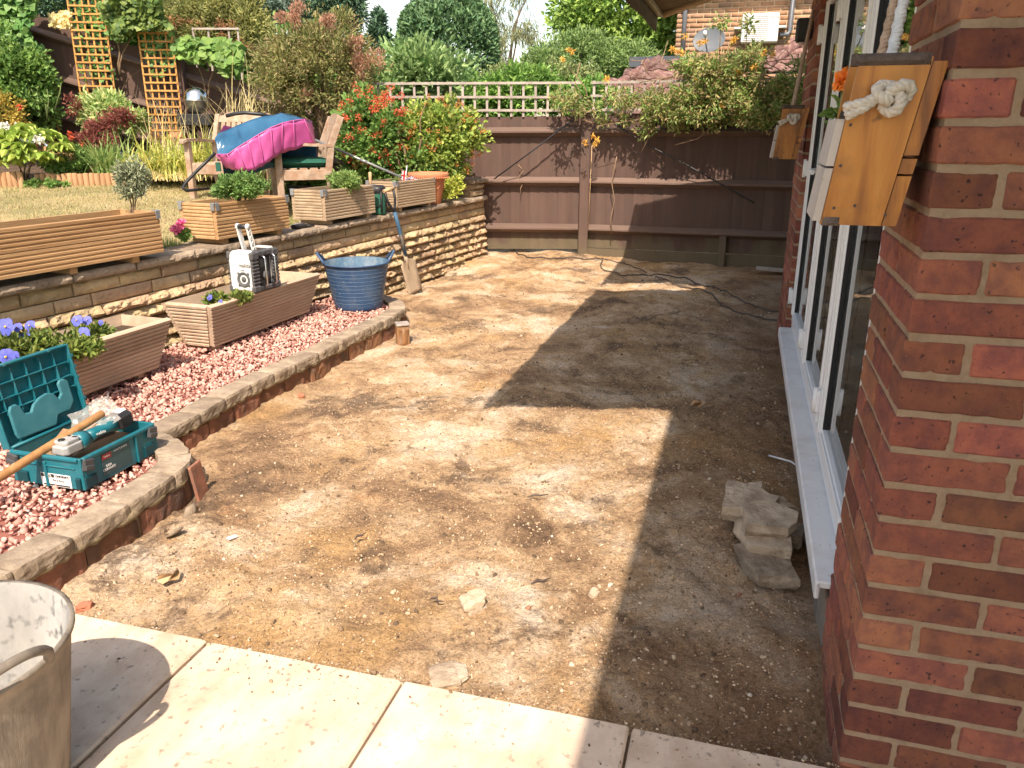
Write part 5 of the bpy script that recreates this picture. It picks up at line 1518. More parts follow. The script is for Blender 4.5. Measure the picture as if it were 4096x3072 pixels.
mb = MB(); mb.tube([(0.006, 0.01, HZc + 0.004), (0.006, SYc - 0.01, HZc + 0.004)], 0.006, 10); mb.build('hinge_rod', M_teal, case)
mb = MB(); mb.cbox((SXc / 2, SYc / 2, 0.045), (SXc - 0.03, SYc - 0.03, 0.06), 0.004); mb.build('cardboard_insert', M_card, case)
# cardboard flaps and plastic bag in the case
mb = MB()
for i, (x, y, a, b_) in enumerate(((0.07, 0.31, 0.35, 0.2), (0.12, 0.33, -0.3, 0.3), (0.06, 0.22, 0.2, -0.3))):
    mb = MB(); mb.cbox((0, 0, 0), (0.07, 0.09, 0.004), 0.001)
    mb.build('cardboard_flap', M_card, case, loc=(x, y, 0.088 + 0.006 * i), rot=(a, b_, i * 0.9))
def crumple(w, h, seed, amp, nxy=16):
    u = np.linspace(-.5, .5, nxy); U, W = np.meshgrid(u, u)
    P = np.stack([U.ravel() * w, W.ravel() * h, 0 * U.ravel()], -1)
    P[:, 2] += (fbm(P * 14 + seed, seed, 3) - 0.5) * amp * 2 + (fbm(P * 40 + seed, seed + 2, 2) - 0.5) * amp * 0.5
    P[:, 0] += (fbm(P * 10 + 3 + seed, seed + 4, 2) - 0.5) * amp
    i0 = (np.arange(nxy - 1)[:, None] * nxy + np.arange(nxy - 1)[None]).ravel()
    return P, np.stack([i0, i0 + 1, i0 + nxy + 1, i0 + nxy], -1)
def mat_film():
    m, nt, N, L, bs = new_mat('clear_film')
    bs.inputs['Base Color'].default_value = (0.62, 0.60, 0.56, 1); bs.inputs['Roughness'].default_value = 0.25
    tr = N.new('ShaderNodeBsdfTransparent'); mx = N.new('ShaderNodeMixShader'); mx.inputs[0].default_value = 0.30
    L.new(tr.outputs[0], mx.inputs[1]); L.new(bs.outputs[0], mx.inputs[2]); L.new(mx.outputs[0], N['Material Output'].inputs['Surface'])
    return m
M_film = mat_film()
Pc, Fc = crumple(0.20, 0.15, 3, 0.06)
ca, sa = math.cos(ang), math.sin(ang)
def CP(x, y, z): return Vector((A_.x + ca * x - sa * y, A_.y + sa * x + ca * y, 0.128 + z))
tag(mesh_obj('plastic_bag', np_mesh('plastic_bag', Pc, Fc, M_film, True), None, loc=CP(0.14, 0.27, 0.165), rot=(R(40), R(-25), ang + 0.6)), 'crumpled clear plastic bag lying in the open tool case', 'bag')
# angle grinder
gr = thing('angle_grinder', 'teal angle grinder with silver gear head lying in the open tool case', 'grinder', CP(0.195, 0.075, 0.112), ang + R(84))
# local x runs from head to battery
M_alu = surf('cast_aluminium', [(0.45, 0.45, 0.44), (0.58, 0.58, 0.56)], scale=20, rough=0.45, metallic=0.4, bump=0.1)
mb = MB(); poly = [(-0.045, -0.03), (-0.03, -0.042), (0.035, -0.036), (0.045, -0.026), (0.045, 0.026), (0.035, 0.036), (-0.03, 0.042), (-0.045, 0.03)]
mb.prism(poly, 0.034); mb.prism([(p[0] * 0.8 + 0.004, p[1] * 0.8) for p in poly], 0.016, Matrix.Translation((0, 0, 0.034))); hd = mb.build('gear_head', M_alu, gr); bv = hd.modifiers.new('round', 'BEVEL'); bv.width = 0.005; bv.segments = 2
mb = MB(); mb.lathe([(0, -0.012), (0.036, -0.012), (0.042, -0.004), (0.038, 0.0), (0, 0)], 20); mb.build('guard_flange', plain('dark_steel', (0.10, 0.10, 0.10), rough=0.4, metallic=0.6), gr)
mb = MB(); mb.lathe([(0, 0.0), (0.012, 0), (0.012, 0.006), (0, 0.006)], 14, Matrix.Translation((-0.018, 0, 0.048))); mb.build('lock_button', M_blackplastic, gr)
for y in (-0.022, 0.022):
    for k in range(3):
        mb = MB(); mb.cbox((0.024 + 0.001 * k, y * (0.4 + 0.3 * k), 0.0505), (0.010, 0.006, 0.003), 0.001); mb.build('vent_slot', M_blackplastic, gr)
def gtube(pts, rs, mat, name, sc_=(1, 1)):
    mb = MB(); mb.tube(pts, rs, 16); return mb.build(name, mat, gr)
gtube([(0.04, 0, 0.018), (0.06, 0, 0.020), (0.085, 0, 0.022)], [0.036, 0.036, 0.030], M_teal, 'motor_collar')
gtube([(0.085, 0, 0.022), (0.12, 0, 0.026), (0.17, 0, 0.030), (0.205, 0, 0.034)], [0.027, 0.022, 0.023, 0.032], M_teal, 'handle_body')
mb = MB(); mb.cbox((0.145, 0, 0.008), (0.11, 0.036, 0.022), 0.006); mb.build('paddle_switch', M_blackplastic, gr)
mb = MB(); mb.cbox((0.245, 0, 0.040), (0.075, 0.072, 0.062), 0.012, rot=(0, R(-8), 0)); bat = mb.build('battery', M_blackplastic, gr)
mb = MB(); mb.cbox((0.25, 0.006, 0.0745), (0.036, 0.040, 0.002), 0.0006, rot=(0, R(-8), 0)); mb.build('battery_label', M_rim, bat)
MTg = Matrix(((1, 0, 0, 0.130), (0, 0.2, -1, -0.0245), (0, 1, 0.2, 0.030), (0, 0, 0, 1)))
text_obj('makita', 0.016, M_rim, gr, MTg)

# wooden handle across the case
M_haft = surf('wooden_haft', [(0.3, (0.27, 0.13, 0.045)), (0.6, (0.40, 0.22, 0.09))], scale=9, stretch=(3, 3, 0.3), rough=0.5, bump=0.15, spec=0.4, spots=(0.5, 0.4, 0.28), spot_scale=30, spot_thr=(0.7, 0.78))
pA = at(408, 1655, 2.85); pB = at(0, 1908, 2.47); dd = (pB - pA).normalized()
mb = MB(); mb.tube([pA + dd * -0.004, pA, pA + dd * 0.3, pA + dd * 0.9, pA + dd * 1.12], [0.0135, 0.0155, 0.016, 0.0165, 0.0165], 14)
tag(mb.build('wooden_pole', M_haft), 'round wooden tool shaft resting across the open tool case', 'pole')

# ================================================================== garden furniture and small things
M_teak = surf('weathered_teak', [(0.28, (0.25, 0.175, 0.125)), (0.5, (0.36, 0.265, 0.19)), (0.7, (0.46, 0.365, 0.28))], scale=14, rough=0.85, bump=0.4, var=0.1, dirt=(0.30, 0.13, 0.06), dirt_scale=9, dirt_amt=0.5)
def armchair(label, loc, rz):
    t = thing('garden_chair', label, 'chair', loc, rz, 'wooden garden armchairs')
    w2, dp = 0.255, 0.44
    for s in (-1, 1):
        mb = MB(); mb.cbox((0.20, s * w2, 0.305), (0.055, 0.05, 0.61), 0.005); mb.build('front_leg', M_teak, t)
        mb = MB()   # back post bends backwards above the seat
        pts = [(-0.24, 0.0), (-0.20, 0.38), (-0.235, 0.60), (-0.33, 0.83)]
        for (a, b) in zip(pts[:-1], pts[1:]):
            c = ((a[0] + b[0]) / 2, s * w2, (a[1] + b[1]) / 2); L_ = math.hypot(b[0] - a[0], b[1] - a[1]) + 0.012
            mb.cbox(c, (0.055, 0.045, L_), 0.004, rot=(0, math.atan2(b[0] - a[0], b[1] - a[1]), 0))
        mb.build('back_leg', M_teak, t)
        mb = MB(); vs = []
        ap = [(0.285, 0.602, 0.020), (0.25, 0.618, 0.036), (0.10, 0.622, 0.040), (-0.10, 0.610, 0.034), (-0.24, 0.605, 0.026)]
        for x, z, hw in ap:
            for (yy, zz) in ((-hw, -0.012), (hw, -0.012), (hw, 0.010), (-hw, 0.010)): vs.append((x, s * w2 + yy, z + zz))
        fs = [(0, 1, 2, 3), (16, 19, 18, 17)] + [(4 * i + k, 4 * i + 4 + k, 4 * i + 4 + (k + 1) % 4, 4 * i + (k + 1) % 4) for i in range(4) for k in range(4)]
        mb.add(vs, fs); mb.build('arm', M_teak, t)
        mb = MB(); mb.cbox((-0.005, s * w2, 0.37), (0.40, 0.028, 0.085), 0.004); mb.build('side_rail', M_teak, t)
    for x in (0.20, -0.20):
        mb = MB(); mb.cbox((x, 0, 0.37), (0.028, 2 * w2 - 0.05, 0.085), 0.004); mb.build('cross_rail', M_teak, t)
    for k in range(5):
        mb = MB(); mb.cbox((0.17 - 0.085 * k, 0, 0.417), (0.065, 2 * w2 - 0.03, 0.016), 0.003); mb.build('seat_slat', M_teak, t)
    tilt = math.atan2(-0.115, 0.38)
    for k in range(8):
        y = -0.19 + 0.38 * k / 7
        mb = MB(); mb.cbox((-0.252, y, 0.61), (0.014, 0.040, 0.34), 0.002, rot=(0, tilt, 0)); mb.build('back_slat', M_teak, t)
    mb = MB(); poly = [(-0.235, 0.0), (0.235, 0.0), (0.235, 0.055), (0.19, 0.062), (0.16, 0.085), (0.08, 0.092), (0, 0.095), (-0.08, 0.092), (-0.16, 0.085), (-0.19, 0.062), (-0.235, 0.055)]
    mb.prism(poly, 0.026, Matrix.Translation((-0.318, 0, 0.765)) @ Matrix.Rotation(tilt, 4, 'Y') @ Matrix(((0, 0, 1, 0), (1, 0, 0, 0), (0, 1, 0, 0), (0, 0, 0, 1)))); mb.build('top_rail', M_teak, t)
    mb = MB(); mb.cbox((-0.205, 0, 0.47), (0.024, 2 * w2 - 0.05, 0.05), 0.004); mb.build('lower_back_rail', M_teak, t)
    return t
CHA = math.atan2(-0.36, -0.93)
CHC = Vector((-1.83, 6.98, 0.635))
armchair('weathered wooden armchair with a green cushion behind the coping planters', CHC, CHA)
armchair('wooden armchair half hidden under the pink and blue folded pool', Vector((-2.56, 7.30, 0.66)), math.atan2(-0.97, -0.22))
M_green = surf('green_canvas', [(0.012, 0.075, 0.050), (0.022, 0.115, 0.080)], scale=30, rough=0.8, bump=0.2)
def cushion(label, w, d, h, mat, loc, rz, seed):
    n = 14
    u = np.linspace(-1, 1, n); U, W = np.meshgrid(u, u)
    prof = (1 - np.abs(U) ** 5) * (1 - np.abs(W) ** 5)
    base = np.stack([U * d / 2, W * w / 2], -1)
    zt = h * 0.5 * prof ** 0.45 + (fbm(np.stack([U.ravel() * 3, W.ravel() * 3, 0 * U.ravel() + seed], -1), seed, 3).reshape(U.shape) - 0.5) * 0.02 * prof
    top_ = np.concatenate([base, (zt + h * 0.5)[..., None]], -1).reshape(-1, 3); bot_ = np.concatenate([base, (h * 0.5 - h * 0.5 * prof ** 0.45)[..., None]], -1).reshape(-1, 3)
    i0 = (np.arange(n - 1)[:, None] * n + np.arange(n - 1)[None]).ravel()
    f1 = np.stack([i0, i0 + 1, i0 + n + 1, i0 + n], -1); f2 = f1[:, ::-1] + n * n
    o = mesh_obj('cushion', np_mesh('cushion', np.concatenate([top_, bot_]), np.concatenate([f1, f2]), mat, True), None, loc=loc, rot=(0, 0, rz))
    return tag(o, label, 'cushion')
cushion('puffed dark green seat cushion on the wooden armchair', 0.50, 0.48, 0.085, M_green, CHC + Vector((0, 0, 0.424)), CHA, 3)
cushion('flat green seat pad tucked under the puffed cushion', 0.44, 0.40, 0.02, M_green, CHC + Vector((0.02, 0, 0.4245)), CHA + 0.1, 4).scale = (1, 1, 0.4)

# folded paddling pool: pink ribbed wall and blue vinyl sheet
M_pink = surf('pink_vinyl', [(0.48, 0.075, 0.27), (0.56, 0.115, 0.34)], scale=5, rough=0.42, bump=0.15, bump_scale=9, bump_dist=0.02, spec=0.45)
M_vinyl = surf('blue_vinyl', [(0.022, 0.085, 0.165), (0.04, 0.125, 0.225)], scale=5, rough=0.2, bump=0.3, bump_scale=7, bump_dist=0.03, spec=0.5)
pool = thing('folded_pool', 'folded paddling pool with pink ribbed wall and blue vinyl lining heaped on chairs', 'pool', (-2.3, 6.8, 1.0))
def Z4(x, y, Y): return at(800 + x / 3.403, 400 + y / 3.403, Y)
top_c = [(228, 742, 6.35), (380, 740, 6.30), (515, 645, 6.33), (655, 560, 6.38), (800, 470, 6.44), (970, 375, 6.50), (1130, 312, 6.56), (1280, 280, 6.62), (1425, 262, 6.72), (1520, 290, 6.90)]
bot_c = [(375, 930, 6.42), (500, 960, 6.36), (640, 965, 6.36), (755, 950, 6.40), (885, 880, 6.46), (1010, 790, 6.52), (1120, 720, 6.60), (1300, 672, 6.66), (1560, 600, 6.80), (1580, 590, 6.98)]
V_ = []; nC = 6
PT = [Z4(*p) for p in top_c]; PB = [Z4(*p) for p in bot_c]
nseg = 6
def lerp_list(P, f):
    i = min(len(P) - 2, int(f)); return P[i].lerp(P[i + 1], f - i)
cols_ = (len(PT) - 1) * nseg + 1
for j in range(cols_):
    f = j / nseg
    a, b = lerp_list(PT, f), lerp_list(PB, f)
    seam = abs(math.sin(f * math.pi))
    for k in range(8):
        g_ = k / 7
        p = a.lerp(b, g_)
        p = p + Vector((0.0, -0.012 * seam * math.sin(g_ * math.pi) - 0.004 * math.sin(g_ * 9 + j * 0.7), 0.004 * math.sin(j * 1.3 + k)))
        V_.append(p - Vector((-2.3, 6.8, 1.0)))
fs = [(j * 8 + k, j * 8 + k + 1, (j + 1) * 8 + k + 1, (j + 1) * 8 + k) for j in range(cols_ - 1) for k in range(7)]
mb = MB(); mb.add(V_, fs, None, True); o = mb.build('pink_wall', M_pink, pool); sm = o.modifiers.new('thick', 'SOLIDIFY'); sm.thickness = 0.006
for i in range(len(PT)):
    o0 = Vector((-2.3, 6.8, 1.0)) + Vector((0, 0.004, 0))
    mb = MB(); mb.tube([PT[i] - o0 - Vector((0, 0.012, 0)), PT[i].lerp(PB[i], 0.5) - o0 - Vector((0, 0.012, 0)), PB[i] - o0 - Vector((0, 0.012, 0))], 0.0035, 6); mb.build('welded_seam', M_pink, pool)
mb = MB(); mb.tube([p - Vector((-2.3, 6.8, 1.0)) for p in PT], 0.004, 8); mb.build('rim_tube', M_pink, pool)
back_c = [(205, 520, 6.55), (250, 450, 6.62), (330, 425, 6.72), (500, 345, 6.80), (700, 265, 6.86), (830, 225, 6.88), (1000, 205, 6.9), (1110, 172, 6.92), (1300, 215, 6.98), (1510, 285, 7.0)]
PK = [Z4(*p) for p in back_c]
V_ = []; rows = 14
for j in range(cols_):
    f = j / nseg
    a, b = lerp_list(PT, f), lerp_list(PK, f)
    for k in range(rows):
        g_ = k / (rows - 1)
        V_.append(a.lerp(b, g_) + Vector((0, 0, -0.045 * math.sin(g_ * math.pi))))
V_ = np.array([tuple(v) for v in V_])
w_ = (fbm(V_ * np.array([3.5, 6, 6]), 77, 2) - 0.5)
w2_ = np.abs(fbm(V_ * np.array([8, 6, 10]), 79, 2) - 0.5)
gk = np.tile(np.sin(np.linspace(0, math.pi, rows)), cols_)
rdg = 1 - np.abs(2 * fbm(V_ * np.array([4.2, 3, 5]) + 9, 83, 2) - 1)
V_[:, 2] += (w_ * 0.10 + 0.22 * np.maximum(0, rdg - 0.80) / 0.2 * 0.25 - w2_ * 0.12 - 0.015) * gk
V_[:, 1] += w_ * 0.08 * gk
V_ -= np.array([-2.3, 6.8, 1.0])
i0 = (np.arange(cols_ - 1)[:, None] * rows + np.arange(rows - 1)[None]).ravel()
o = mesh_obj('blue_lining', np_mesh('blue_lining', V_, np.stack([i0, i0 + rows, i0 + rows + 1, i0 + 1], -1), M_vinyl, True), pool)
sm = o.modifiers.new('thick', 'SOLIDIFY'); sm.thickness = 0.004
# back drop of the lining and the pink far wall piece
V2 = []
for j in range(cols_):
    a = lerp_list(PK, j / nseg) - Vector((-2.3, 6.8, 1.0))
    V2 += [a, a + Vector((0, 0.10, -0.22)), a + Vector((0, 0.12, -0.42))]
mb = MB(); mb.add(V2, [(j * 3 + k, (j + 1) * 3 + k, (j + 1) * 3 + k + 1, j * 3 + k + 1) for j in range(cols_ - 1) for k in range(2)], None, True); mb.build('far_wall', M_vinyl, pool)
mb = MB()
q = [Z4(265, 440, 6.70), Z4(325, 345, 6.80), Z4(440, 368, 6.95), Z4(360, 440, 6.85)]
mb.add([p - Vector((-2.3, 6.8, 1.0)) for p in q], [(0, 1, 2, 3)]); mb.build('folded_corner', M_pink, pool)
mb = MB(); mb.cbox((0, 0, 0), (0.04, 0.012, 0.07), 0.003); mb.build('strap_tag', M_green, pool, loc=Z4(250, 910, 6.42) - Vector((-2.3, 6.8, 1.0)))

M_blacktube = plain('black_tube', (0.02, 0.022, 0.025), rough=0.4)
M_greypole = plain('grey_pole', (0.30, 0.31, 0.31), rough=0.4, metallic=0.5)
fr_pts = [at(862, 612, 6.75), at(800, 672, 6.7), at(745, 728, 6.65), at(731, 752, 6.62), at(745, 763, 6.62), at(790, 759, 6.75), at(850, 752, 6.95)]
mb = MB(); mb.tube(fr_pts, 0.013, 8)
tag(mb.build('bent_tube', M_blacktube), 'black bent steel tube on the lawn beside the pink pool', 'tube')
mb = MB(); mb.tube([at(905, 464, 7.15), at(940, 455, 7.15), at(980, 451, 7.15), at(1044, 457, 7.15), at(1090, 470, 7.2)], 0.016, 8)
tag(mb.build('bent_tube', M_blacktube), 'black tube lying along the top of the folded blue vinyl', 'tube')
mb = MB(); mb.tube([at(1250, 555, 7.2), at(1605, 709, 7.05)], 0.011, 8); mb.tube([at(1440, 638, 7.12), at(1470, 650, 7.11)], 0.014, 8)
tag(mb.build('metal_pole', M_greypole), 'thin grey metal pole sloping through the red-flowered shrub', 'pole')

# terracotta pot on the wall end
M_terra = surf('terracotta', [(0.42, 0.155, 0.075), (0.52, 0.215, 0.11)], scale=9, rough=0.7, bump=0.15, dirt=(0.56, 0.32, 0.20), dirt_scale=6, dirt_amt=0.35)
pot = thing('flower_pot', 'large terracotta pot with thick rolled rim on the far end of the coping', 'pot', (-0.79, 7.60, 0.69))
pr = [(0.0, 0.0), (0.105, 0.0), (0.112, 0.01), (0.145, 0.17), (0.158, 0.232), (0.160, 0.236), (0.185, 0.240), (0.192, 0.252), (0.193, 0.278), (0.186, 0.290), (0.172, 0.292), (0.160, 0.280), (0.150, 0.24), (0.0, 0.24)]
mb = MB(); mb.lathe(pr, 48); mb.build('bowl', M_terra, pot)
mb = MB()
for k in range(56):
    a = 2 * math.pi * k / 56; mb.cbox((0.193 * math.cos(a), 0.193 * math.sin(a), 0.247), (0.014, 0.012, 0.014), 0.004, rot=(0, 0, a))
mb.build('rope_rim', M_terra, pot)
for a0 in (-110, -20, 70, 160):
    pts = []
    for i in range(13):
        f = i / 12; an = R(a0 + 80 * f); z = 0.20 - 0.075 * math.sin(f * math.pi); r = 0.115 + 0.045 * (z / 0.232)
        pts.append((r * math.cos(an), r * math.sin(an), z))
    mb = MB(); mb.tube(pts, 0.005, 6); mb.build('swag', M_terra, pot)
for z, r in ((0.135, 0.139), (0.145, 0.141)):
    mb = MB(); mb.tube([((r) * math.cos(2 * math.pi * i / 40), r * math.sin(2 * math.pi * i / 40), z) for i in range(40)], 0.003, 6, closed=True); mb.build('band', M_terra, pot)

# green pop-up garden bag with trowel
M_greenbag = surf('green_nylon', [(0.02, 0.10, 0.065), (0.04, 0.16, 0.11)], scale=16, rough=0.6, bump=0.3)
bag = thing('garden_bag', 'small green and black pop-up tool bag between two grey planters', 'bag', (-1.125, 6.70, 0.688), 0.3)
mb = MB(); mb.lathe([(0.0, 0.0), (0.060, 0.0), (0.064, 0.01), (0.061, 0.08), (0.066, 0.175)], 26); mb.build('body', M_greenbag, bag)
mb = MB(); mb.lathe([(0.067, 0.172), (0.069, 0.176), (0.070, 0.20), (0.066, 0.22), (0.050, 0.236), (0.0, 0.24)], 26); mb.build('mesh_top', M_blackplastic, bag)
for a in (-150, -75, 10):
    mb = MB(); pts = [(0.066 * math.cos(R(a)), 0.066 * math.sin(R(a)), 0.02), (0.066 * math.cos(R(a)), 0.066 * math.sin(R(a)), 0.09), (0.070 * math.cos(R(a)), 0.070 * math.sin(R(a)), 0.19)]
    mb.tube(pts, 0.009, 6); mb.build('strap', M_blackplastic, bag)
mb = MB(); mb.tube([(0.068 * math.cos(R(a)), 0.068 * math.sin(R(a)), 0.10 - 0.04 * math.sin(R((a + 150) * 2.4))) for a in range(-150, -74, 6)], 0.005, 6); mb.build('handle_loop', M_blackplastic, bag)
tw = thing('trowel', 'hand trowel with pale wooden handle sticking up from the green bag', 'trowel', (-1.18, 6.68, 0.85))
mb = MB(); mb.tube([(0, 0, 0.06), (0.002, 0, 0.10), (0.003, 0, 0.15), (0.003, 0, 0.178), (0.003, 0, 0.184)], [0.009, 0.011, 0.014, 0.013, 0.007], 12); mb.build('grip', M_ash, tw)
mb = MB(); mb.tube([(0, 0, -0.06), (0, 0, 0.065)], 0.005, 8); mb.build('tang', M_zinc, tw)

# grey work glove on the coping
M_glove = surf('grey_glove', [(0.15, 0.145, 0.15), (0.27, 0.26, 0.265)], scale=40, rough=0.9, bump=0.4)
gl = thing('work_glove', 'pair of limp grey work gloves lying on the coping behind the radio', 'glove', (-1.545, 5.83, 0.681), R(60))
for q, (ox_, oy_, rz_) in enumerate(((0, 0, 0), (0.02, 0.045, 0.25))):
    mb = MB()
    mb.tube([(-0.09, 0, 0.016), (-0.05, 0, 0.02), (0.0, 0, 0.018), (0.035, 0, 0.014)], [0.030, 0.030, 0.034, 0.026], 12)
    for k in range(4):
        y = -0.03 + 0.02 * k; L_ = (0.065, 0.08, 0.075, 0.055)[k]
        mb.tube([(0.02, y * 0.8, 0.012), (0.02 + L_ * 0.5, y, 0.014 + 0.01 * (k % 2)), (0.02 + L_, y * 1.1, 0.009)], [0.011, 0.010, 0.007], 8)
    mb.tube([(-0.03, 0.02, 0.012), (0.0, 0.05, 0.014), (0.03, 0.062, 0.01)], [0.012, 0.011, 0.007], 8)
    o = mb.build('glove', M_glove if q else M_blackplastic, gl, loc=(ox_, oy_, 0.0), rot=(0, 0, rz_))
    o.scale = (1, 1, 0.62)

# union flag windmill in the far planter
wm = thing('flag_windmill', 'small union flag windmill on a white stick in the far grey planter', 'windmill', (-0.955, 7.26, 0.885))
M_fblue = plain('flag_blue', (0.03, 0.035, 0.12), rough=0.6); M_fred = plain('flag_red', (0.45, 0.03, 0.03), rough=0.6); M_fwhite = plain('flag_white', (0.72, 0.72, 0.72), rough=0.6)
mb = MB(); mb.tube([(-0.004, 0, -0.04), (0.0, 0, 0.10), (0.012, 0, 0.175)], 0.0035, 8); mb.build('stick', M_fwhite, wm)
def flag(w, h, loc, rot):
    mb = MB(); mb.box((0, 0, 0), (w, 0.0012, h)); f = mb.build('flag_panel', M_fblue, wm, loc=loc, rot=rot)
    L_ = math.hypot(w, h); an = math.atan2(h, w)
    for nm, mat, wd, e in (('white_saltire', M_fwhite, 0.16, 0.0022), ('red_saltire', M_fred, 0.06, 0.0030)):
        mb = MB()
        for s in (-1, 1): mb.box((0, 0, 0), (L_ * 0.86, e + 0.0001 * s, h * wd), rot=(0, an * s, 0))
        mb.build(nm, mat, f)
    for nm, mat, wd, e in (('white_cross', M_fwhite, 0.34, 0.0040), ('red_cross', M_fred, 0.2, 0.0050)):
        mb = MB(); mb.box((0, 0, 0), (w, e, h * wd)); mb.box((0, 0, 0), (h * wd, e + 0.0002, h)); mb.build(nm, mat, f)
flag(0.075, 0.06, (0.062, 0.0, 0.045), (0, R(28), R(8))); flag(0.05, 0.085, (-0.020, 0.012, 0.085), (0, R(8), R(30))); flag(0.06, 0.05, (0.025, 0.016, -0.002), (0, R(-24), R(-12)))
mb = MB(); mb.lathe([(0.028, 0.0), (0.03, 0.004), (0.028, 0.008), (0.018, 0.005), (0.016, 0.004)], 22, Matrix.Translation((0.025, -0.012, 0.04)) @ Matrix.Rotation(R(90), 4, 'X')); mb.build('hub_ring', plain('hub_violet', (0.20, 0.17, 0.27), rough=0.5), wm)

# silver ball barbecue
bq = thing('barbecue', 'silver domed barbecue on a dark stand against the sloping fence', 'barbecue', (-3.37, 8.85, 0.86))
M_silver = plain('polished_steel', (0.66, 0.66, 0.66), rough=0.16, metallic=1.0, bump=0.02)
mb = MB(); mb.lathe([(0.128, 0.80), (0.126, 0.83), (0.115, 0.87), (0.09, 0.905), (0.05, 0.928), (0.0, 0.935)], 32); mb.build('lid_dome', M_silver, bq)
mb = MB(); mb.lathe([(0.0, 0.66), (0.06, 0.668), (0.10, 0.70), (0.122, 0.75), (0.130, 0.79), (0.134, 0.797), (0.128, 0.8)], 32); mb.build('bowl', plain('dull_steel', (0.35, 0.35, 0.34), rough=0.35, metallic=0.9), bq)
mb = MB(); mb.cbox((0, 0, 0.60), (0.36, 0.28, 0.12), 0.01); mb.build('burner_box', M_blackplastic, bq)
for x in (-0.15, 0.15):
    for y in (-0.1, 0.1):
        mb = MB(); mb.tube([(x, y, 0.0), (x * 0.9, y * 0.9, 0.56)], 0.014, 8); mb.build('leg', M_blacktube, bq)

# terracotta strawberry bowl hung on the trellis
sb = thing('wall_pot', 'rounded terracotta pot with side holes below the orange lattice panel', 'pot', (-3.62, 8.86, 1.20))
mb = MB(); mb.lathe([(0.0, 0.0), (0.06, 0.002), (0.098, 0.03), (0.115, 0.065), (0.108, 0.10), (0.085, 0.122), (0.09, 0.132), (0.08, 0.134), (0.07, 0.12), (0, 0.12)], 30); mb.build('bowl', M_terra, sb)
for a in (-130, -90, -50):
    mb = MB(); mb.lathe([(0.0, 0.0), (0.020, 0.0), (0.026, 0.004), (0.022, 0.008), (0.017, 0.002)], 16, Matrix.Translation((0.113 * math.cos(R(a)), 0.113 * math.sin(R(a)), 0.07)) @ Matrix.Rotation(R(a + 90), 4, 'Z') @ Matrix.Rotation(R(90), 4, 'X')); mb.build('side_hole', M_terra, sb)
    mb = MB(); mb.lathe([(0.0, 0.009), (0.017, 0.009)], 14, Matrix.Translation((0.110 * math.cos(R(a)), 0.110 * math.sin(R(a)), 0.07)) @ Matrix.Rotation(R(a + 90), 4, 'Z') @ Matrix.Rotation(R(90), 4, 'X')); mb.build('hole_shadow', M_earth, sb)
st_ = MB(); st_.cbox((0, 0, 0), (0.30, 0.26, 0.30), 0.006)
tag(st_.build('pot_plinth', M_greywood, loc=(-3.62, 8.87, 1.05)), 'plain wooden plinth box carrying the terracotta pot', 'plinth')

# half-log border rolls
M_log = surf('half_log', [(0.30, 0.165, 0.08), (0.44, 0.27, 0.145)], scale=12, stretch=(1, 1, 0.15), rough=0.8, bump=0.3, var=0.15)
def log_roll(label, pts, h, n):
    t = thing('log_edging', label, 'edging', (0, 0, 0), 0, 'half-log border rolls')
    at_, L_ = resample(pts, 0.02)
    mb = MB(); mb.lathe([(0.0, h), (0.020, h), (0.026, h - 0.008), (0.026, -0.05)][::-1], 12); me = mb.mesh('half_log', M_log)
    for i in range(n):
        p, _t = at_(L_ * (i + 0.5) / n)
        z = float(lawn_z(p.x, p.y))
        o = mesh_obj('half_log', me, t, loc=(p.x, p.y, z + random.uniform(-.006, .006)), rot=(random.uniform(-.04, .04), random.uniform(-.04, .04), random.random() * 6))
    return t
log_roll('half-log border roll in front of the hydrangea at the far left', [(-5.9, 7.70), (-5.3, 7.74), (-4.74, 7.80)], 0.145, 23)
log_roll('half-log border roll between the hydrangea and the grey topiary', [(-4.67, 7.88), (-4.2, 7.90), (-3.7, 7.97)], 0.115, 19)
# vertical-board wooden cube planter behind the hydrangea
cp = thing('cube_planter', 'orange upright-board planter in the bed behind the half-log edging', 'planter', (-4.52, 8.25, 0.90))
bm_ = MB(); bm_.cbox((0, 0, 0), (0.068, 0.018, 0.30), 0.003); bm_ = bm_.mesh('board', M_deckA)
for k in range(6):
    mesh_obj('board', bm_, cp, loc=(-0.19 + 0.071 * k, 0, 0.15)); mesh_obj('board', bm_, cp, loc=(0.185, 0.045 + 0.071 * k, 0.15), rot=(0, 0, R(90)))
mb = MB(); mb.box((-0.01, 0.21, 0.13), (0.36, 0.38, 0.26)); mb.build('soil', M_earth, cp)
# slate blue planks edging in the bed
M_slate = surf('slate_paint', [(0.10, 0.14, 0.19), (0.16, 0.20, 0.26)], scale=12, rough=0.7, bump=0.2)
for i, (x, y, w, z, lb) in enumerate(((-4.20, 8.42, 0.34, 1.10, 'slate blue board in the bed under the red maple'), (-3.75, 8.44, 0.40, 1.06, 'slate blue board in the bed below the orange lattice panel'))):
    mb = MB(); mb.cbox((0, 0, 0), (w, 0.03, 0.10), 0.004)
    tag(mb.build('edging_board', M_slate, loc=(x, y, z), rot=(R(-14), R(2), R(4))), lb, 'board')
# silver solar lamp
sl_ = thing('solar_lamp', 'silver garden lamp on a white stake among the leaves at far left', 'lamp', (-4.88, 8.55, 1.02))
mb = MB(); mb.tube([(0, 0, 0.0), (0, 0, 0.14)], 0.011, 8); mb.build('stake', M_fwhite, sl_)
mb = MB(); mb.lathe([(0.0, 0.13), (0.034, 0.13), (0.036, 0.145), (0.024, 0.15), (0.024, 0.24), (0.028, 0.245), (0.0, 0.255)], 16); mb.build('head', M_silver, sl_)

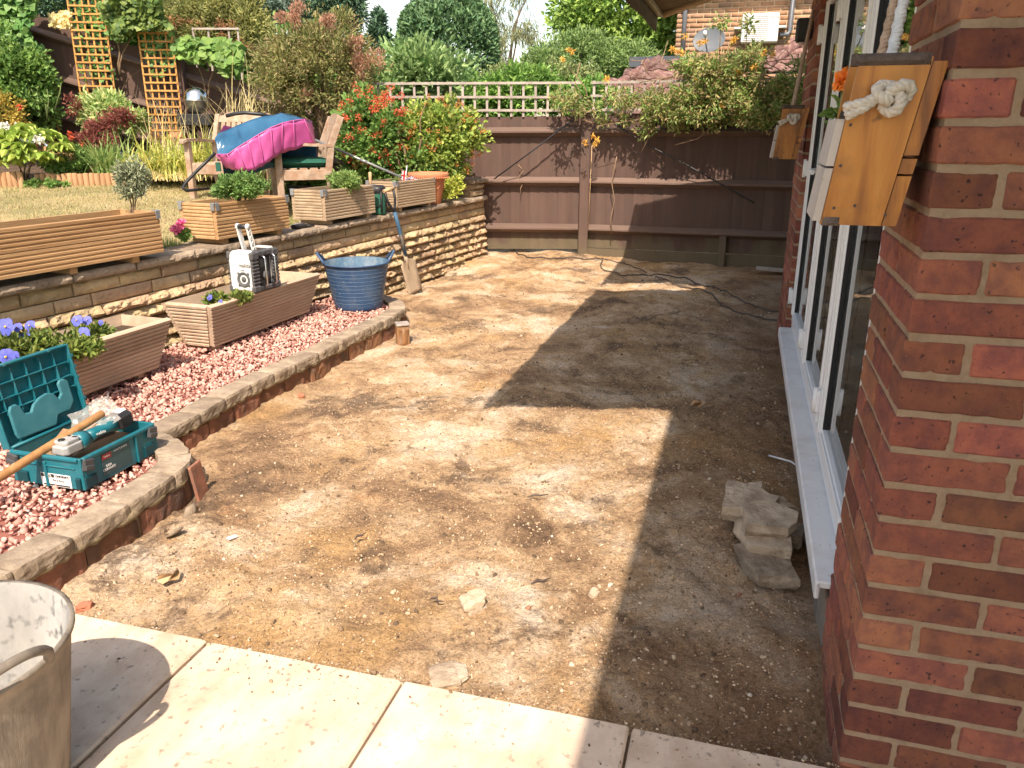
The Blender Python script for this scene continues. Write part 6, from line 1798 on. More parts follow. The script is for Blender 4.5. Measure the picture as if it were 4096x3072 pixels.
# ------------------------------------------------------------------ things on the soil
M_stump = surf('split_post', [(0.16, 0.075, 0.03), (0.34, 0.18, 0.075)], scale=11, stretch=(1, 1, 0.15), rough=0.75, bump=0.5, dirt=(0.42, 0.33, 0.25), dirt_scale=9, dirt_amt=0.4)
stp = thing('post_stump', 'sawn-off wooden post stump at the foot of the long kerb', 'stump', (-0.742, 5.12, -0.01), 0.3)
mb = MB(); mb.cbox((0, 0, 0.06), (0.085, 0.08, 0.135), 0.006); mb.build('stub', M_stump, stp)
mb = MB(); vs, fs = rock_block(0.088, 0.016, 0.006, 501, 1.0, 0.008, 4, back=0.084); mb.add(vs, fs, Matrix.Translation((-0.044, -0.042, 0.126))); mb.build('splintered_top', M_greywood, stp)
for k in range(3):
    mb = MB(); mb.cbox((0, 0, 0), (0.02, 0.006, 0.10), 0.002); mb.build('split_flake', M_stump, stp, loc=(-0.02 + 0.02 * k, -0.045, 0.055), rot=(R(5), R(4 * (k - 1)), 0))
def slab_piece(poly, th, seed):
    mb = MB(); n_ = len(poly)
    g = np.random.default_rng(seed)
    top_ = [(p[0] + g.normal() * .003, p[1] + g.normal() * .003, th) for p in poly]; bt = [(p[0] * 0.93 + g.normal() * .005, p[1] * 0.93 + g.normal() * .005, 0) for p in poly]
    md = [(p[0] * 1.02 + g.normal() * .004, p[1] * 1.02 + g.normal() * .004, th * 0.5) for p in poly]
    vs = bt + md + top_
    fs = [tuple(range(n_))[::-1], tuple(range(2 * n_, 3 * n_))] + [(i, (i + 1) % n_, n_ + (i + 1) % n_, n_ + i) for i in range(n_)] + [(n_ + i, n_ + (i + 1) % n_, 2 * n_ + (i + 1) % n_, 2 * n_ + i) for i in range(n_)]
    mb.add(vs, fs)
    return mb
M_brokstone = surf('broken_flag', [(0.28, (0.26, 0.20, 0.14)), (0.5, (0.42, 0.335, 0.245)), (0.7, (0.54, 0.45, 0.34))], scale=11, rough=0.95, bump=1.0, bump_scale=36, bump_dist=0.014, var=0.22, dirt=(0.13, 0.09, 0.06), dirt_scale=9, dirt_amt=0.7)
FR = math.atan2(HU.y, HU.x)
pieces = [
    ('broken flagstone at the bottom front of the pile by the door sill', [(-0.10, -0.13), (0.06, -0.17), (0.13, 0.0), (0.09, 0.13), (-0.11, 0.11)], 0.035, (0.760, 2.22, 0.0), (0, 0, 20)),
    ('broken flagstone lying under the middle of the pile by the door sill', [(-0.12, -0.10), (0.10, -0.12), (0.13, 0.08), (-0.02, 0.14), (-0.12, 0.10)], 0.035, (0.790, 2.33, 0.032), (4, -3, 10)),
    ('cracked broken flagstone tilted on the front of the pile by the door sill', [(-0.11, -0.09), (0.10, -0.10), (0.155, 0.02), (0.06, 0.10), (-0.11, 0.09)], 0.04, (0.795, 2.37, 0.072), (9, 3, 5)),
    ('dark broken flagstone at the back of the pile, next to the plinth', [(-0.10, -0.08), (0.11, -0.09), (0.13, 0.05), (-0.08, 0.09)], 0.035, (0.925, 2.475, 0.0), (3, 2, -15)),
    ('large pale broken flagstone topping the back of the pile by the door sill', [(-0.15, -0.10), (0.05, -0.11), (0.12, -0.05), (0.14, 0.03), (0.06, 0.06), (0.05, 0.13), (-0.12, 0.14)], 0.045, (0.800, 2.555, 0.050), (6, -2, 0)),
    ('broken flagstone lying under the large pale one in the pile', [(-0.12, -0.10), (0.12, -0.09), (0.10, 0.10), (-0.11, 0.11)], 0.04, (0.830, 2.54, 0.004), (2, -2, 12)),
    ('small broken flagstone corner poking out between pile and plinth', [(-0.05, -0.05), (0.06, -0.04), (0.05, 0.06), (-0.05, 0.05)], 0.03, (0.955, 2.60, 0.03), (0, 0, 15))]
for i, (lb, poly, th, loc, rt) in enumerate(pieces):
    loc = (loc[0] * 0.75 + 0.835 * 0.25 + 0.055, loc[1] * 0.85 + 2.40 * 0.15, loc[2] * 1.25); th *= 1.35; rt = (rt[0], rt[1], rt[2] - 14)
    q_ = []
    for a_i in range(len(poly)):
        a_, b_ = poly[a_i], poly[(a_i + 1) % len(poly)]
        for f_ in (0, .5): q_.append((a_[0] + (b_[0] - a_[0]) * f_, (a_[1] + (b_[1] - a_[1]) * f_)))
    poly = [(x * 0.66 + random.uniform(-.010, .010), y * 0.80 + random.uniform(-.010, .010)) for x, y in q_]
    o = slab_piece(poly, th, 300 + i).build('broken_flagstone', M_brokstone, loc=loc, rot=(R(rt[0]), R(rt[1]), R(rt[2])))
    tag(o, lb, 'stone', 'broken flagstones piled by the sill')
def rock(label, x, y, s, flat, mat, seed, rz=0, group=None):
    bm = bmesh.new(); bmesh.ops.create_icosphere(bm, subdivisions=3, radius=1.0)
    P = np.array([tuple(v.co) for v in bm.verts])
    k_ = 1 + (fbm(P * 1.3 + seed, seed, 2) - 0.5) * 0.9 + (fbm(P * 4 + seed, seed + 3, 3) - 0.5) * 0.35
    P = np.clip(P * k_[:, None], -0.86, 0.86) * np.array([s, s * 0.8, s * flat])
    for v, p in zip(bm.verts, P): v.co = p
    me = bpy.data.meshes.new('rock'); bm.to_mesh(me); bm.free(); me.materials.append(mat)
    o = mesh_obj('rock', me, None, loc=(x, y, float(soil_z(np.array([x]), np.array([y]))[0]) + s * flat * 0.5), rot=(0.1, -0.08, rz))
    return tag(o, label, 'stone', group)
M_paler = surf('pale_rock', [(0.44, 0.34, 0.24), (0.58, 0.47, 0.34)], scale=12, rough=0.95, bump=0.7, bump_dist=0.01)
rock('palest fist-sized stone lying alone in the middle of the soil near the paving', -0.115, 2.02, 0.044, 0.72, M_paler, 812, 0.4)
rock('small pale stone to the right of the fist-sized one, near the shadow edge', 0.255, 2.105, 0.020, 0.75, M_paler, 813, 1.0)
rock('grey half buried stone at the slab joint', -0.17, 1.735, 0.06, 0.2, M_brokstone, 814, 0.2)
M_brickbit = surf('brick_bit', [(0.36, 0.13, 0.075), (0.46, 0.20, 0.12)], scale=14, rough=0.9, bump=0.6)
rock('orange brick fragment on the soil by the long kerb', -1.14, 3.98, 0.022, 0.6, M_brickbit, 816, 0.3)
rock('reddish brick chip beside the paving at the lower left', -1.315, 2.06, 0.028, 0.6, M_brickbit, 818, 0.1)
M_leaf_dry = leaf_mat('dry_leaf', [(0.42, 0.25, 0.11), (0.50, 0.34, 0.18)], trans=0.1)
for i, (x, y, lb) in enumerate(((-1.10, 2.16, 'curled dry leaf on the soil near the lower left paving'), (0.95, 3.78, 'dark dry leaf on the shaded soil'))):
    Vl, Fl = leaves(np.array([[0, 0, 0.012], [0.02, 0.01, 0.016]]), np.array([[1, 0.2, 0.25], [0.3, 1, 0.3]]), 0.065, 0.5, 0.7, 40 + i)
    tag(mesh_obj('dry_leaf', np_mesh('dry_leaf', Vl, Fl, M_leaf_dry), None, loc=(x, y, 0.012)), lb, 'leaf')
mb = MB(); mb.cbox((0, 0, 0), (0.036, 0.018, 0.004), 0.001)
tag(mb.build('plastic_shard', M_fwhite, loc=(-0.985, 2.435, 0.012), rot=(0.1, 0.1, 0.9)), 'small white plastic shard on the soil right of the near kerb', 'shard')
mb = MB(); mb.tube([(0, 0, 0), (0.10, 0.03, 0.004), (0.17, 0.02, 0)], 0.004, 6)
tag(mb.build('white_twig', M_fwhite, loc=(1.13, 3.16, 0.01), rot=(0, 0, -1.1)), 'thin white stick on the shaded soil near the door sill', 'stick')
# dark twigs
for i, (x, y, rz, L_) in enumerate(((0.06, 2.14, 0.4, 0.09), (-0.25, 2.06, -0.5, 0.06), (0.06, 2.75, 0.2, 0.11), (-0.55, 2.42, 0.9, 0.07))):
    mb = MB(); mb.tube([(0, 0, 0), (L_ * 0.3, 0.008, 0.003), (L_ * 0.45, -0.004, 0.004), (L_ * 0.8, 0.004, 0.002)], [0.002, 0.005, 0.0035, 0.0012], 5)
    tag(mb.build('dark_twig', M_rot, loc=(x, y, 0.012), rot=(0, 0, rz)), ('dark twig on the sunny soil right of the fist-sized pale stone', 'shortest dark twig on the soil left of the fist-sized pale stone', 'charred dark wood piece in the middle of the sunny soil', 'dark twig on the soil nearest the near kerb')[i], 'twig', 'dark twigs on the soil')
# cables along the soil
M_cable = surf('dusty_cable', [(0.045, 0.04, 0.037), (0.14, 0.11, 0.085)], scale=9, rough=0.8, bump=0.1)
def cable(label, pts, r, mat, name='cable'):
    P = []
    a_, L_ = resample([(p.x, p.y) for p in pts], 0.03)
    m = int(L_ / 0.035)
    for i in range(m + 1):
        q, _t = a_(L_ * i / m); z = float(soil_z(np.array([q.x]), np.array([q.y]))[0])
        P.append((q.x, q.y, z + r * 0.9 + 0.004))
    mb = MB(); mb.tube(P, r, 8)
    return tag(mb.build(name, mat), label, 'cable')
def gp(px, py, z=0.02):
    t = (py - 1536) / _F; dy = math.cos(_P) - t * math.sin(_P); dz = -math.sin(_P) - t * math.cos(_P); s = (z - 1.38) / dz
    return Vector(((px - 2048) / _F * s, dy * s, z))
k = 1220 / 2212
cable('black cable running from the fence to the house pier', [gp(1980 + x * k, 900 + y * k, zz) for x, y, zz in ((5, 130, .08), (120, 165, .08), (180, 220, .06), (300, 260, .04), (600, 275, .03), (770, 285, .02), (770, 325, .01), (930, 362, 0), (1180, 360, 0), (1400, 395, 0), (1620, 480, 0), (1850, 570, 0), (2080, 640, 0), (2130, 655, 0))], 0.0065, M_cable)
cable('second black cable nearer the camera running to the house pier', [gp(1980 + x * k, 900 + y * k, 0.0) for x, y in ((1165, 372), (1280, 432), (1480, 480), (1600, 530), (1660, 590), (1850, 655), (2060, 698), (2130, 715))], 0.0065, M_cable)
cable('third thin cable on the shaded soil joining the other two', [gp(1980 + x * k, 900 + y * k, 0.02) for x, y in ((770, 275), (900, 285), (1010, 302), (1100, 330))], 0.005, M_cable)
# timber offcuts at the fence foot
mb = MB(); mb.cbox((0, 0, 0), (0.36, 0.075, 0.03), 0.003)
tag(mb.build('timber_offcut', M_greywood, loc=(2.60, 7.66, 0.05), rot=(0, R(3), R(-12))), 'short pale timber offcut lying flat at the fence foot', 'timber')
mb = MB(); mb.cbox((0, 0, 0), (0.05, 0.19, 0.05), 0.003)
tag(mb.build('timber_offcut', M_deckB, loc=(2.74, 7.70, 0.105), rot=(R(30), 0, R(-14))), 'timber offcut propped upright on the flat one at the fence foot', 'timber')

# black wires slung from the middle post across the fence
def wire(label, pts, r=0.008, mat=None, cat='wire', name='wire'):
    mb = MB(); mb.tube(pts, r, 6)
    return tag(mb.build(name, mat or M_blacktube), label, cat)
def Z9(x, y, Y): return at(1900 + x / 1.7015, 400 + y / 1.7015, Y)
wire('black wire from the fence post down to the stone wall end', [Z9(130, 538, 8.50), Z9(420, 325, 8.50), Z9(600, 185, 8.50), Z9(700, 112, 8.50), Z9(760, 92, 8.50)])
wire('black wire from the fence post down across the shaded fence to the right', [Z9(760, 92, 8.50), Z9(850, 95, 8.47), Z9(960, 170, 8.42), Z9(1180, 310, 8.30), Z9(1420, 430, 8.18), Z9(1720, 600, 8.02), Z9(1900, 700, 7.94)])
M_vine = surf('bare_vine', [(0.20, 0.13, 0.08), (0.34, 0.24, 0.15)], scale=20, rough=0.9, bump=0.3)
wire('thin bare vine hanging on the fence right of the middle post', [Z9(965, 385, 8.42), Z9(945, 480, 8.42), Z9(930, 560, 8.42), Z9(950, 680, 8.42), Z9(925, 800, 8.42), Z9(930, 910, 8.42)], 0.005, M_vine, 'vine', 'bare_vine')
wire('straight pale string running down the right side of the middle post', [Z9(796, 310, 8.50), Z9(785, 560, 8.50), Z9(770, 880, 8.52)], 0.004, M_ash, 'string', 'string')
wire('hooked bare vine hanging on the fence left of the middle post', [Z9(295, 440, 8.60), Z9(330, 480, 8.60), Z9(300, 520, 8.60), Z9(295, 570, 8.60), Z9(325, 575, 8.60), Z9(310, 600, 8.60), Z9(308, 635, 8.60)], 0.005, M_vine, 'vine', 'bare_vine')
wire('long looping vine sagging across the top of the middle post', [Z9(700, 90, 8.48), Z9(735, 135, 8.46), Z9(800, 155, 8.45), Z9(880, 150, 8.42), Z9(985, 95, 8.38)], 0.005, M_vine, 'vine', 'bare_vine')

# ================================================================== plants
M_bark = surf('grey_bark', [(0.10, 0.075, 0.055), (0.20, 0.16, 0.12)], scale=14, stretch=(1, 1, 0.3), rough=0.95, bump=0.8)
M_twig = surf('brown_twig', [(0.13, 0.085, 0.05), (0.24, 0.17, 0.10)], scale=20, rough=0.9, bump=0.4)
M_gstem = surf('green_stem', [(0.10, 0.15, 0.05), (0.18, 0.22, 0.08)], scale=20, rough=0.8, bump=0.2)
def plant(name, label, cat, base, crown, mat, size, aspect=0.45, seed=0, stems=(), r0=0.02, stem_mat=None, fold=0.3, curl=0.3, flat=None, group=None, jit=0.35, trunk_name='trunk', crown_name='crown', face=None):
    """crown: list of (P, D) point sets in world space"""
    base = Vector(base)
    t = thing(name, label, cat, base, 0, group)
    P = np.concatenate([c[0] for c in crown]) - np.array(base); D = np.concatenate([c[1] for c in crown])
    if face is not None:
        V, F = face_leaves(P, D, size, aspect, seed, face, jit)
    else:
        V, F = leaves(P, D, size, aspect, fold, seed, jit, curl, flat)
    crown_obj(crown_name, (V, F), mat, t)
    if stems:
        branchy((0, 0, 0), [Vector(s) - base for s in stems], r0, stem_mat or M_twig, t, trunk_name, seed)
    return t
def face_leaves(P, D, size, aspect, seed, face, jit=0.35):
    """leaves whose faces look roughly along the direction face (ivy on a wall)"""
    g = np.random.default_rng(seed); n = len(P)
    Nn = unit(np.array(face)[None] + g.normal(size=(n, 3)) * 0.45)
    D = unit(D - Nn * np.sum(D * Nn, 1, keepdims=True)); Sx = np.cross(D, Nn)
    s = size * (1 + jit * g.uniform(-1, 1, n))[:, None]; w = s * aspect
    pts = [P - D * s * .5, P - D * s * .25 + Sx * w * .5 - Nn * s * .05, P + D * s * .12 + Sx * w * .36, P + D * s * .55 - Nn * s * .1, P + D * s * .12 - Sx * w * .36, P - D * s * .25 - Sx * w * .5 - Nn * s * .05]
    V = np.stack(pts, 1).reshape(-1, 3); b = (np.arange(n) * 6)[:, None]
    return V, np.concatenate([b + np.array([[0, 1, 2, 3]]), b + np.array([[0, 3, 4, 5]])], 0)
def sheet_pts(poly, Y, dY, n, seed, slope=0.0, clump=0.0):
    """random points over a region of a fence face; poly gives its outline as seen, Y its distance"""
    g = np.random.default_rng(seed)
    poly = np.array(poly, float); x0, y0 = poly.min(0); x1, y1 = poly.max(0)
    out = []
    while len(out) < n:
        q = g.uniform((x0, y0), (x1, y1))
        ins = False; j = len(poly) - 1
        for i in range(len(poly)):
            if ((poly[i, 1] > q[1]) != (poly[j, 1] > q[1])) and (q[0] < (poly[j, 0] - poly[i, 0]) * (q[1] - poly[i, 1]) / (poly[j, 1] - poly[i, 1]) + poly[i, 0]): ins = not ins
            j = i
        if not ins: continue
        if clump and vnoise(np.array([[q[0] / 45, q[1] / 45, seed]]), seed)[0] < clump * (0.5 + 0.5 * g.random()): continue
        Yq = Y + g.uniform(-dY, dY) * (0.4 + vnoise(np.array([[q[0] / 60, q[1] / 60, 3.0]]), seed + 1)[0])
        out.append(tuple(at(q[0], q[1], Yq)))
    P = np.array(out); D = g.normal(size=P.shape) * np.array([1, .5, 1]) + np.array([0, 0, -0.5])
    return P, D
def ell(px, py, Y, rx, ry, rz): return (tuple(at(px, py, Y)), (rx, ry, rz))
def CL(e, nc, per, cr, seed, **k): return clumps(e[0], e[1], nc, per, cr, seed, **k)
def blob_pts(c, r, n, seed):
    g = np.random.default_rng(seed); q = unit(g.normal(size=(n, 3))) * (g.random((n, 1)) ** 0.4) * r
    return np.array(c) + q, q + g.normal(size=(n, 3)) * 0.3 * r
def flower_spots(P_list, r, n, seed):
    a = [blob_pts(p, r, n, seed + i) for i, p in enumerate(P_list)]
    return np.concatenate([x[0] for x in a]), np.concatenate([x[1] for x in a])
def outline_pts(e, n, seed, cone=None):
    """points on the camera side surface of an ellipsoid"""
    g = np.random.default_rng(seed); d = unit(g.normal(size=(n * 3, 3))); d = d[(d[:, 1] < 0.25) & (d[:, 2] > -0.75)][:n]
    return np.array(e[0]) + d * np.array(e[1]) * g.uniform(0.86, 1.04, (len(d), 1))

L_olive = leaf_mat('bronze_leaves', [(0.16, 0.19, 0.055), (0.24, 0.26, 0.08), (0.32, 0.31, 0.11), (0.30, 0.215, 0.11), (0.17, 0.22, 0.06), (0.38, 0.32, 0.15), (0.14, 0.18, 0.05)], var=0.35)
L_plume = leaf_mat('pink_plumes', [(0.4, 0.22, 0.14), (0.48, 0.3, 0.2), (0.36, 0.17, 0.1)])
L_green = leaf_mat('mid_leaves', [(0.09, 0.199, 0.045), (0.15, 0.285, 0.063), (0.231, 0.369, 0.081), (0.121, 0.237, 0.055)])
L_yel = leaf_mat('yellow_green_leaves', [(0.282, 0.398, 0.055), (0.482, 0.568, 0.091), (0.643, 0.644, 0.128), (0.361, 0.474, 0.073)])
L_dark = leaf_mat('dark_conifer', [(0.04, 0.095, 0.055), (0.07, 0.141, 0.077), (0.101, 0.179, 0.099)], rough=0.7, trans=0.12)
L_dome = leaf_mat('cypress_spray', [(0.061, 0.141, 0.063), (0.11, 0.217, 0.091), (0.171, 0.285, 0.118), (0.081, 0.17, 0.081)], rough=0.7, trans=0.15, var=0.4)
L_blue = leaf_mat('blue_spruce', [(0.142, 0.228, 0.182), (0.222, 0.313, 0.254), (0.282, 0.361, 0.273)], rough=0.7, trans=0.1)
L_big = leaf_mat('fresh_tree_leaves', [(0.142, 0.266, 0.055), (0.231, 0.378, 0.073), (0.343, 0.483, 0.099), (0.181, 0.313, 0.063)], var=0.35, trans=0.32)
L_laurel = leaf_mat('laurel_leaves', [(0.101, 0.228, 0.045), (0.181, 0.34, 0.063), (0.282, 0.454, 0.091)], rough=0.4)
L_grey = leaf_mat('grey_green_leaves', [(0.215, 0.264, 0.148), (0.314, 0.362, 0.215), (0.412, 0.445, 0.296)], trans=0.15)
L_ivy = leaf_mat('ivy_leaves', [(0.07, 0.19, 0.045), (0.121, 0.266, 0.063), (0.201, 0.361, 0.091), (0.09, 0.217, 0.055)], rough=0.45)
L_limeivy = leaf_mat('lime_climber', [(0.134, 0.218, 0.039), (0.232, 0.31, 0.066), (0.098, 0.172, 0.039), (0.073, 0.144, 0.033)], rough=0.5)
L_red = leaf_mat('red_maple_leaves', [(0.20, 0.055, 0.045), (0.28, 0.085, 0.065), (0.34, 0.13, 0.09)])
L_var = leaf_mat('variegated_leaves', [(0.201, 0.378, 0.109), (0.401, 0.53, 0.182), (0.75, 0.75, 0.362), (0.282, 0.454, 0.163)])
L_straw = leaf_mat('straw_blades', [(0.683, 0.512, 0.237), (0.75, 0.682, 0.362), (0.522, 0.454, 0.163)])
L_strap = leaf_mat('strap_blades', [(0.161, 0.285, 0.073), (0.262, 0.378, 0.109), (0.383, 0.492, 0.182)], rough=0.45)
L_day = leaf_mat('daylily_blades', [(0.303, 0.378, 0.073), (0.482, 0.512, 0.109), (0.643, 0.588, 0.163), (0.242, 0.323, 0.073)], rough=0.5)
L_honey = leaf_mat('honeysuckle_leaves', [(0.142, 0.255, 0.055), (0.242, 0.361, 0.091), (0.383, 0.416, 0.145), (0.482, 0.361, 0.182), (0.181, 0.304, 0.073)], var=0.35)
F_red = leaf_mat('red_flowers', [(0.5, 0.055, 0.025), (0.6, 0.1, 0.03), (0.55, 0.16, 0.035)], trans=0.2)
F_or = leaf_mat('orange_flowers', [(0.5, 0.17, 0.03), (0.58, 0.24, 0.05), (0.42, 0.13, 0.04)], trans=0.2)
F_yel = leaf_mat('yellow_flowers', [(0.66, 0.4, 0.05), (0.72, 0.5, 0.09), (0.6, 0.28, 0.04)], trans=0.25)
F_blue = leaf_mat('pansy_petals', [(0.07, 0.085, 0.42), (0.11, 0.13, 0.55), (0.16, 0.17, 0.6)], trans=0.25, var=0.1)
F_pink = leaf_mat('pink_petals', [(0.75, 0.07, 0.25), (0.8, 0.14, 0.34), (0.8, 0.30, 0.45)], trans=0.25)
F_white = leaf_mat('white_petals', [(0.66, 0.66, 0.6), (0.75, 0.75, 0.7)], trans=0.2)
F_orange = leaf_mat('marigold_petals', [(0.85, 0.26, 0.02), (0.88, 0.36, 0.04)], trans=0.25)

# --- shrubs in front of the fences
e = ell(1290, 285, 8.45, 0.62, 0.42, 0.56)
t = plant('bronze_shrub', 'big olive-bronze feathery shrub rising behind the pink pool', 'shrub', at(1290, 560, 8.45),
          [CL(e, 190, 62, 0.15, 11, shell=0.35, flatten=0.7), CL(ell(1130, 300, 8.4, 0.28, 0.3, 0.42), 60, 50, 0.13, 12, shell=0.3)], L_olive, 0.052, 0.28, 13,
          [at(1150, 200, 8.4), at(1290, 120, 8.45), at(1420, 220, 8.5), at(1220, 300, 8.3), at(1370, 320, 8.4)], 0.03, curl=0.15)
pl = []
for (x0, x1, y0, y1, k_) in ((1160, 1225, 25, 90, 7), (1300, 1335, 50, 110, 5), (1410, 1530, 205, 300, 14), (1390, 1470, 120, 180, 5), (1120, 1150, 60, 90, 3), (1200, 1240, 370, 400, 3)):
    for i in range(k_): pl.append(at(random.uniform(x0, x1), random.uniform(y0, y1), 8.25))
P, D = flower_spots(pl, 0.065, 55, 90); V, F = leaves(P - np.array(t.location), D + np.array([0, 0, .1]), 0.03, 0.4, 0.2, 5)
crown_obj('flower_plumes', (V, F), L_plume, t)
e1 = ell(1490, 545, 7.95, 0.34, 0.24, 0.42); e2 = ell(1750, 560, 8.08, 0.46, 0.24, 0.40); e3 = ell(1600, 640, 8.02, 0.55, 0.18, 0.26)
t = plant('flowering_shrub', 'dense rounded shrub covered in red and orange blossom in front of the fence', 'shrub', (-0.98, 7.9, 0.66),
          [CL(e1, 95, 60, 0.12, 21, shell=0.3), CL(e3, 70, 55, 0.12, 23, shell=0.3)], L_green, 0.052, 0.62, 24,
          [at(1450, 420, 7.85), at(1560, 400, 7.85), at(1700, 420, 7.9), at(1850, 480, 7.9), at(1400, 560, 7.8)], 0.02, fold=0.25)
P, D = CL(e2, 110, 62, 0.12, 22, shell=0.3); V, F = leaves(P - np.array(t.location), D, 0.050, 0.6, 0.25, 25); crown_obj('yellow_foliage', (V, F), leaf_mat('lime_shrub', [(0.165, 0.279, 0.045), (0.281, 0.389, 0.067), (0.428, 0.497, 0.105), (0.116, 0.217, 0.045)]), t)
spots = [tuple(p) for p in outline_pts(e1, 62, 31)] + [tuple(at(x, y, 7.55)) for x, y in ((1420, 350), (1400, 400), (1370, 420), (1440, 372), (1480, 355), (1510, 400), (1530, 420), (1560, 350), (1605, 385), (1615, 440), (1500, 440), (1385, 470), (1450, 520), (1400, 550))]
P, D = flower_spots(spots, 0.042, 40, 200); V, F = leaves(P - np.array(t.location), D, 0.017, 0.6, 0.2, 6); crown_obj('red_blossom', (V, F), F_red, t)
spots = [tuple(p) for p in outline_pts(e2, 55, 32)] + [tuple(p) for p in outline_pts(e3, 40, 33)]
P, D = flower_spots(spots, 0.030, 26, 400); V, F = leaves(P - np.array(t.location), D, 0.014, 0.6, 0.2, 7); crown_obj('orange_blossom', (V, F), F_or, t)
plant('broadleaf_shrub', 'tall broad-leaved green shrub growing behind the left half of the grey trellis', 'shrub', at(1690, 520, 9.5),
      [CL(ell(1690, 285, 9.5, 0.52, 0.35, 0.30), 75, 34, 0.17, 41, shell=0.25, up=0.6), CL(ell(1560, 330, 9.4, 0.35, 0.3, 0.2), 30, 30, 0.16, 42, up=0.5)], leaf_mat('glossy_broad', [(0.142, 0.266, 0.091), (0.242, 0.378, 0.135), (0.343, 0.474, 0.182), (0.161, 0.293, 0.091)], rough=0.4), 0.088, 0.42, 43,
      [at(1690, 190, 9.5), at(1600, 200, 9.5), at(1780, 180, 9.5), at(1500, 250, 9.4), at(1850, 280, 9.5)], 0.025, flat=0.2)
# --- ivy and climbers on the sloping fence
pi_, di_ = sheet_pts([(-40, -40), (150, -40), (145, 60), (120, 150), (170, 220), (150, 330), (60, 340), (-40, 330)], 8.85, 0.12, 1500, 51, clump=0.3)
plant('ivy', 'dark glossy ivy climbing the sloping fence at the far left', 'climber', at(40, 500, 8.95), [(pi_, di_)], L_ivy, 0.072, 0.9, 52, [at(30, 100, 8.95), at(110, 40, 8.95)], 0.012, face=(0, -1, 0.45))
pi_, di_ = sheet_pts([(385, -40), (640, -40), (650, 60), (690, 115), (560, 118), (500, 150), (470, 170), (430, 100), (400, 60)], 8.90, 0.20, 1900, 53, clump=0.25)
plant('lime_ivy', 'lime green ivy tumbling over the sloping fence between the two orange lattices', 'climber', at(480, 300, 9.0), [(pi_, di_)], L_limeivy, 0.055, 0.85, 54, [at(480, 60, 9.0), at(600, 40, 9.0)], 0.012, face=(0, -1, 0.55))
pi_, di_ = sheet_pts([(690, 190), (740, 150), (820, 165), (900, 160), (975, 190), (960, 290), (900, 300), (850, 240), (780, 245), (720, 235)], 8.98, 0.12, 620, 55, clump=0.2)
plant('broad_climber', 'broad-leaved green climber hanging over the sloping fence above the barbecue', 'climber', at(830, 400, 9.1), [(pi_, di_)], L_green, 0.095, 0.72, 56, [at(760, 190, 9.1), at(900, 190, 9.1)], 0.012, face=(0, -1, 0.5))
# ivy sprigs through the lattices
pi_, di_ = sheet_pts([(275, -10), (395, -10), (440, 190), (460, 320), (330, 330), (300, 150)], 9.0, 0.05, 170, 57, clump=0.35)
pj, dj = sheet_pts([(560, 130), (690, 130), (700, 250), (620, 330), (590, 250)], 9.0, 0.05, 130, 58, clump=0.3)
pk, dk = sheet_pts([(110, 150), (190, 200), (220, 420), (130, 420)], 8.93, 0.06, 150, 59, clump=0.3)
plant('ivy_sprigs', 'thin sprigs of ivy threading through the orange lattice panels', 'climber', at(400, 560, 9.05), [(pi_, di_), (pj, dj), (pk, dk)], L_ivy, 0.058, 0.85, 60, [at(360, 100, 9.05), at(630, 200, 9.05)], 0.006, face=(0, -1, 0.4))
pi_, di_ = sheet_pts([(195, 60), (280, 40), (290, 110), (200, 110)], 9.0, 0.06, 240, 61, clump=0.3)
plant('dry_ivy', 'patch of dry brown ivy between the far left post and the tallest lattice', 'climber', at(240, 130, 9.1), [(pi_, di_)], L_straw, 0.05, 0.6, 62, [at(230, 70, 9.1), at(260, 60, 9.1)], 0.006, face=(0, -1, 0.3))
plant('rose_bush', 'tangled dark green climbing rose filling the left edge beside the lattice', 'shrub', at(60, 620, 8.6),
      [CL(ell(60, 330, 8.6, 0.36, 0.25, 0.52), 130, 45, 0.11, 63, shell=0.3), CL(ell(150, 400, 8.7, 0.22, 0.2, 0.3), 40, 36, 0.09, 64)], L_green, 0.05, 0.6, 65, [at(60, 200, 8.6), at(130, 330, 8.6), at(180, 300, 8.6), at(20, 350, 8.5)], 0.012)
plant('golden_shrub', 'small golden-leaved shrub low at the left edge', 'shrub', at(10, 560, 8.35), [CL(ell(15, 450, 8.35, 0.20, 0.18, 0.20), 40, 45, 0.09, 66)], leaf_mat('golden_leaf', [(0.442, 0.323, 0.055), (0.603, 0.454, 0.091), (0.282, 0.285, 0.055)]), 0.036, 0.5, 67, [at(10, 420, 8.35)], 0.012)
# bare stems
mb = MB()
for a, b, c in (((190, 480), (183, 420), (135, 360)), ((165, 470), (140, 380), (120, 350)), ((220, 440), (240, 370), (245, 330)), ((190, 470), (195, 400), (188, 355)), ((130, 490), (100, 450), (78, 425))):
    mb.tube([at(*a, 8.5), at(*b, 8.5), at(*c, 8.5)], [0.008, 0.006, 0.003], 6)
tag(mb.build('pruned_stems', M_gstem), 'bare pruned rose stems in front of the far left lattice', 'stems')
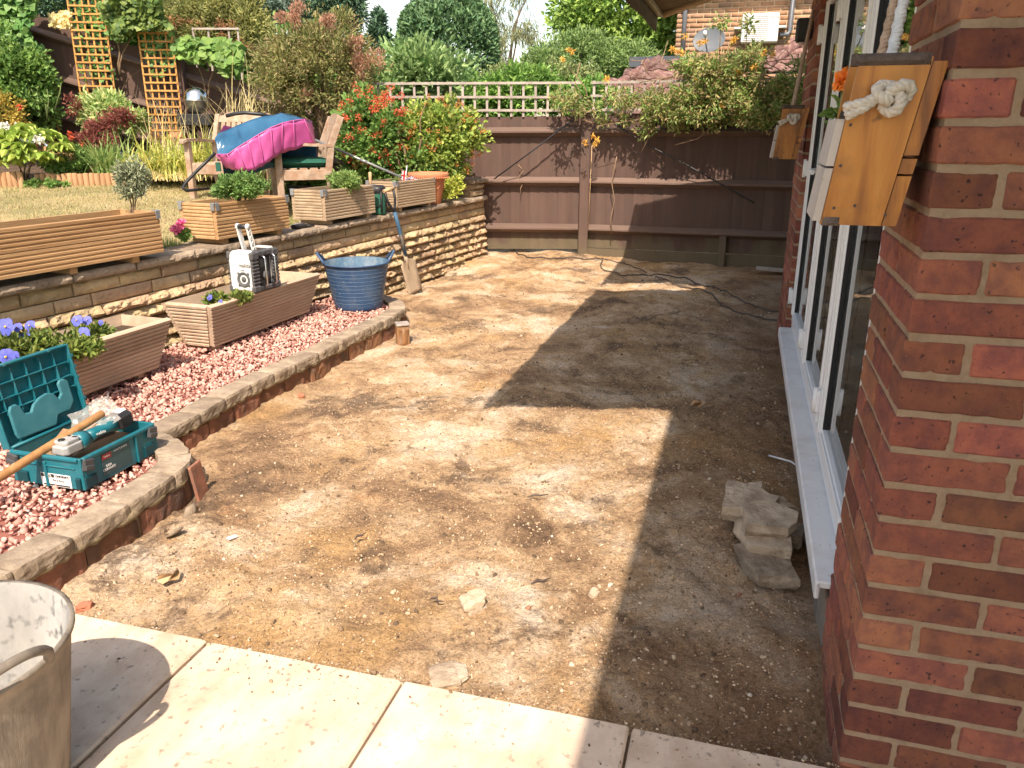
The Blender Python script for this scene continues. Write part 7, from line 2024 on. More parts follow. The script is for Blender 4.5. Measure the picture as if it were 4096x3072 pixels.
# hydrangea
e = ell(105, 590, 7.95, 0.36, 0.26, 0.20)
g_ = np.random.default_rng(70); pc = outline_pts(e, 60, 71); P = []; D = []
for p in pc:
    for k in range(6):
        a = k * 1.047 + g_.random(); P.append(p + np.array([math.cos(a), math.sin(a), 0.05]) * 0.055); D.append([math.cos(a), math.sin(a), -0.15])
t = plant('hydrangea', 'yellow-green hydrangea bush behind the far left half-log edging', 'shrub', at(105, 745, 7.95), [(np.array(P), np.array(D))], leaf_mat('hydrangea_leaves', [(0.23, 0.365, 0.054), (0.338, 0.459, 0.081), (0.432, 0.513, 0.121), (0.189, 0.311, 0.054)], trans=0.35, var=0.15), 0.125, 0.62, 72,
          [at(40, 600, 7.9), at(100, 570, 7.95), at(170, 590, 7.95), at(130, 640, 7.85), at(70, 640, 7.85)], 0.01, flat=0.75, curl=0.5)
P, D = flower_spots([at(20, 508, 7.9), at(70, 512, 7.9), at(155, 555, 7.75)], 0.05, 60, 500); V, F = leaves(P - np.array(t.location), D, 0.03, 0.8, 0.1, 8); crown_obj('white_heads', (V, F), F_white, t)
plant('groundcover', 'low green creeping plant at the foot of the half-log edging', 'plant', at(190, 745, 7.78), [CL(ell(190, 738, 7.78, 0.28, 0.06, 0.035), 26, 24, 0.04, 73), CL(ell(215, 660, 8.05, 0.14, 0.1, 0.06), 20, 30, 0.06, 74)], L_green, 0.03, 0.7, 75, [at(180, 740, 7.78)], 0.004)
plant('leafy_shrub', 'small dark green leafy shrub between hydrangea and strap-leaved clump', 'shrub', at(300, 720, 8.05), [CL(ell(300, 640, 8.1, 0.15, 0.13, 0.16), 45, 42, 0.06, 76)], L_green, 0.032, 0.4, 77, [at(300, 600, 8.1), at(330, 640, 8.1)], 0.006)
plant('variegated_shrub', 'cream-edged variegated shrub below the tallest orange lattice', 'shrub', at(430, 600, 8.75), [CL(ell(415, 455, 8.7, 0.27, 0.2, 0.20), 75, 40, 0.09, 78, up=0.5), CL(ell(540, 490, 8.7, 0.13, 0.12, 0.12), 22, 34, 0.07, 79)], L_var, 0.072, 0.30, 80, [at(380, 440, 8.7), at(450, 420, 8.7), at(500, 460, 8.7), at(330, 480, 8.7)], 0.01, flat=0.3)
plant('red_maple', 'low spreading red-leaved maple in front of the variegated shrub', 'shrub', at(440, 620, 8.35), [CL(ell(470, 470, 8.35, 0.14, 0.12, 0.05), 26, 26, 0.09, 81), CL(ell(400, 515, 8.3, 0.14, 0.1, 0.05), 24, 26, 0.09, 82), CL(ell(330, 560, 8.3, 0.12, 0.1, 0.05), 18, 40, 0.05, 83), CL(ell(300, 420, 8.6, 0.10, 0.1, 0.10), 14, 30, 0.06, 84), CL(ell(410, 565, 8.2, 0.12, 0.08, 0.03), 14, 40, 0.05, 85)], L_red, 0.036, 0.32, 86,
      [at(470, 470, 8.35), at(400, 515, 8.3), at(330, 560, 8.3), at(520, 460, 8.4)], 0.008, curl=0.5)
P, D = flower_spots([at(280, 535, 8.2), at(287, 550, 8.2), at(77, 430, 8.3), at(330, 575, 8.2)], 0.03, 40, 520)
t = thing('red_flowers', 'few small crimson flowers at the left of the strap-leaved clump', 'flowers', at(285, 600, 8.2)); V, F = leaves(P - np.array(t.location), D, 0.02, 0.7, 0.2, 9); crown_obj('petals', (V, F), F_red, t)
mb = MB(); mb.tube([(0, 0, 0), Vector(at(283, 540, 8.2)) - Vector(t.location)], 0.003, 5); mb.build('stem', M_gstem, t)
# blade plants
def blades(base_pts, n, L_, spread, w, seed, droop=0.5, up=1.0):
    """arching strap leaves"""
    g = np.random.default_rng(seed); Vs = []; Fs = []; b = 0; k = 7
    for i in range(n):
        bp = np.array(base_pts[g.integers(len(base_pts))]) + g.normal(size=3) * np.array([spread, spread, 0.005])
        a = g.uniform(0, 6.283); ln = L_ * g.uniform(0.6, 1.15); lean = g.uniform(0.15, 0.75)
        dr = np.array([math.cos(a), math.sin(a), 0]); sd = np.array([-math.sin(a), math.cos(a), 0])
        for j in range(k):
            f = j / (k - 1)
            p = bp + dr * (lean * ln * f ** 1.4) + np.array([0, 0, 1]) * (up * ln * (f * (1 - 0.35 * lean) - droop * lean * f ** 3))
            ww = w * (1 - f ** 2.2) * 0.5 + 0.0006
            Vs += [p - sd * ww, p + sd * ww]
        for j in range(k - 1): Fs.append((b + 2 * j, b + 2 * j + 1, b + 2 * j + 3, b + 2 * j + 2))
        b += 2 * k
    return np.array(Vs), np.array(Fs)
def blade_plant(label, base_px, n, L_, spread, w, seed, mat, name='strap_plant', cat='plant', droop=0.5):
    pts = [at(*p) for p in base_px]; c = pts[len(pts) // 2]
    t = thing(name, label, cat, c)
    V, F = blades([tuple(p - c) for p in pts], n, L_, spread, w, seed, droop)
    crown_obj('blades', (V, F), mat, t); return t
blade_plant('clump of upright grey-green strap leaves behind the grey topiary', [(420, 705, 8.05), (460, 705, 8.05), (500, 705, 8.1)], 150, 0.50, 0.05, 0.020, 101, L_strap, droop=0.35)
blade_plant('wide mass of arching yellow-green daylily leaves on the bed edge', [(600, 712, 7.85), (660, 712, 7.8), (720, 712, 7.75), (780, 705, 7.7), (840, 690, 7.7)], 520, 0.52, 0.07, 0.017, 102, L_day, 'daylily_clump', droop=0.75)
blade_plant('tall straw-coloured grass heads in front of the sloping fence', [(880, 600, 8.3), (950, 560, 8.3), (1010, 520, 8.3), (700, 600, 8.5)], 110, 0.75, 0.10, 0.007, 103, L_straw, 'tall_grass', 'grass', droop=0.35)
blade_plant('dry straw litter at the foot of the daylilies', [(600, 716, 7.65), (680, 720, 7.6), (760, 722, 7.55)], 160, 0.16, 0.09, 0.008, 104, L_straw, 'dry_grass', 'grass', droop=1.0)
blade_plant('dark strappy plant in shadow beneath the wooden armchair', [(1040, 760, 7.3), (1180, 770, 7.3), (1250, 770, 7.3)], 130, 0.34, 0.10, 0.018, 105, L_strap, 'strap_plant', droop=0.5)
plant('shade_plant', 'small leafy plant in shadow behind the armchair legs', 'plant', at(1230, 790, 7.25), [CL(ell(1220, 740, 7.25, 0.20, 0.12, 0.11), 40, 30, 0.06, 106)], L_green, 0.045, 0.5, 107, [at(1220, 720, 7.25)], 0.006)
tp = thing('low_wall_planter', 'dark plastic pot in shadow below the wooden armchair', 'pot', at(1210, 800, 7.2)); mb = MB(); mb.lathe([(0, 0), (0.11, 0), (0.13, 0.13), (0.135, 0.135), (0.12, 0.135), (0, 0.12)], 20); mb.build('bowl', M_blackplastic, tp)
# --- planter plants
def soil_top(px, py, Y): return at(px, py, Y)
e = (tuple(at(527, 712, 4.57)), (0.098, 0.098, 0.105))
plant('topiary', 'little grey-green standard topiary on a bare stem in the long orange planter', 'shrub', (at(529, 840, 4.57).x, 4.57, 0.845), [CL(e, 95, 24, 0.034, 111, shell=0.45)], L_grey, 0.020, 0.36, 112,
      [at(527, 760, 4.57), at(505, 740, 4.57), at(550, 735, 4.57), at(530, 700, 4.57)], 0.007, curl=0.7)
plant('leafy_mound', 'dense green bushy mound growing in the orange coping planter', 'plant', at(955, 806, 5.22), [CL(ell(955, 748, 5.22, 0.172, 0.12, 0.080), 110, 26, 0.038, 113, shell=0.3, up=0.5)], leaf_mat('mound_leaves', [(0.11, 0.228, 0.055), (0.171, 0.313, 0.073), (0.262, 0.407, 0.118), (0.142, 0.266, 0.073)]), 0.030, 0.42, 114, [at(955, 745, 5.22), at(900, 750, 5.22), at(1010, 750, 5.22)], 0.006)
plant('leafy_mound', 'loose green bushy mound growing in the grey planter before the armchair', 'plant', at(1385, 765, 6.25), [CL(ell(1382, 722, 6.25, 0.135, 0.10, 0.070), 80, 26, 0.036, 115, shell=0.3, up=0.5)], leaf_mat('mound_leaves_light', [(0.161, 0.285, 0.073), (0.262, 0.398, 0.109), (0.383, 0.492, 0.163)]), 0.030, 0.36, 116, [at(1385, 705, 6.25), at(1340, 715, 6.25), at(1430, 720, 6.25)], 0.006)
plant('succulent', 'tiny succulent rosette at the near end of the windmill planter', 'plant', at(1582, 728, 7.05), [blob_pts(at(1582, 722, 7.05), 0.03, 40, 117)], L_limeivy, 0.035, 0.35, 118)
plant('weeds', 'weedy growth beside the terracotta pot on the wall end', 'plant', at(1830, 775, 8.0), [CL(ell(1815, 740, 7.9, 0.10, 0.1, 0.09), 30, 24, 0.05, 119), CL(ell(1790, 780, 7.7, 0.08, 0.08, 0.02), 14, 20, 0.03, 120)], L_yel, 0.032, 0.4, 121, [at(1815, 700, 7.9), at(1840, 720, 7.9)], 0.005)
P, D = flower_spots([at(x, y, 4.93) for x, y in ((690, 915), (705, 905), (718, 892), (728, 885), (700, 925), (712, 920), (726, 905))], 0.020, 34, 540)
t = plant('geranium', 'bright pink geranium at the left corner of the orange coping planter', 'flower', at(728, 960, 4.97), [CL(ell(732, 935, 4.97, 0.035, 0.03, 0.03), 12, 12, 0.02, 122)], L_green, 0.03, 0.8, 123, [at(710, 915, 4.93), at(725, 900, 4.93)], 0.004)
V, F = leaves(P - np.array(t.location), D, 0.017, 0.8, 0.2, 10); crown_obj('petals', (V, F), F_pink, t)
M_pcore = plain('pansy_eye', (0.60, 0.42, 0.04), rough=0.6)
def pansy_patch(label, base, foliage, blooms, seed):
    t = plant('pansies', label, 'flowers', base, foliage, leaf_mat('pansy_leaves_%d' % seed, [(0.10, 0.17, 0.03), (0.17, 0.25, 0.05), (0.28, 0.32, 0.07), (0.13, 0.20, 0.04)]), 0.036, 0.42, seed, flat=0.3)
    for i, (p, s) in enumerate(blooms):
        p = Vector(p); loc = p - Vector(base)
        mb = MB(); g = random.Random(seed + i)
        fwd = Vector((g.uniform(-.4, .4), -1, g.uniform(0.1, 0.7))).normalized(); rt = fwd.cross(Vector((0, 0, 1))).normalized(); up_ = rt.cross(fwd)
        for k, (a, sz) in enumerate(((90 - 32, 1.0), (90 + 32, 1.0), (180 + 10, .85), (-10, .85), (270, 1.05))):
            c = rt * math.cos(R(a)) * s * 0.42 + up_ * math.sin(R(a)) * s * 0.42; rad = s * 0.46 * sz
            ring = [c + (rt * math.cos(2 * math.pi * q / 10) + up_ * math.sin(2 * math.pi * q / 10)) * rad * g.uniform(0.9, 1.08) + fwd * (g.uniform(-.1, .12) * s + 0.002 * k) for q in range(10)]
            vs = [loc + c * 0.3 + fwd * 0.002 * k] + [loc + r_ for r_ in ring]
            mb.add(vs, [(0, 1 + q, 1 + (q + 1) % 10) for q in range(10)], None, True)
        b = mb.build('bloom', F_blue, t)
        m2 = MB(); m2.lathe([(0, 0.004), (s * 0.10, 0.002), (s * 0.12, 0)], 8, Matrix.Translation(loc + fwd * 0.012) @ fwd.to_track_quat('Z', 'Y').to_matrix().to_4x4()); m2.build('eye', M_pcore, b)
        m3 = MB(); m3.tube([loc, loc + Vector((g.uniform(-.01, .01), 0.02, -0.06))], 0.0025, 5); m3.build('flower_stem', M_gstem, t)
    return t
def K1(x, y, Y): return at(x / 2.16, 1200 + y / 2.16, Y)
pansy_patch('blue pansies and leaves filling the trough behind the open tool case', K1(450, 400, 3.42),
            [CL((tuple(K1(450, 400, 3.42)), (0.24, 0.08, 0.04)), 60, 22, 0.045, 131, up=0.5), CL((tuple(K1(120, 400, 3.3)), (0.17, 0.09, 0.06)), 55, 22, 0.045, 132, up=0.5), CL((tuple(K1(800, 300, 3.8)), (0.10, 0.06, 0.04)), 30, 22, 0.04, 133, up=0.5)],
            [(K1(60, 230, 3.25), 0.045), (K1(155, 240, 3.3), 0.026), (K1(265, 225, 3.35), 0.03), (K1(205, 360, 3.3), 0.045), (K1(250, 330, 3.3), 0.032), (K1(250, 425, 3.3), 0.028), (K1(60, 490, 3.1), 0.042), (K1(135, 480, 3.15), 0.024), (K1(670, 180, 3.65), 0.034), (K1(755, 180, 3.7), 0.028), (K1(725, 295, 3.6), 0.042), (K1(660, 335, 3.6), 0.030), (K1(1020, 300, 3.8), 0.018), (K1(875, 195, 3.75), 0.016)], 134)
def K2(x, y, Y): return at(700 + x / 2.16, 600 + y / 2.16, Y)
pansy_patch('small pansy plants in the radio trough', K2(400, 1310, 4.45), [CL((tuple(K2(350, 1290, 4.45)), (0.06, 0.04, 0.03)), 20, 20, 0.03, 135, up=0.6), CL((tuple(K2(560, 1270, 4.55)), (0.06, 0.05, 0.02)), 16, 18, 0.03, 136, up=0.6)], [(K2(305, 1275, 4.4), 0.022), (K2(395, 1310, 4.4), 0.016)], 137)
P, D = flower_spots([K2(560, 1260, 4.5)], 0.015, 30, 560)
# --- honeysuckle over the right hand trellis
def fy(px): # distance of the fence for a direction
    return 8.60 - 0.31 * max(0.0, (px - 2350) / 390.0)
g_ = np.random.default_rng(140); Ps = []; Ds = []
def honey_blob(px, py, rx, rz, nc, per, seed, dy=-0.20, ry=0.26): 
    Y = fy(px) + dy
    P, D = clumps(tuple(at(px, py, Y)), (rx, ry, rz), nc, per, 0.085, seed, shell=0.25, up=0.1); Ps.append(P); Ds.append(D)
for i, (px, py, rx, rz, nc) in enumerate(((2880, 400, 0.50, 0.22, 120), (2660, 420, 0.28, 0.17, 50), (2900, 285, 0.42, 0.14, 70), (3080, 400, 0.30, 0.24, 70), (3180, 330, 0.20, 0.22, 36), (2500, 385, 0.22, 0.10, 18), (2270, 400, 0.20, 0.10, 20), (2780, 470, 0.32, 0.08, 36), (3020, 470, 0.25, 0.06, 26), (2760, 270, 0.18, 0.10, 22), (3010, 220, 0.14, 0.08, 14))):
    honey_blob(px, py, rx, rz, nc, 26, 150 + i)
for i, (px, py) in enumerate(((2590, 480), (2600, 510), (2575, 525), (2720, 505), (2860, 500), (3075, 500), (2420, 470), (2380, 440), (2990, 100), (2880, 85), (2310, 440), (2500, 470))): honey_blob(px, py, 0.05, 0.06, 4, 18, 170 + i, ry=0.10)
t = plant('honeysuckle', 'tangled honeysuckle sprawling over the right half of the trellis and fence', 'climber', (2.1, 8.10, 1.4), list(zip(Ps, Ds)), L_honey, 0.048, 0.36, 141, curl=0.4)
mb = MB()
for i in range(75):
    px = g_.uniform(2480, 3180); py = g_.uniform(250, 480); Y = fy(px) - g_.uniform(0.0, 0.34); p = at(px, py, Y)
    q = p + Vector(g_.normal(size=3) * np.array([0.22, 0.05, 0.10])); m_ = (p + q) / 2 + Vector(g_.normal(size=3) * 0.07)
    mb.tube([p - Vector((2.1, 8.1, 1.4)), (p + m_) / 2 + Vector((0, -0.01, 0.01)) - Vector((2.1, 8.1, 1.4)), m_ - Vector((2.1, 8.1, 1.4)), q - Vector((2.1, 8.1, 1.4))], [0.005, 0.0045, 0.004, 0.002], 5)
for a in (((2840, 460), (2835, 520), (2790, 555), (2700, 580)), ((2600, 500), (2590, 560), (2565, 610)), ((2990, 105), (2985, 160), (2975, 230)), ((2885, 90), (2880, 150), (2878, 220)), ((2520, 240), (2570, 245), (2595, 300)), ((2560, 330), (2650, 315), (2760, 300)), ((2320, 250), (2300, 330), (2350, 430)), ((2270, 260), (2340, 350), (2360, 420))):
    mb.tube([at(x, y, fy(x) - 0.22) - Vector((2.1, 8.1, 1.4)) for x, y in a], 0.0045, 5)
mb.build('woody_stems', M_vine, t)
sp_ = [(2290, 205), (2275, 202), (2250, 237), (2432, 312), (2425, 320), (2738, 145), (2690, 195), (2705, 205), (2725, 210), (2800, 172), (2820, 168), (2940, 160), (2930, 168), (3055, 210), (3090, 222), (3015, 268), (2840, 280), (2890, 425), (2790, 325), (2955, 285), (2370, 545), (2390, 560), (2382, 575), (2340, 572)]
P, D = flower_spots([tuple(at(x, y, fy(x) - 0.34)) for x, y in sp_], 0.030, 26, 600); V, F = leaves(P - np.array((2.1, 8.1, 1.4)), D, 0.036, 0.22, 0.3, 11); crown_obj('yellow_blossom', (V, F), F_yel, t)
# marigolds in the hanging planters
for s0, c_, nm in ((0.03, at(3375, 325, 1.66), 'near'), (3.36, at(3205, 440, 4.97), 'far')):
    t = thing('marigold', 'orange marigold flowering in the %s hanging planter' % nm, 'flower', c_ - Vector((0, 0, 0.09)))
    P, D = blob_pts((0, 0, 0.09), 0.019, 90, 700 + int(s0)); V, F = leaves(P, D, 0.016, 0.8, 0.2, 12); crown_obj('petals', (V, F), F_orange, t)
    P, D = blob_pts((0.012, 0.03, 0.03), 0.035, 26, 720 + int(s0)); V, F = leaves(P, D, 0.028, 0.4, 0.2, 13); crown_obj('leaves', (V, F), L_green, t)
    mb = MB(); mb.tube([(0.01, 0.02, -0.03), (0.004, 0.01, 0.04), (0, 0, 0.085)], 0.003, 6); mb.build('stem', M_gstem, t)

# ================================================================== beyond the fences
def tree(name, label, base_px, crowns, mat, size, aspect, seed, limbs, r0, group=None, flat=None, curl=0.3):
    return plant(name, label, 'tree', Vector((at(*base_px).x, at(*base_px).y, -0.05)), crowns, mat, size, aspect, seed, [at(*l) for l in limbs], r0, M_bark, group=group, flat=flat, curl=curl)
# dome-clipped cypress
g_ = np.random.default_rng(5); n = 15500
c = np.array(at(1792, 190, 17.0)); d = unit(g_.normal(size=(n, 3))); d = d[(d[:, 2] > -0.75)]
r = 0.80 + 0.20 * g_.random((len(d), 1)) ** 0.5
bmp = 0.93 + 0.11 * fbm(d * 5, 3, 4)[:, None]
sq = np.sign(d) * np.abs(d) ** 0.82
P = c + sq / np.maximum(1, np.abs(sq).max(1, keepdims=True)) * np.array([1.02, 1.0, 1.0]) * r * bmp
P[:, 2] = np.where(d[:, 2] < 0, c[2] + d[:, 2] * 2.6, P[:, 2])
low = d[:, 2] < 0
P[low, :2] = c[:2] + unit(d[low] * np.array([1, 1, 0.0001]))[:, :2] * 1.02 * (0.90 + 0.12 * g_.random((low.sum(), 1)))
tree('clipped_cypress', 'tall dome-clipped dark green cypress standing beyond the grey trellis', (1792, 400, 17.0), [(P, d + g_.normal(size=P.shape) * 0.6 + np.array([0, 0, 0.5]))], L_dome, 0.12, 0.42, 6, [(1792, 100, 17.0)], 0.12)
tree('larch', 'thin drooping larch with open sky between its branches', (1985, 400, 24.0),
     [clumps(tuple(at(x, y, 24.0)), (rx, 0.5, rz), nc, 24, 0.16, 210 + i, shell=0.1, flatten=1.8, up=-1.6) for i, (x, y, rx, rz, nc) in enumerate(((1930, 20, 0.7, 0.5, 26), (1990, 90, 0.6, 0.6, 28), (2060, 140, 0.55, 0.22, 16), (2130, 155, 0.3, 0.2, 9), (1990, 190, 0.35, 0.3, 12), (2100, 110, 0.4, 0.12, 8), (2010, 250, 0.3, 0.15, 6), (2080, 0, 0.6, 0.15, 8)))],
     leaf_mat('larch_needles', [(0.262, 0.304, 0.145), (0.361, 0.378, 0.2), (0.201, 0.228, 0.128)], rough=0.8), 0.15, 0.10, 211, [(1965, -40, 24.0), (2080, 30, 24.0), (2140, 150, 24.0), (2070, 145, 24.0), (2000, 200, 24.0), (2110, -20, 24.0)], 0.10)
tree('dark_conifer', 'dark drooping conifer at the top edge left of the sky gap', (1350, 400, 14.0), [CL(ell(1350, 30, 14.0, 0.44, 0.4, 0.42), 110, 46, 0.15, 220, shell=0.3, up=-0.3), CL(ell(1300, 30, 14.2, 0.3, 0.3, 0.3), 40, 40, 0.14, 221)], L_dark, 0.085, 0.22, 222, [(1390, -60, 14.0), (1300, 0, 14.0), (1420, 40, 14.0)], 0.09)
tree('blue_conifer', 'blue-grey conifer at the top edge above the bronze shrub', (1130, 400, 14.5), [CL(ell(1130, 20, 14.5, 0.62, 0.4, 0.32), 110, 44, 0.15, 223, shell=0.3, up=0.6)], L_blue, 0.10, 0.16, 224, [(1130, -60, 14.5), (1040, 20, 14.5), (1230, 10, 14.5)], 0.09)
tree('small_conifer', 'small pointed dark tree in the sky gap left of the clipped cypress', (1525, 400, 17.0), [CL(ell(1520, 150, 17.0, 0.22, 0.22, 0.30), 55, 32, 0.13, 225, shell=0.2), CL(ell(1518, 70, 17.0, 0.10, 0.1, 0.14), 12, 24, 0.09, 226)], L_dark, 0.10, 0.35, 227, [(1522, 60, 17.0)], 0.07)
tree('green_tree', 'big fresh green deciduous tree filling the gap left of the neighbouring house', (2480, 420, 19.0),
     [CL(ell(2470, 60, 19.0, 1.40, 1.1, 1.25), 300, 36, 0.30, 230, shell=0.35), CL(ell(2330, 60, 19.0, 0.75, 0.6, 0.6), 60, 30, 0.24, 231, shell=0.3), CL(ell(2640, 180, 18.5, 0.6, 0.5, 0.8), 90, 36, 0.26, 232, shell=0.3)], L_big, 0.115, 0.62, 233,
     [(2470, -80, 19.0), (2350, 20, 19.0), (2600, 20, 19.0), (2250, 70, 19.0), (2420, 150, 19.0), (2650, 150, 18.5)], 0.16)
tree('willowy_bush', 'soft mid-green tree mass in front of the big deciduous tree', (2330, 420, 15.5), [CL(ell(2330, 240, 15.5, 1.0, 0.6, 0.52), 170, 44, 0.21, 240, shell=0.3), CL(ell(2180, 270, 15.0, 0.5, 0.4, 0.30), 60, 44, 0.17, 241, shell=0.3), CL(ell(2540, 260, 15.2, 0.5, 0.4, 0.4), 70, 40, 0.2, 242, shell=0.3)], leaf_mat('willowy_leaves', [(0.15, 0.255, 0.081), (0.222, 0.34, 0.109), (0.303, 0.416, 0.145)]), 0.085, 0.30, 243, [(2330, 150, 15.5), (2200, 250, 15.0), (2500, 230, 15.2)], 0.06)
def hedge(label, specs, mat, size, asp, seed):
    t = plant('hedge', label, 'hedge', at(specs[0][0], 560, specs[0][2]), [CL(ell(*s[:6]), s[6], 34, s[7], seed + i, shell=0.3) for i, s in enumerate(specs)], mat, size, asp, seed)
    return t
hedge('clipped laurel hedge showing through the grey trellis, under the larch', [(2080, 370, 10.6, 0.62, 0.3, 0.34, 120, 0.12), (2330, 400, 10.6, 0.5, 0.3, 0.28, 90, 0.12), (1900, 400, 10.6, 0.4, 0.3, 0.30, 70, 0.12)], L_laurel, 0.070, 0.42, 250)
hedge('dull green privet hedge behind the laurel, below the willowy trees', [(2250, 310, 12.5, 0.6, 0.3, 0.22, 80, 0.13), (2050, 300, 13.5, 0.5, 0.3, 0.12, 50, 0.13)], leaf_mat('privet_leaves', [(0.15, 0.217, 0.073), (0.242, 0.304, 0.109), (0.343, 0.378, 0.154)]), 0.055, 0.5, 256)
hedge('dark leaf mass behind the left part of the grey trellis', [(1640, 430, 10.4, 0.75, 0.3, 0.26, 100, 0.13)], L_green, 0.07, 0.5, 260)
e = ell(850, 70, 10.3, 0.72, 0.4, 0.42)
t = plant('pieris', 'olive evergreen shrub with rusty flower tassels above the sloping fence', 'shrub', at(850, 380, 10.3), [CL(e, 190, 46, 0.13, 270, shell=0.3, up=0.5), CL(ell(1010, 150, 10.2, 0.25, 0.3, 0.35), 40, 40, 0.12, 271)], leaf_mat('pieris_leaves', [(0.201, 0.237, 0.073), (0.322, 0.34, 0.109), (0.442, 0.427, 0.154), (0.161, 0.209, 0.063)]), 0.062, 0.30, 272, [at(780, 40, 10.3), at(900, 30, 10.3), at(980, 100, 10.3)], 0.025)
P, D = flower_spots([tuple(at(x, y, 9.85)) for x, y in ((680, 75), (720, 80), (760, 90), (700, 95), (870, 90), (900, 95), (890, 110), (930, 100), (800, 95), (885, 145), (900, 150), (960, 170), (1000, 190))], 0.055, 44, 800); V, F = leaves(P - np.array(t.location), D, 0.028, 0.35, 0.2, 14)
crown_obj('rusty_tassels', (V, F), leaf_mat('rusty_tassel', [(0.36, 0.17, 0.07), (0.44, 0.24, 0.11), (0.28, 0.12, 0.05)]), t)
hedge('dark clipped hedge at the top edge behind the lime ivy', [(640, 20, 11.0, 0.5, 0.3, 0.30, 90, 0.13), (520, 0, 11.0, 0.4, 0.3, 0.3, 60, 0.13), (150, -10, 10.6, 0.8, 0.3, 0.30, 90, 0.14)], L_dark, 0.05, 0.5, 280)

# tall backing hedge that closes the view behind the sloping fence
hedge('tall loose hedge closing the view behind the sloping fence', [(1250, 330, 11.5, 0.9, 0.3, 0.75, 150, 0.2), (950, 260, 11.8, 0.9, 0.3, 0.75, 130, 0.2), (600, 180, 11.8, 1.0, 0.3, 0.8, 130, 0.2), (1450, 420, 10.9, 0.5, 0.3, 0.5, 80, 0.18), (250, 100, 11.6, 1.0, 0.3, 0.8, 120, 0.2)], L_green, 0.10, 0.5, 290)

# ------------------------------------------------------------------ neighbouring house
NU = Vector((0.9604, -0.2785, 0)); NN = Vector((-0.2785, -0.9604, 0))
c0 = at(2694, 300, 14.6); NO = Vector((c0.x, c0.y, 0)); NAZ = math.atan2(NU.y, NU.x)
nb = thing('neighbour_house', 'buff orange brick neighbouring house above the end fence', 'house', NO, NAZ)
M_nbrick = island_mat('buff_brick', [(0.0, (0.30, 0.165, 0.095)), (0.3, (0.38, 0.215, 0.125)), (0.6, (0.42, 0.26, 0.155)), (0.8, (0.33, 0.20, 0.125)), (1.0, (0.27, 0.165, 0.115))], rough=0.92)
M_nmort = plain('pale_mortar', (0.50, 0.38, 0.26), rough=0.95)
MB().box((3.0, 2.0155, 2.3), (5.98, 4.0, 4.7)).build('wall_core', M_nmort, nb)
Vs = []; Fs = []; b = 0; g_ = np.random.default_rng(9)
zz = 1.35; row = 0
while zz < 3.75:
    xx = -0.0 if row % 2 == 0 else -0.1125
    while xx < 4.6:
        L_ = 0.213; x0 = max(0, xx); x1 = min(4.6, xx + L_)
        if x1 - x0 > 0.03:
            y = 0.012 + g_.uniform(-.003, .003); q = g_.uniform(-.002, .002, 8)
            v = [(x0, y, zz), (x1, y, zz), (x1, y + 0.06, zz), (x0, y + 0.06, zz), (x0, y, zz + 0.064), (x1, y, zz + 0.064), (x1, y + 0.06, zz + 0.064), (x0, y + 0.06, zz + 0.064)]
            Vs += v; Fs += [(b, b + 1, b + 5, b + 4), (b + 1, b + 2, b + 6, b + 5), (b + 3, b, b + 4, b + 7), (b + 4, b + 5, b + 6, b + 7), (b + 3, b + 2, b + 1, b)]; b += 8
        xx += 0.225
    zz += 0.075; row += 1
o = mesh_obj('brickwork', np_mesh('brickwork', np.array(Vs), np.array(Fs), M_nbrick), nb); o['kind'] = 'stuff'
zt = at(3000, 52, 14.2).z
mb = MB(); mb.box((2.6, -0.12, zt + 0.50), (6.0, 0.36, 0.06)); mb.build('soffit', M_fwhite, nb)
mb = MB(); mb.add([(-0.4, -0.36, zt + 0.53), (5.8, -0.36, zt + 0.53), (5.8, 3.2, zt + 2.4), (-0.4, 3.2, zt + 2.4), (-0.4, 6.6, zt + 0.53), (5.8, 6.6, zt + 0.53)], [(0, 1, 2, 3), (3, 2, 5, 4), (0, 3, 4), (1, 5, 2)]); mb.build('roof', M_roof, nb)
def NP(px, py, off=0.0):
    """point on the neighbour's wall plane seen in direction px, py; returned in house axes"""
    d = at(px, py, 1.0) - Vector((0, 0, 1.38)); k_ = (NO - Vector((0, 0, 1.38))).dot(NN) ; s = (k_ + off) / d.dot(NN)
    p = Vector((0, 0, 1.38)) + d * s - NO
    return Vector((p.dot(NU), -off, p.z))
M_pipe = plain('grey_downpipe', (0.11, 0.12, 0.14), rough=0.4)
mb = MB(); p = NP(2744, 20); q = NP(2722, 300); mb.tube([(p.x, -0.05, p.z + 0.6), (p.x, -0.05, q.z)], 0.038, 12)
mb.cbox((p.x, -0.04, p.z), (0.11, 0.09, 0.10), 0.01); mb.build('downpipe', M_pipe, nb)
p = NP(3172, 0); q = NP(3160, 125)
mb = MB(); mb.tube([(p.x, -0.05, p.z + 0.5), (p.x, -0.05, q.z), (p.x - 0.03, -0.07, q.z - 0.05), (p.x - 0.16, -0.10, q.z - 0.06)], 0.038, 12); mb.build('downpipe', M_pipe, nb)
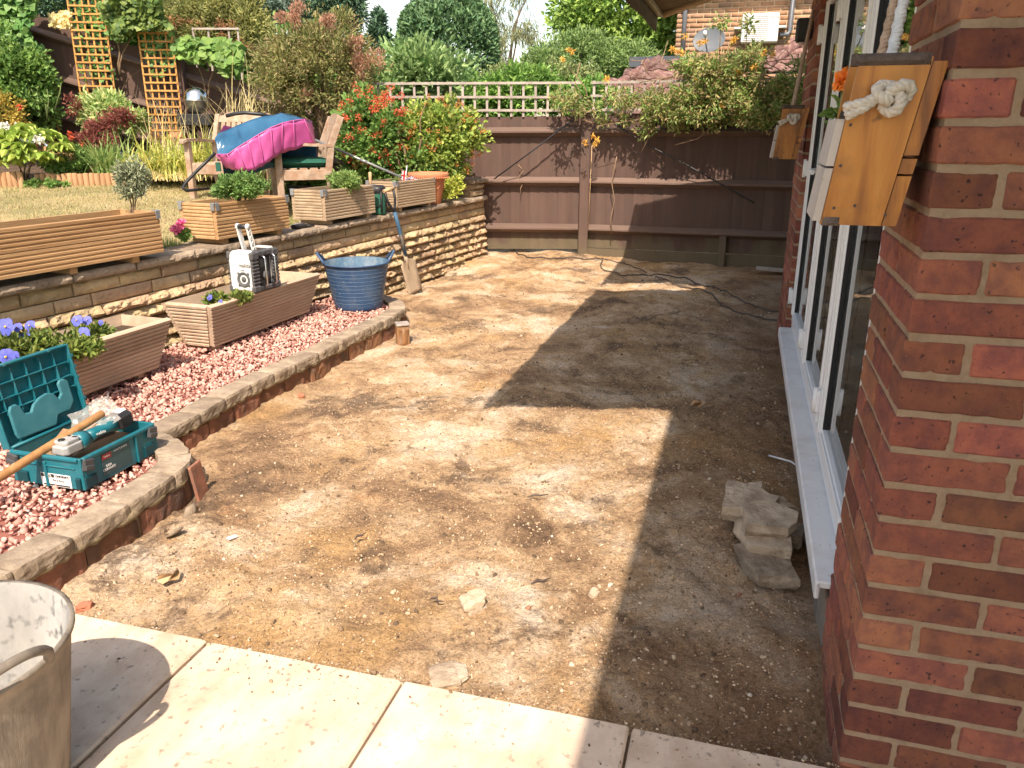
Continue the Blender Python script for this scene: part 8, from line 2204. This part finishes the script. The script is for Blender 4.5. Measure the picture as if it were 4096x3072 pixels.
# air conditioner
a0 = NP(2962, 172, 0.3); a1 = NP(3120, 50, 0.3)
ac = thing('air_conditioner', 'white wall-mounted air conditioning unit on the neighbouring house', 'air conditioner', NO, NAZ)
w = a1.x - a0.x; h = a1.z - a0.z; cxx = (a0.x + a1.x) / 2; czz = (a0.z + a1.z) / 2
M_acw = plain('white_enamel', (0.72, 0.72, 0.70), rough=0.4)
mb = MB(); mb.cbox((cxx, -0.20, czz), (w, 0.26, h), 0.015); mb.build('casing', M_acw, ac)
gx0, gx1 = a0.x + w * 0.05, a0.x + w * 0.72
mb = MB(); mb.box(((gx0 + gx1) / 2, -0.3315, czz), (gx1 - gx0, 0.004, h * 0.84)); mb.build('grille_recess', plain('grille_grey', (0.22, 0.22, 0.23), rough=0.5), ac)
for k_ in range(13):
    z = czz - h * 0.40 + h * 0.80 * k_ / 12; mb = MB(); mb.box(((gx0 + gx1) / 2, -0.337, z), (gx1 - gx0, 0.008, 0.012)); mb.build('grille_slat', M_acw, ac)
for k_ in range(18):
    x = gx0 + (gx1 - gx0) * (k_ + 0.5) / 18; mb = MB(); mb.box((x, -0.335, czz), (0.006, 0.006, h * 0.84)); mb.build('grille_bar', M_acw, ac)
text_obj('FUJITSU', 0.055, M_redlab, ac, Matrix(((1, 0, 0, a0.x + w * 0.86), (0, 0, -1, -0.332), (0, 1, 0, czz + h * 0.34), (0, 0, 0, 1))))
for x in (a0.x - 0.06, a1.x + 0.06):
    mb = MB(); mb.cbox((x, -0.10, czz + 0.02), (0.12, 0.2, 0.03), 0.004); mb.build('bracket', M_acw, ac)
# satellite dish
dc = NP(2836, 160, 0.35)
ds = thing('satellite_dish', 'grey oval satellite dish on the neighbouring house wall', 'satellite dish', NO + NU * dc.x + NN * 0.38 + Vector((0, 0, dc.z)), NAZ)
M_dish = surf('dish_grey', [(0.10, 0.115, 0.13), (0.15, 0.165, 0.18)], scale=6, rough=0.5, bump=0.05)
Mdi = Matrix.Rotation(R(-12), 4, 'Z') @ Matrix.Rotation(R(70), 4, 'X')
mb = MB(); mb.lathe([(0.0, -0.045), (0.08, -0.041), (0.16, -0.028), (0.235, -0.006), (0.25, 0.0), (0.252, 0.004), (0.24, -0.002), (0.16, -0.020), (0.0, -0.037)], 36, Mdi, sx=1.08, sy=0.84); mb.build('reflector', M_dish, ds)
mb = MB(); mb.tube([Mdi @ Vector((0, -0.19, 0.0)), Mdi @ Vector((0, -0.10, 0.20)), Mdi @ Vector((0, -0.03, 0.26))], 0.010, 8); mb.build('feed_arm', M_dish, ds)
mb = MB(); mb.tube([Mdi @ Vector((0, -0.05, 0.24)), Mdi @ Vector((0, 0.0, 0.30))], 0.028, 12); mb.build('receiver', M_acw, ds)
mb = MB(); mb.tube([(0, 0.04, 0), (0.0, 0.20, -0.02), (0, 0.40, -0.02)], 0.018, 8); mb.build('wall_bracket', M_dish, ds)

# ------------------------------------------------------------------ tiled outhouse roof beyond the fence
M_tile = surf('plum_pantile', [(0.28, (0.085, 0.045, 0.042)), (0.5, (0.14, 0.072, 0.064)), (0.7, (0.20, 0.115, 0.10))], scale=9, rough=0.9, bump=0.5, var=0.28, dirt=(0.34, 0.26, 0.22), dirt_scale=16, dirt_amt=0.6)
def pantile():
    mb = MB(); n_ = 8; vs = []
    for j in (0, 1):
        for k_ in range(n_ + 1):
            f = k_ / n_; x = 0.24 * f; z = 0.013 * math.sin(f * 2 * math.pi) + (0.022 if j == 0 else 0.0)
            vs.append((x, 0.31 * j, z))
    for j in (0, 1):
        for k_ in range(n_ + 1):
            f = k_ / n_; x = 0.24 * f; z = 0.013 * math.sin(f * 2 * math.pi) + (0.022 if j == 0 else 0.0) - 0.014
            vs.append((x, 0.31 * j, z))
    m_ = n_ + 1; fs = []
    for k_ in range(n_):
        fs += [(k_, k_ + 1, m_ + k_ + 1, m_ + k_), (2 * m_ + k_ + 1, 2 * m_ + k_, 3 * m_ + k_, 3 * m_ + k_ + 1), (k_ + 1, k_, 2 * m_ + k_, 2 * m_ + k_ + 1)]
    mb.add(vs, fs, None, True); return mb.mesh('tile', M_tile)
tile_me = pantile()
def tiled_roof(label, o, ux, uy, nx_, ny_, left_cut, right_cut=None):
    """o = lower left corner, ux along the eaves, uy up the slope (unit vectors); left_cut(row) = first column"""
    t = thing('tiled_roof', label, 'roof', o)
    ux = Vector(ux).normalized(); uy = Vector(uy).normalized(); uz = ux.cross(uy)
    M_ = Matrix((ux, uy, uz)).transposed().to_4x4()
    rot = M_.to_euler()
    for r_ in range(ny_):
        for c_ in range(int(left_cut(r_)), nx_ if right_cut is None else int(right_cut(r_))):
            p = ux * (0.205 * c_) + uy * (0.255 * r_) + uz * random.uniform(0, 0.006)
            mesh_obj('tile', tile_me, t, loc=p, rot=rot)
    hip = MB()
    return t, ux, uy, uz
o1 = at(2255, 478, 10.9)
uy1 = (NN * -1 * 0.86 + Vector((0, 0, 0.51)))
t, ux, uy, uz = tiled_roof('plum pantiled hipped outhouse roof behind the right half of the grey trellis', o1, NU, uy1, 8, 6, lambda r_: r_ * 0.85)
for r_ in range(6):
    p = ux * (0.205 * 0.85 * r_) + uy * (0.255 * r_) + uz * 0.02
    mb = MB(); mb.tube([p, p + (ux * 0.174 + uy * 0.255) * 1.15], [0.075, 0.065], 10); mb.build('hip_tile', M_tile, t)
MB().add([(0, 0, -0.03), tuple(ux * 1.64 + Vector((0, 0, -0.03))), tuple(ux * 1.64 + uy * 1.55 + Vector((0, 0, -0.03))), tuple(ux * 1.05 + uy * 1.55 + Vector((0, 0, -0.03)))], [(0, 1, 2, 3)]).build('underlay', M_roof, t)
mb = MB(); mb.box((0, 0, 0), (1.0, 0.5, 0.14)); q = at(2660, 250, 12.6)
tag(mb.build('roof_upstand', plain('lead_grey', (0.07, 0.08, 0.095), rough=0.6), loc=q, rot=(0, 0, NAZ)), 'dark lead-grey upstand where the outhouse roof meets the brick house', 'flashing')
o2 = at(3040, 290, 12.6)
t, ux, uy, uz = tiled_roof('plum pantiled roof slope at right, rising behind the far hanging planter', o2, NU, uy1, 9, 5, lambda r_: r_ * 0.8)
for r_ in range(5):
    p = ux * (0.205 * 0.8 * r_) + uy * (0.255 * r_) + uz * 0.03
    mb = MB(); mb.tube([p, p + (ux * 0.164 + uy * 0.255) * 1.18], [0.085, 0.07], 10); mb.build('hip_tile', M_tile, t)
MB().add([(0, 0, -0.03), tuple(ux * 2.0 + Vector((0, 0, -0.03))), tuple(ux * 2.0 + uy * 1.3 + Vector((0, 0, -0.03))), tuple(ux * 0.85 + uy * 1.3 + Vector((0, 0, -0.03)))], [(0, 1, 2, 3)]).build('underlay', M_roof, t)
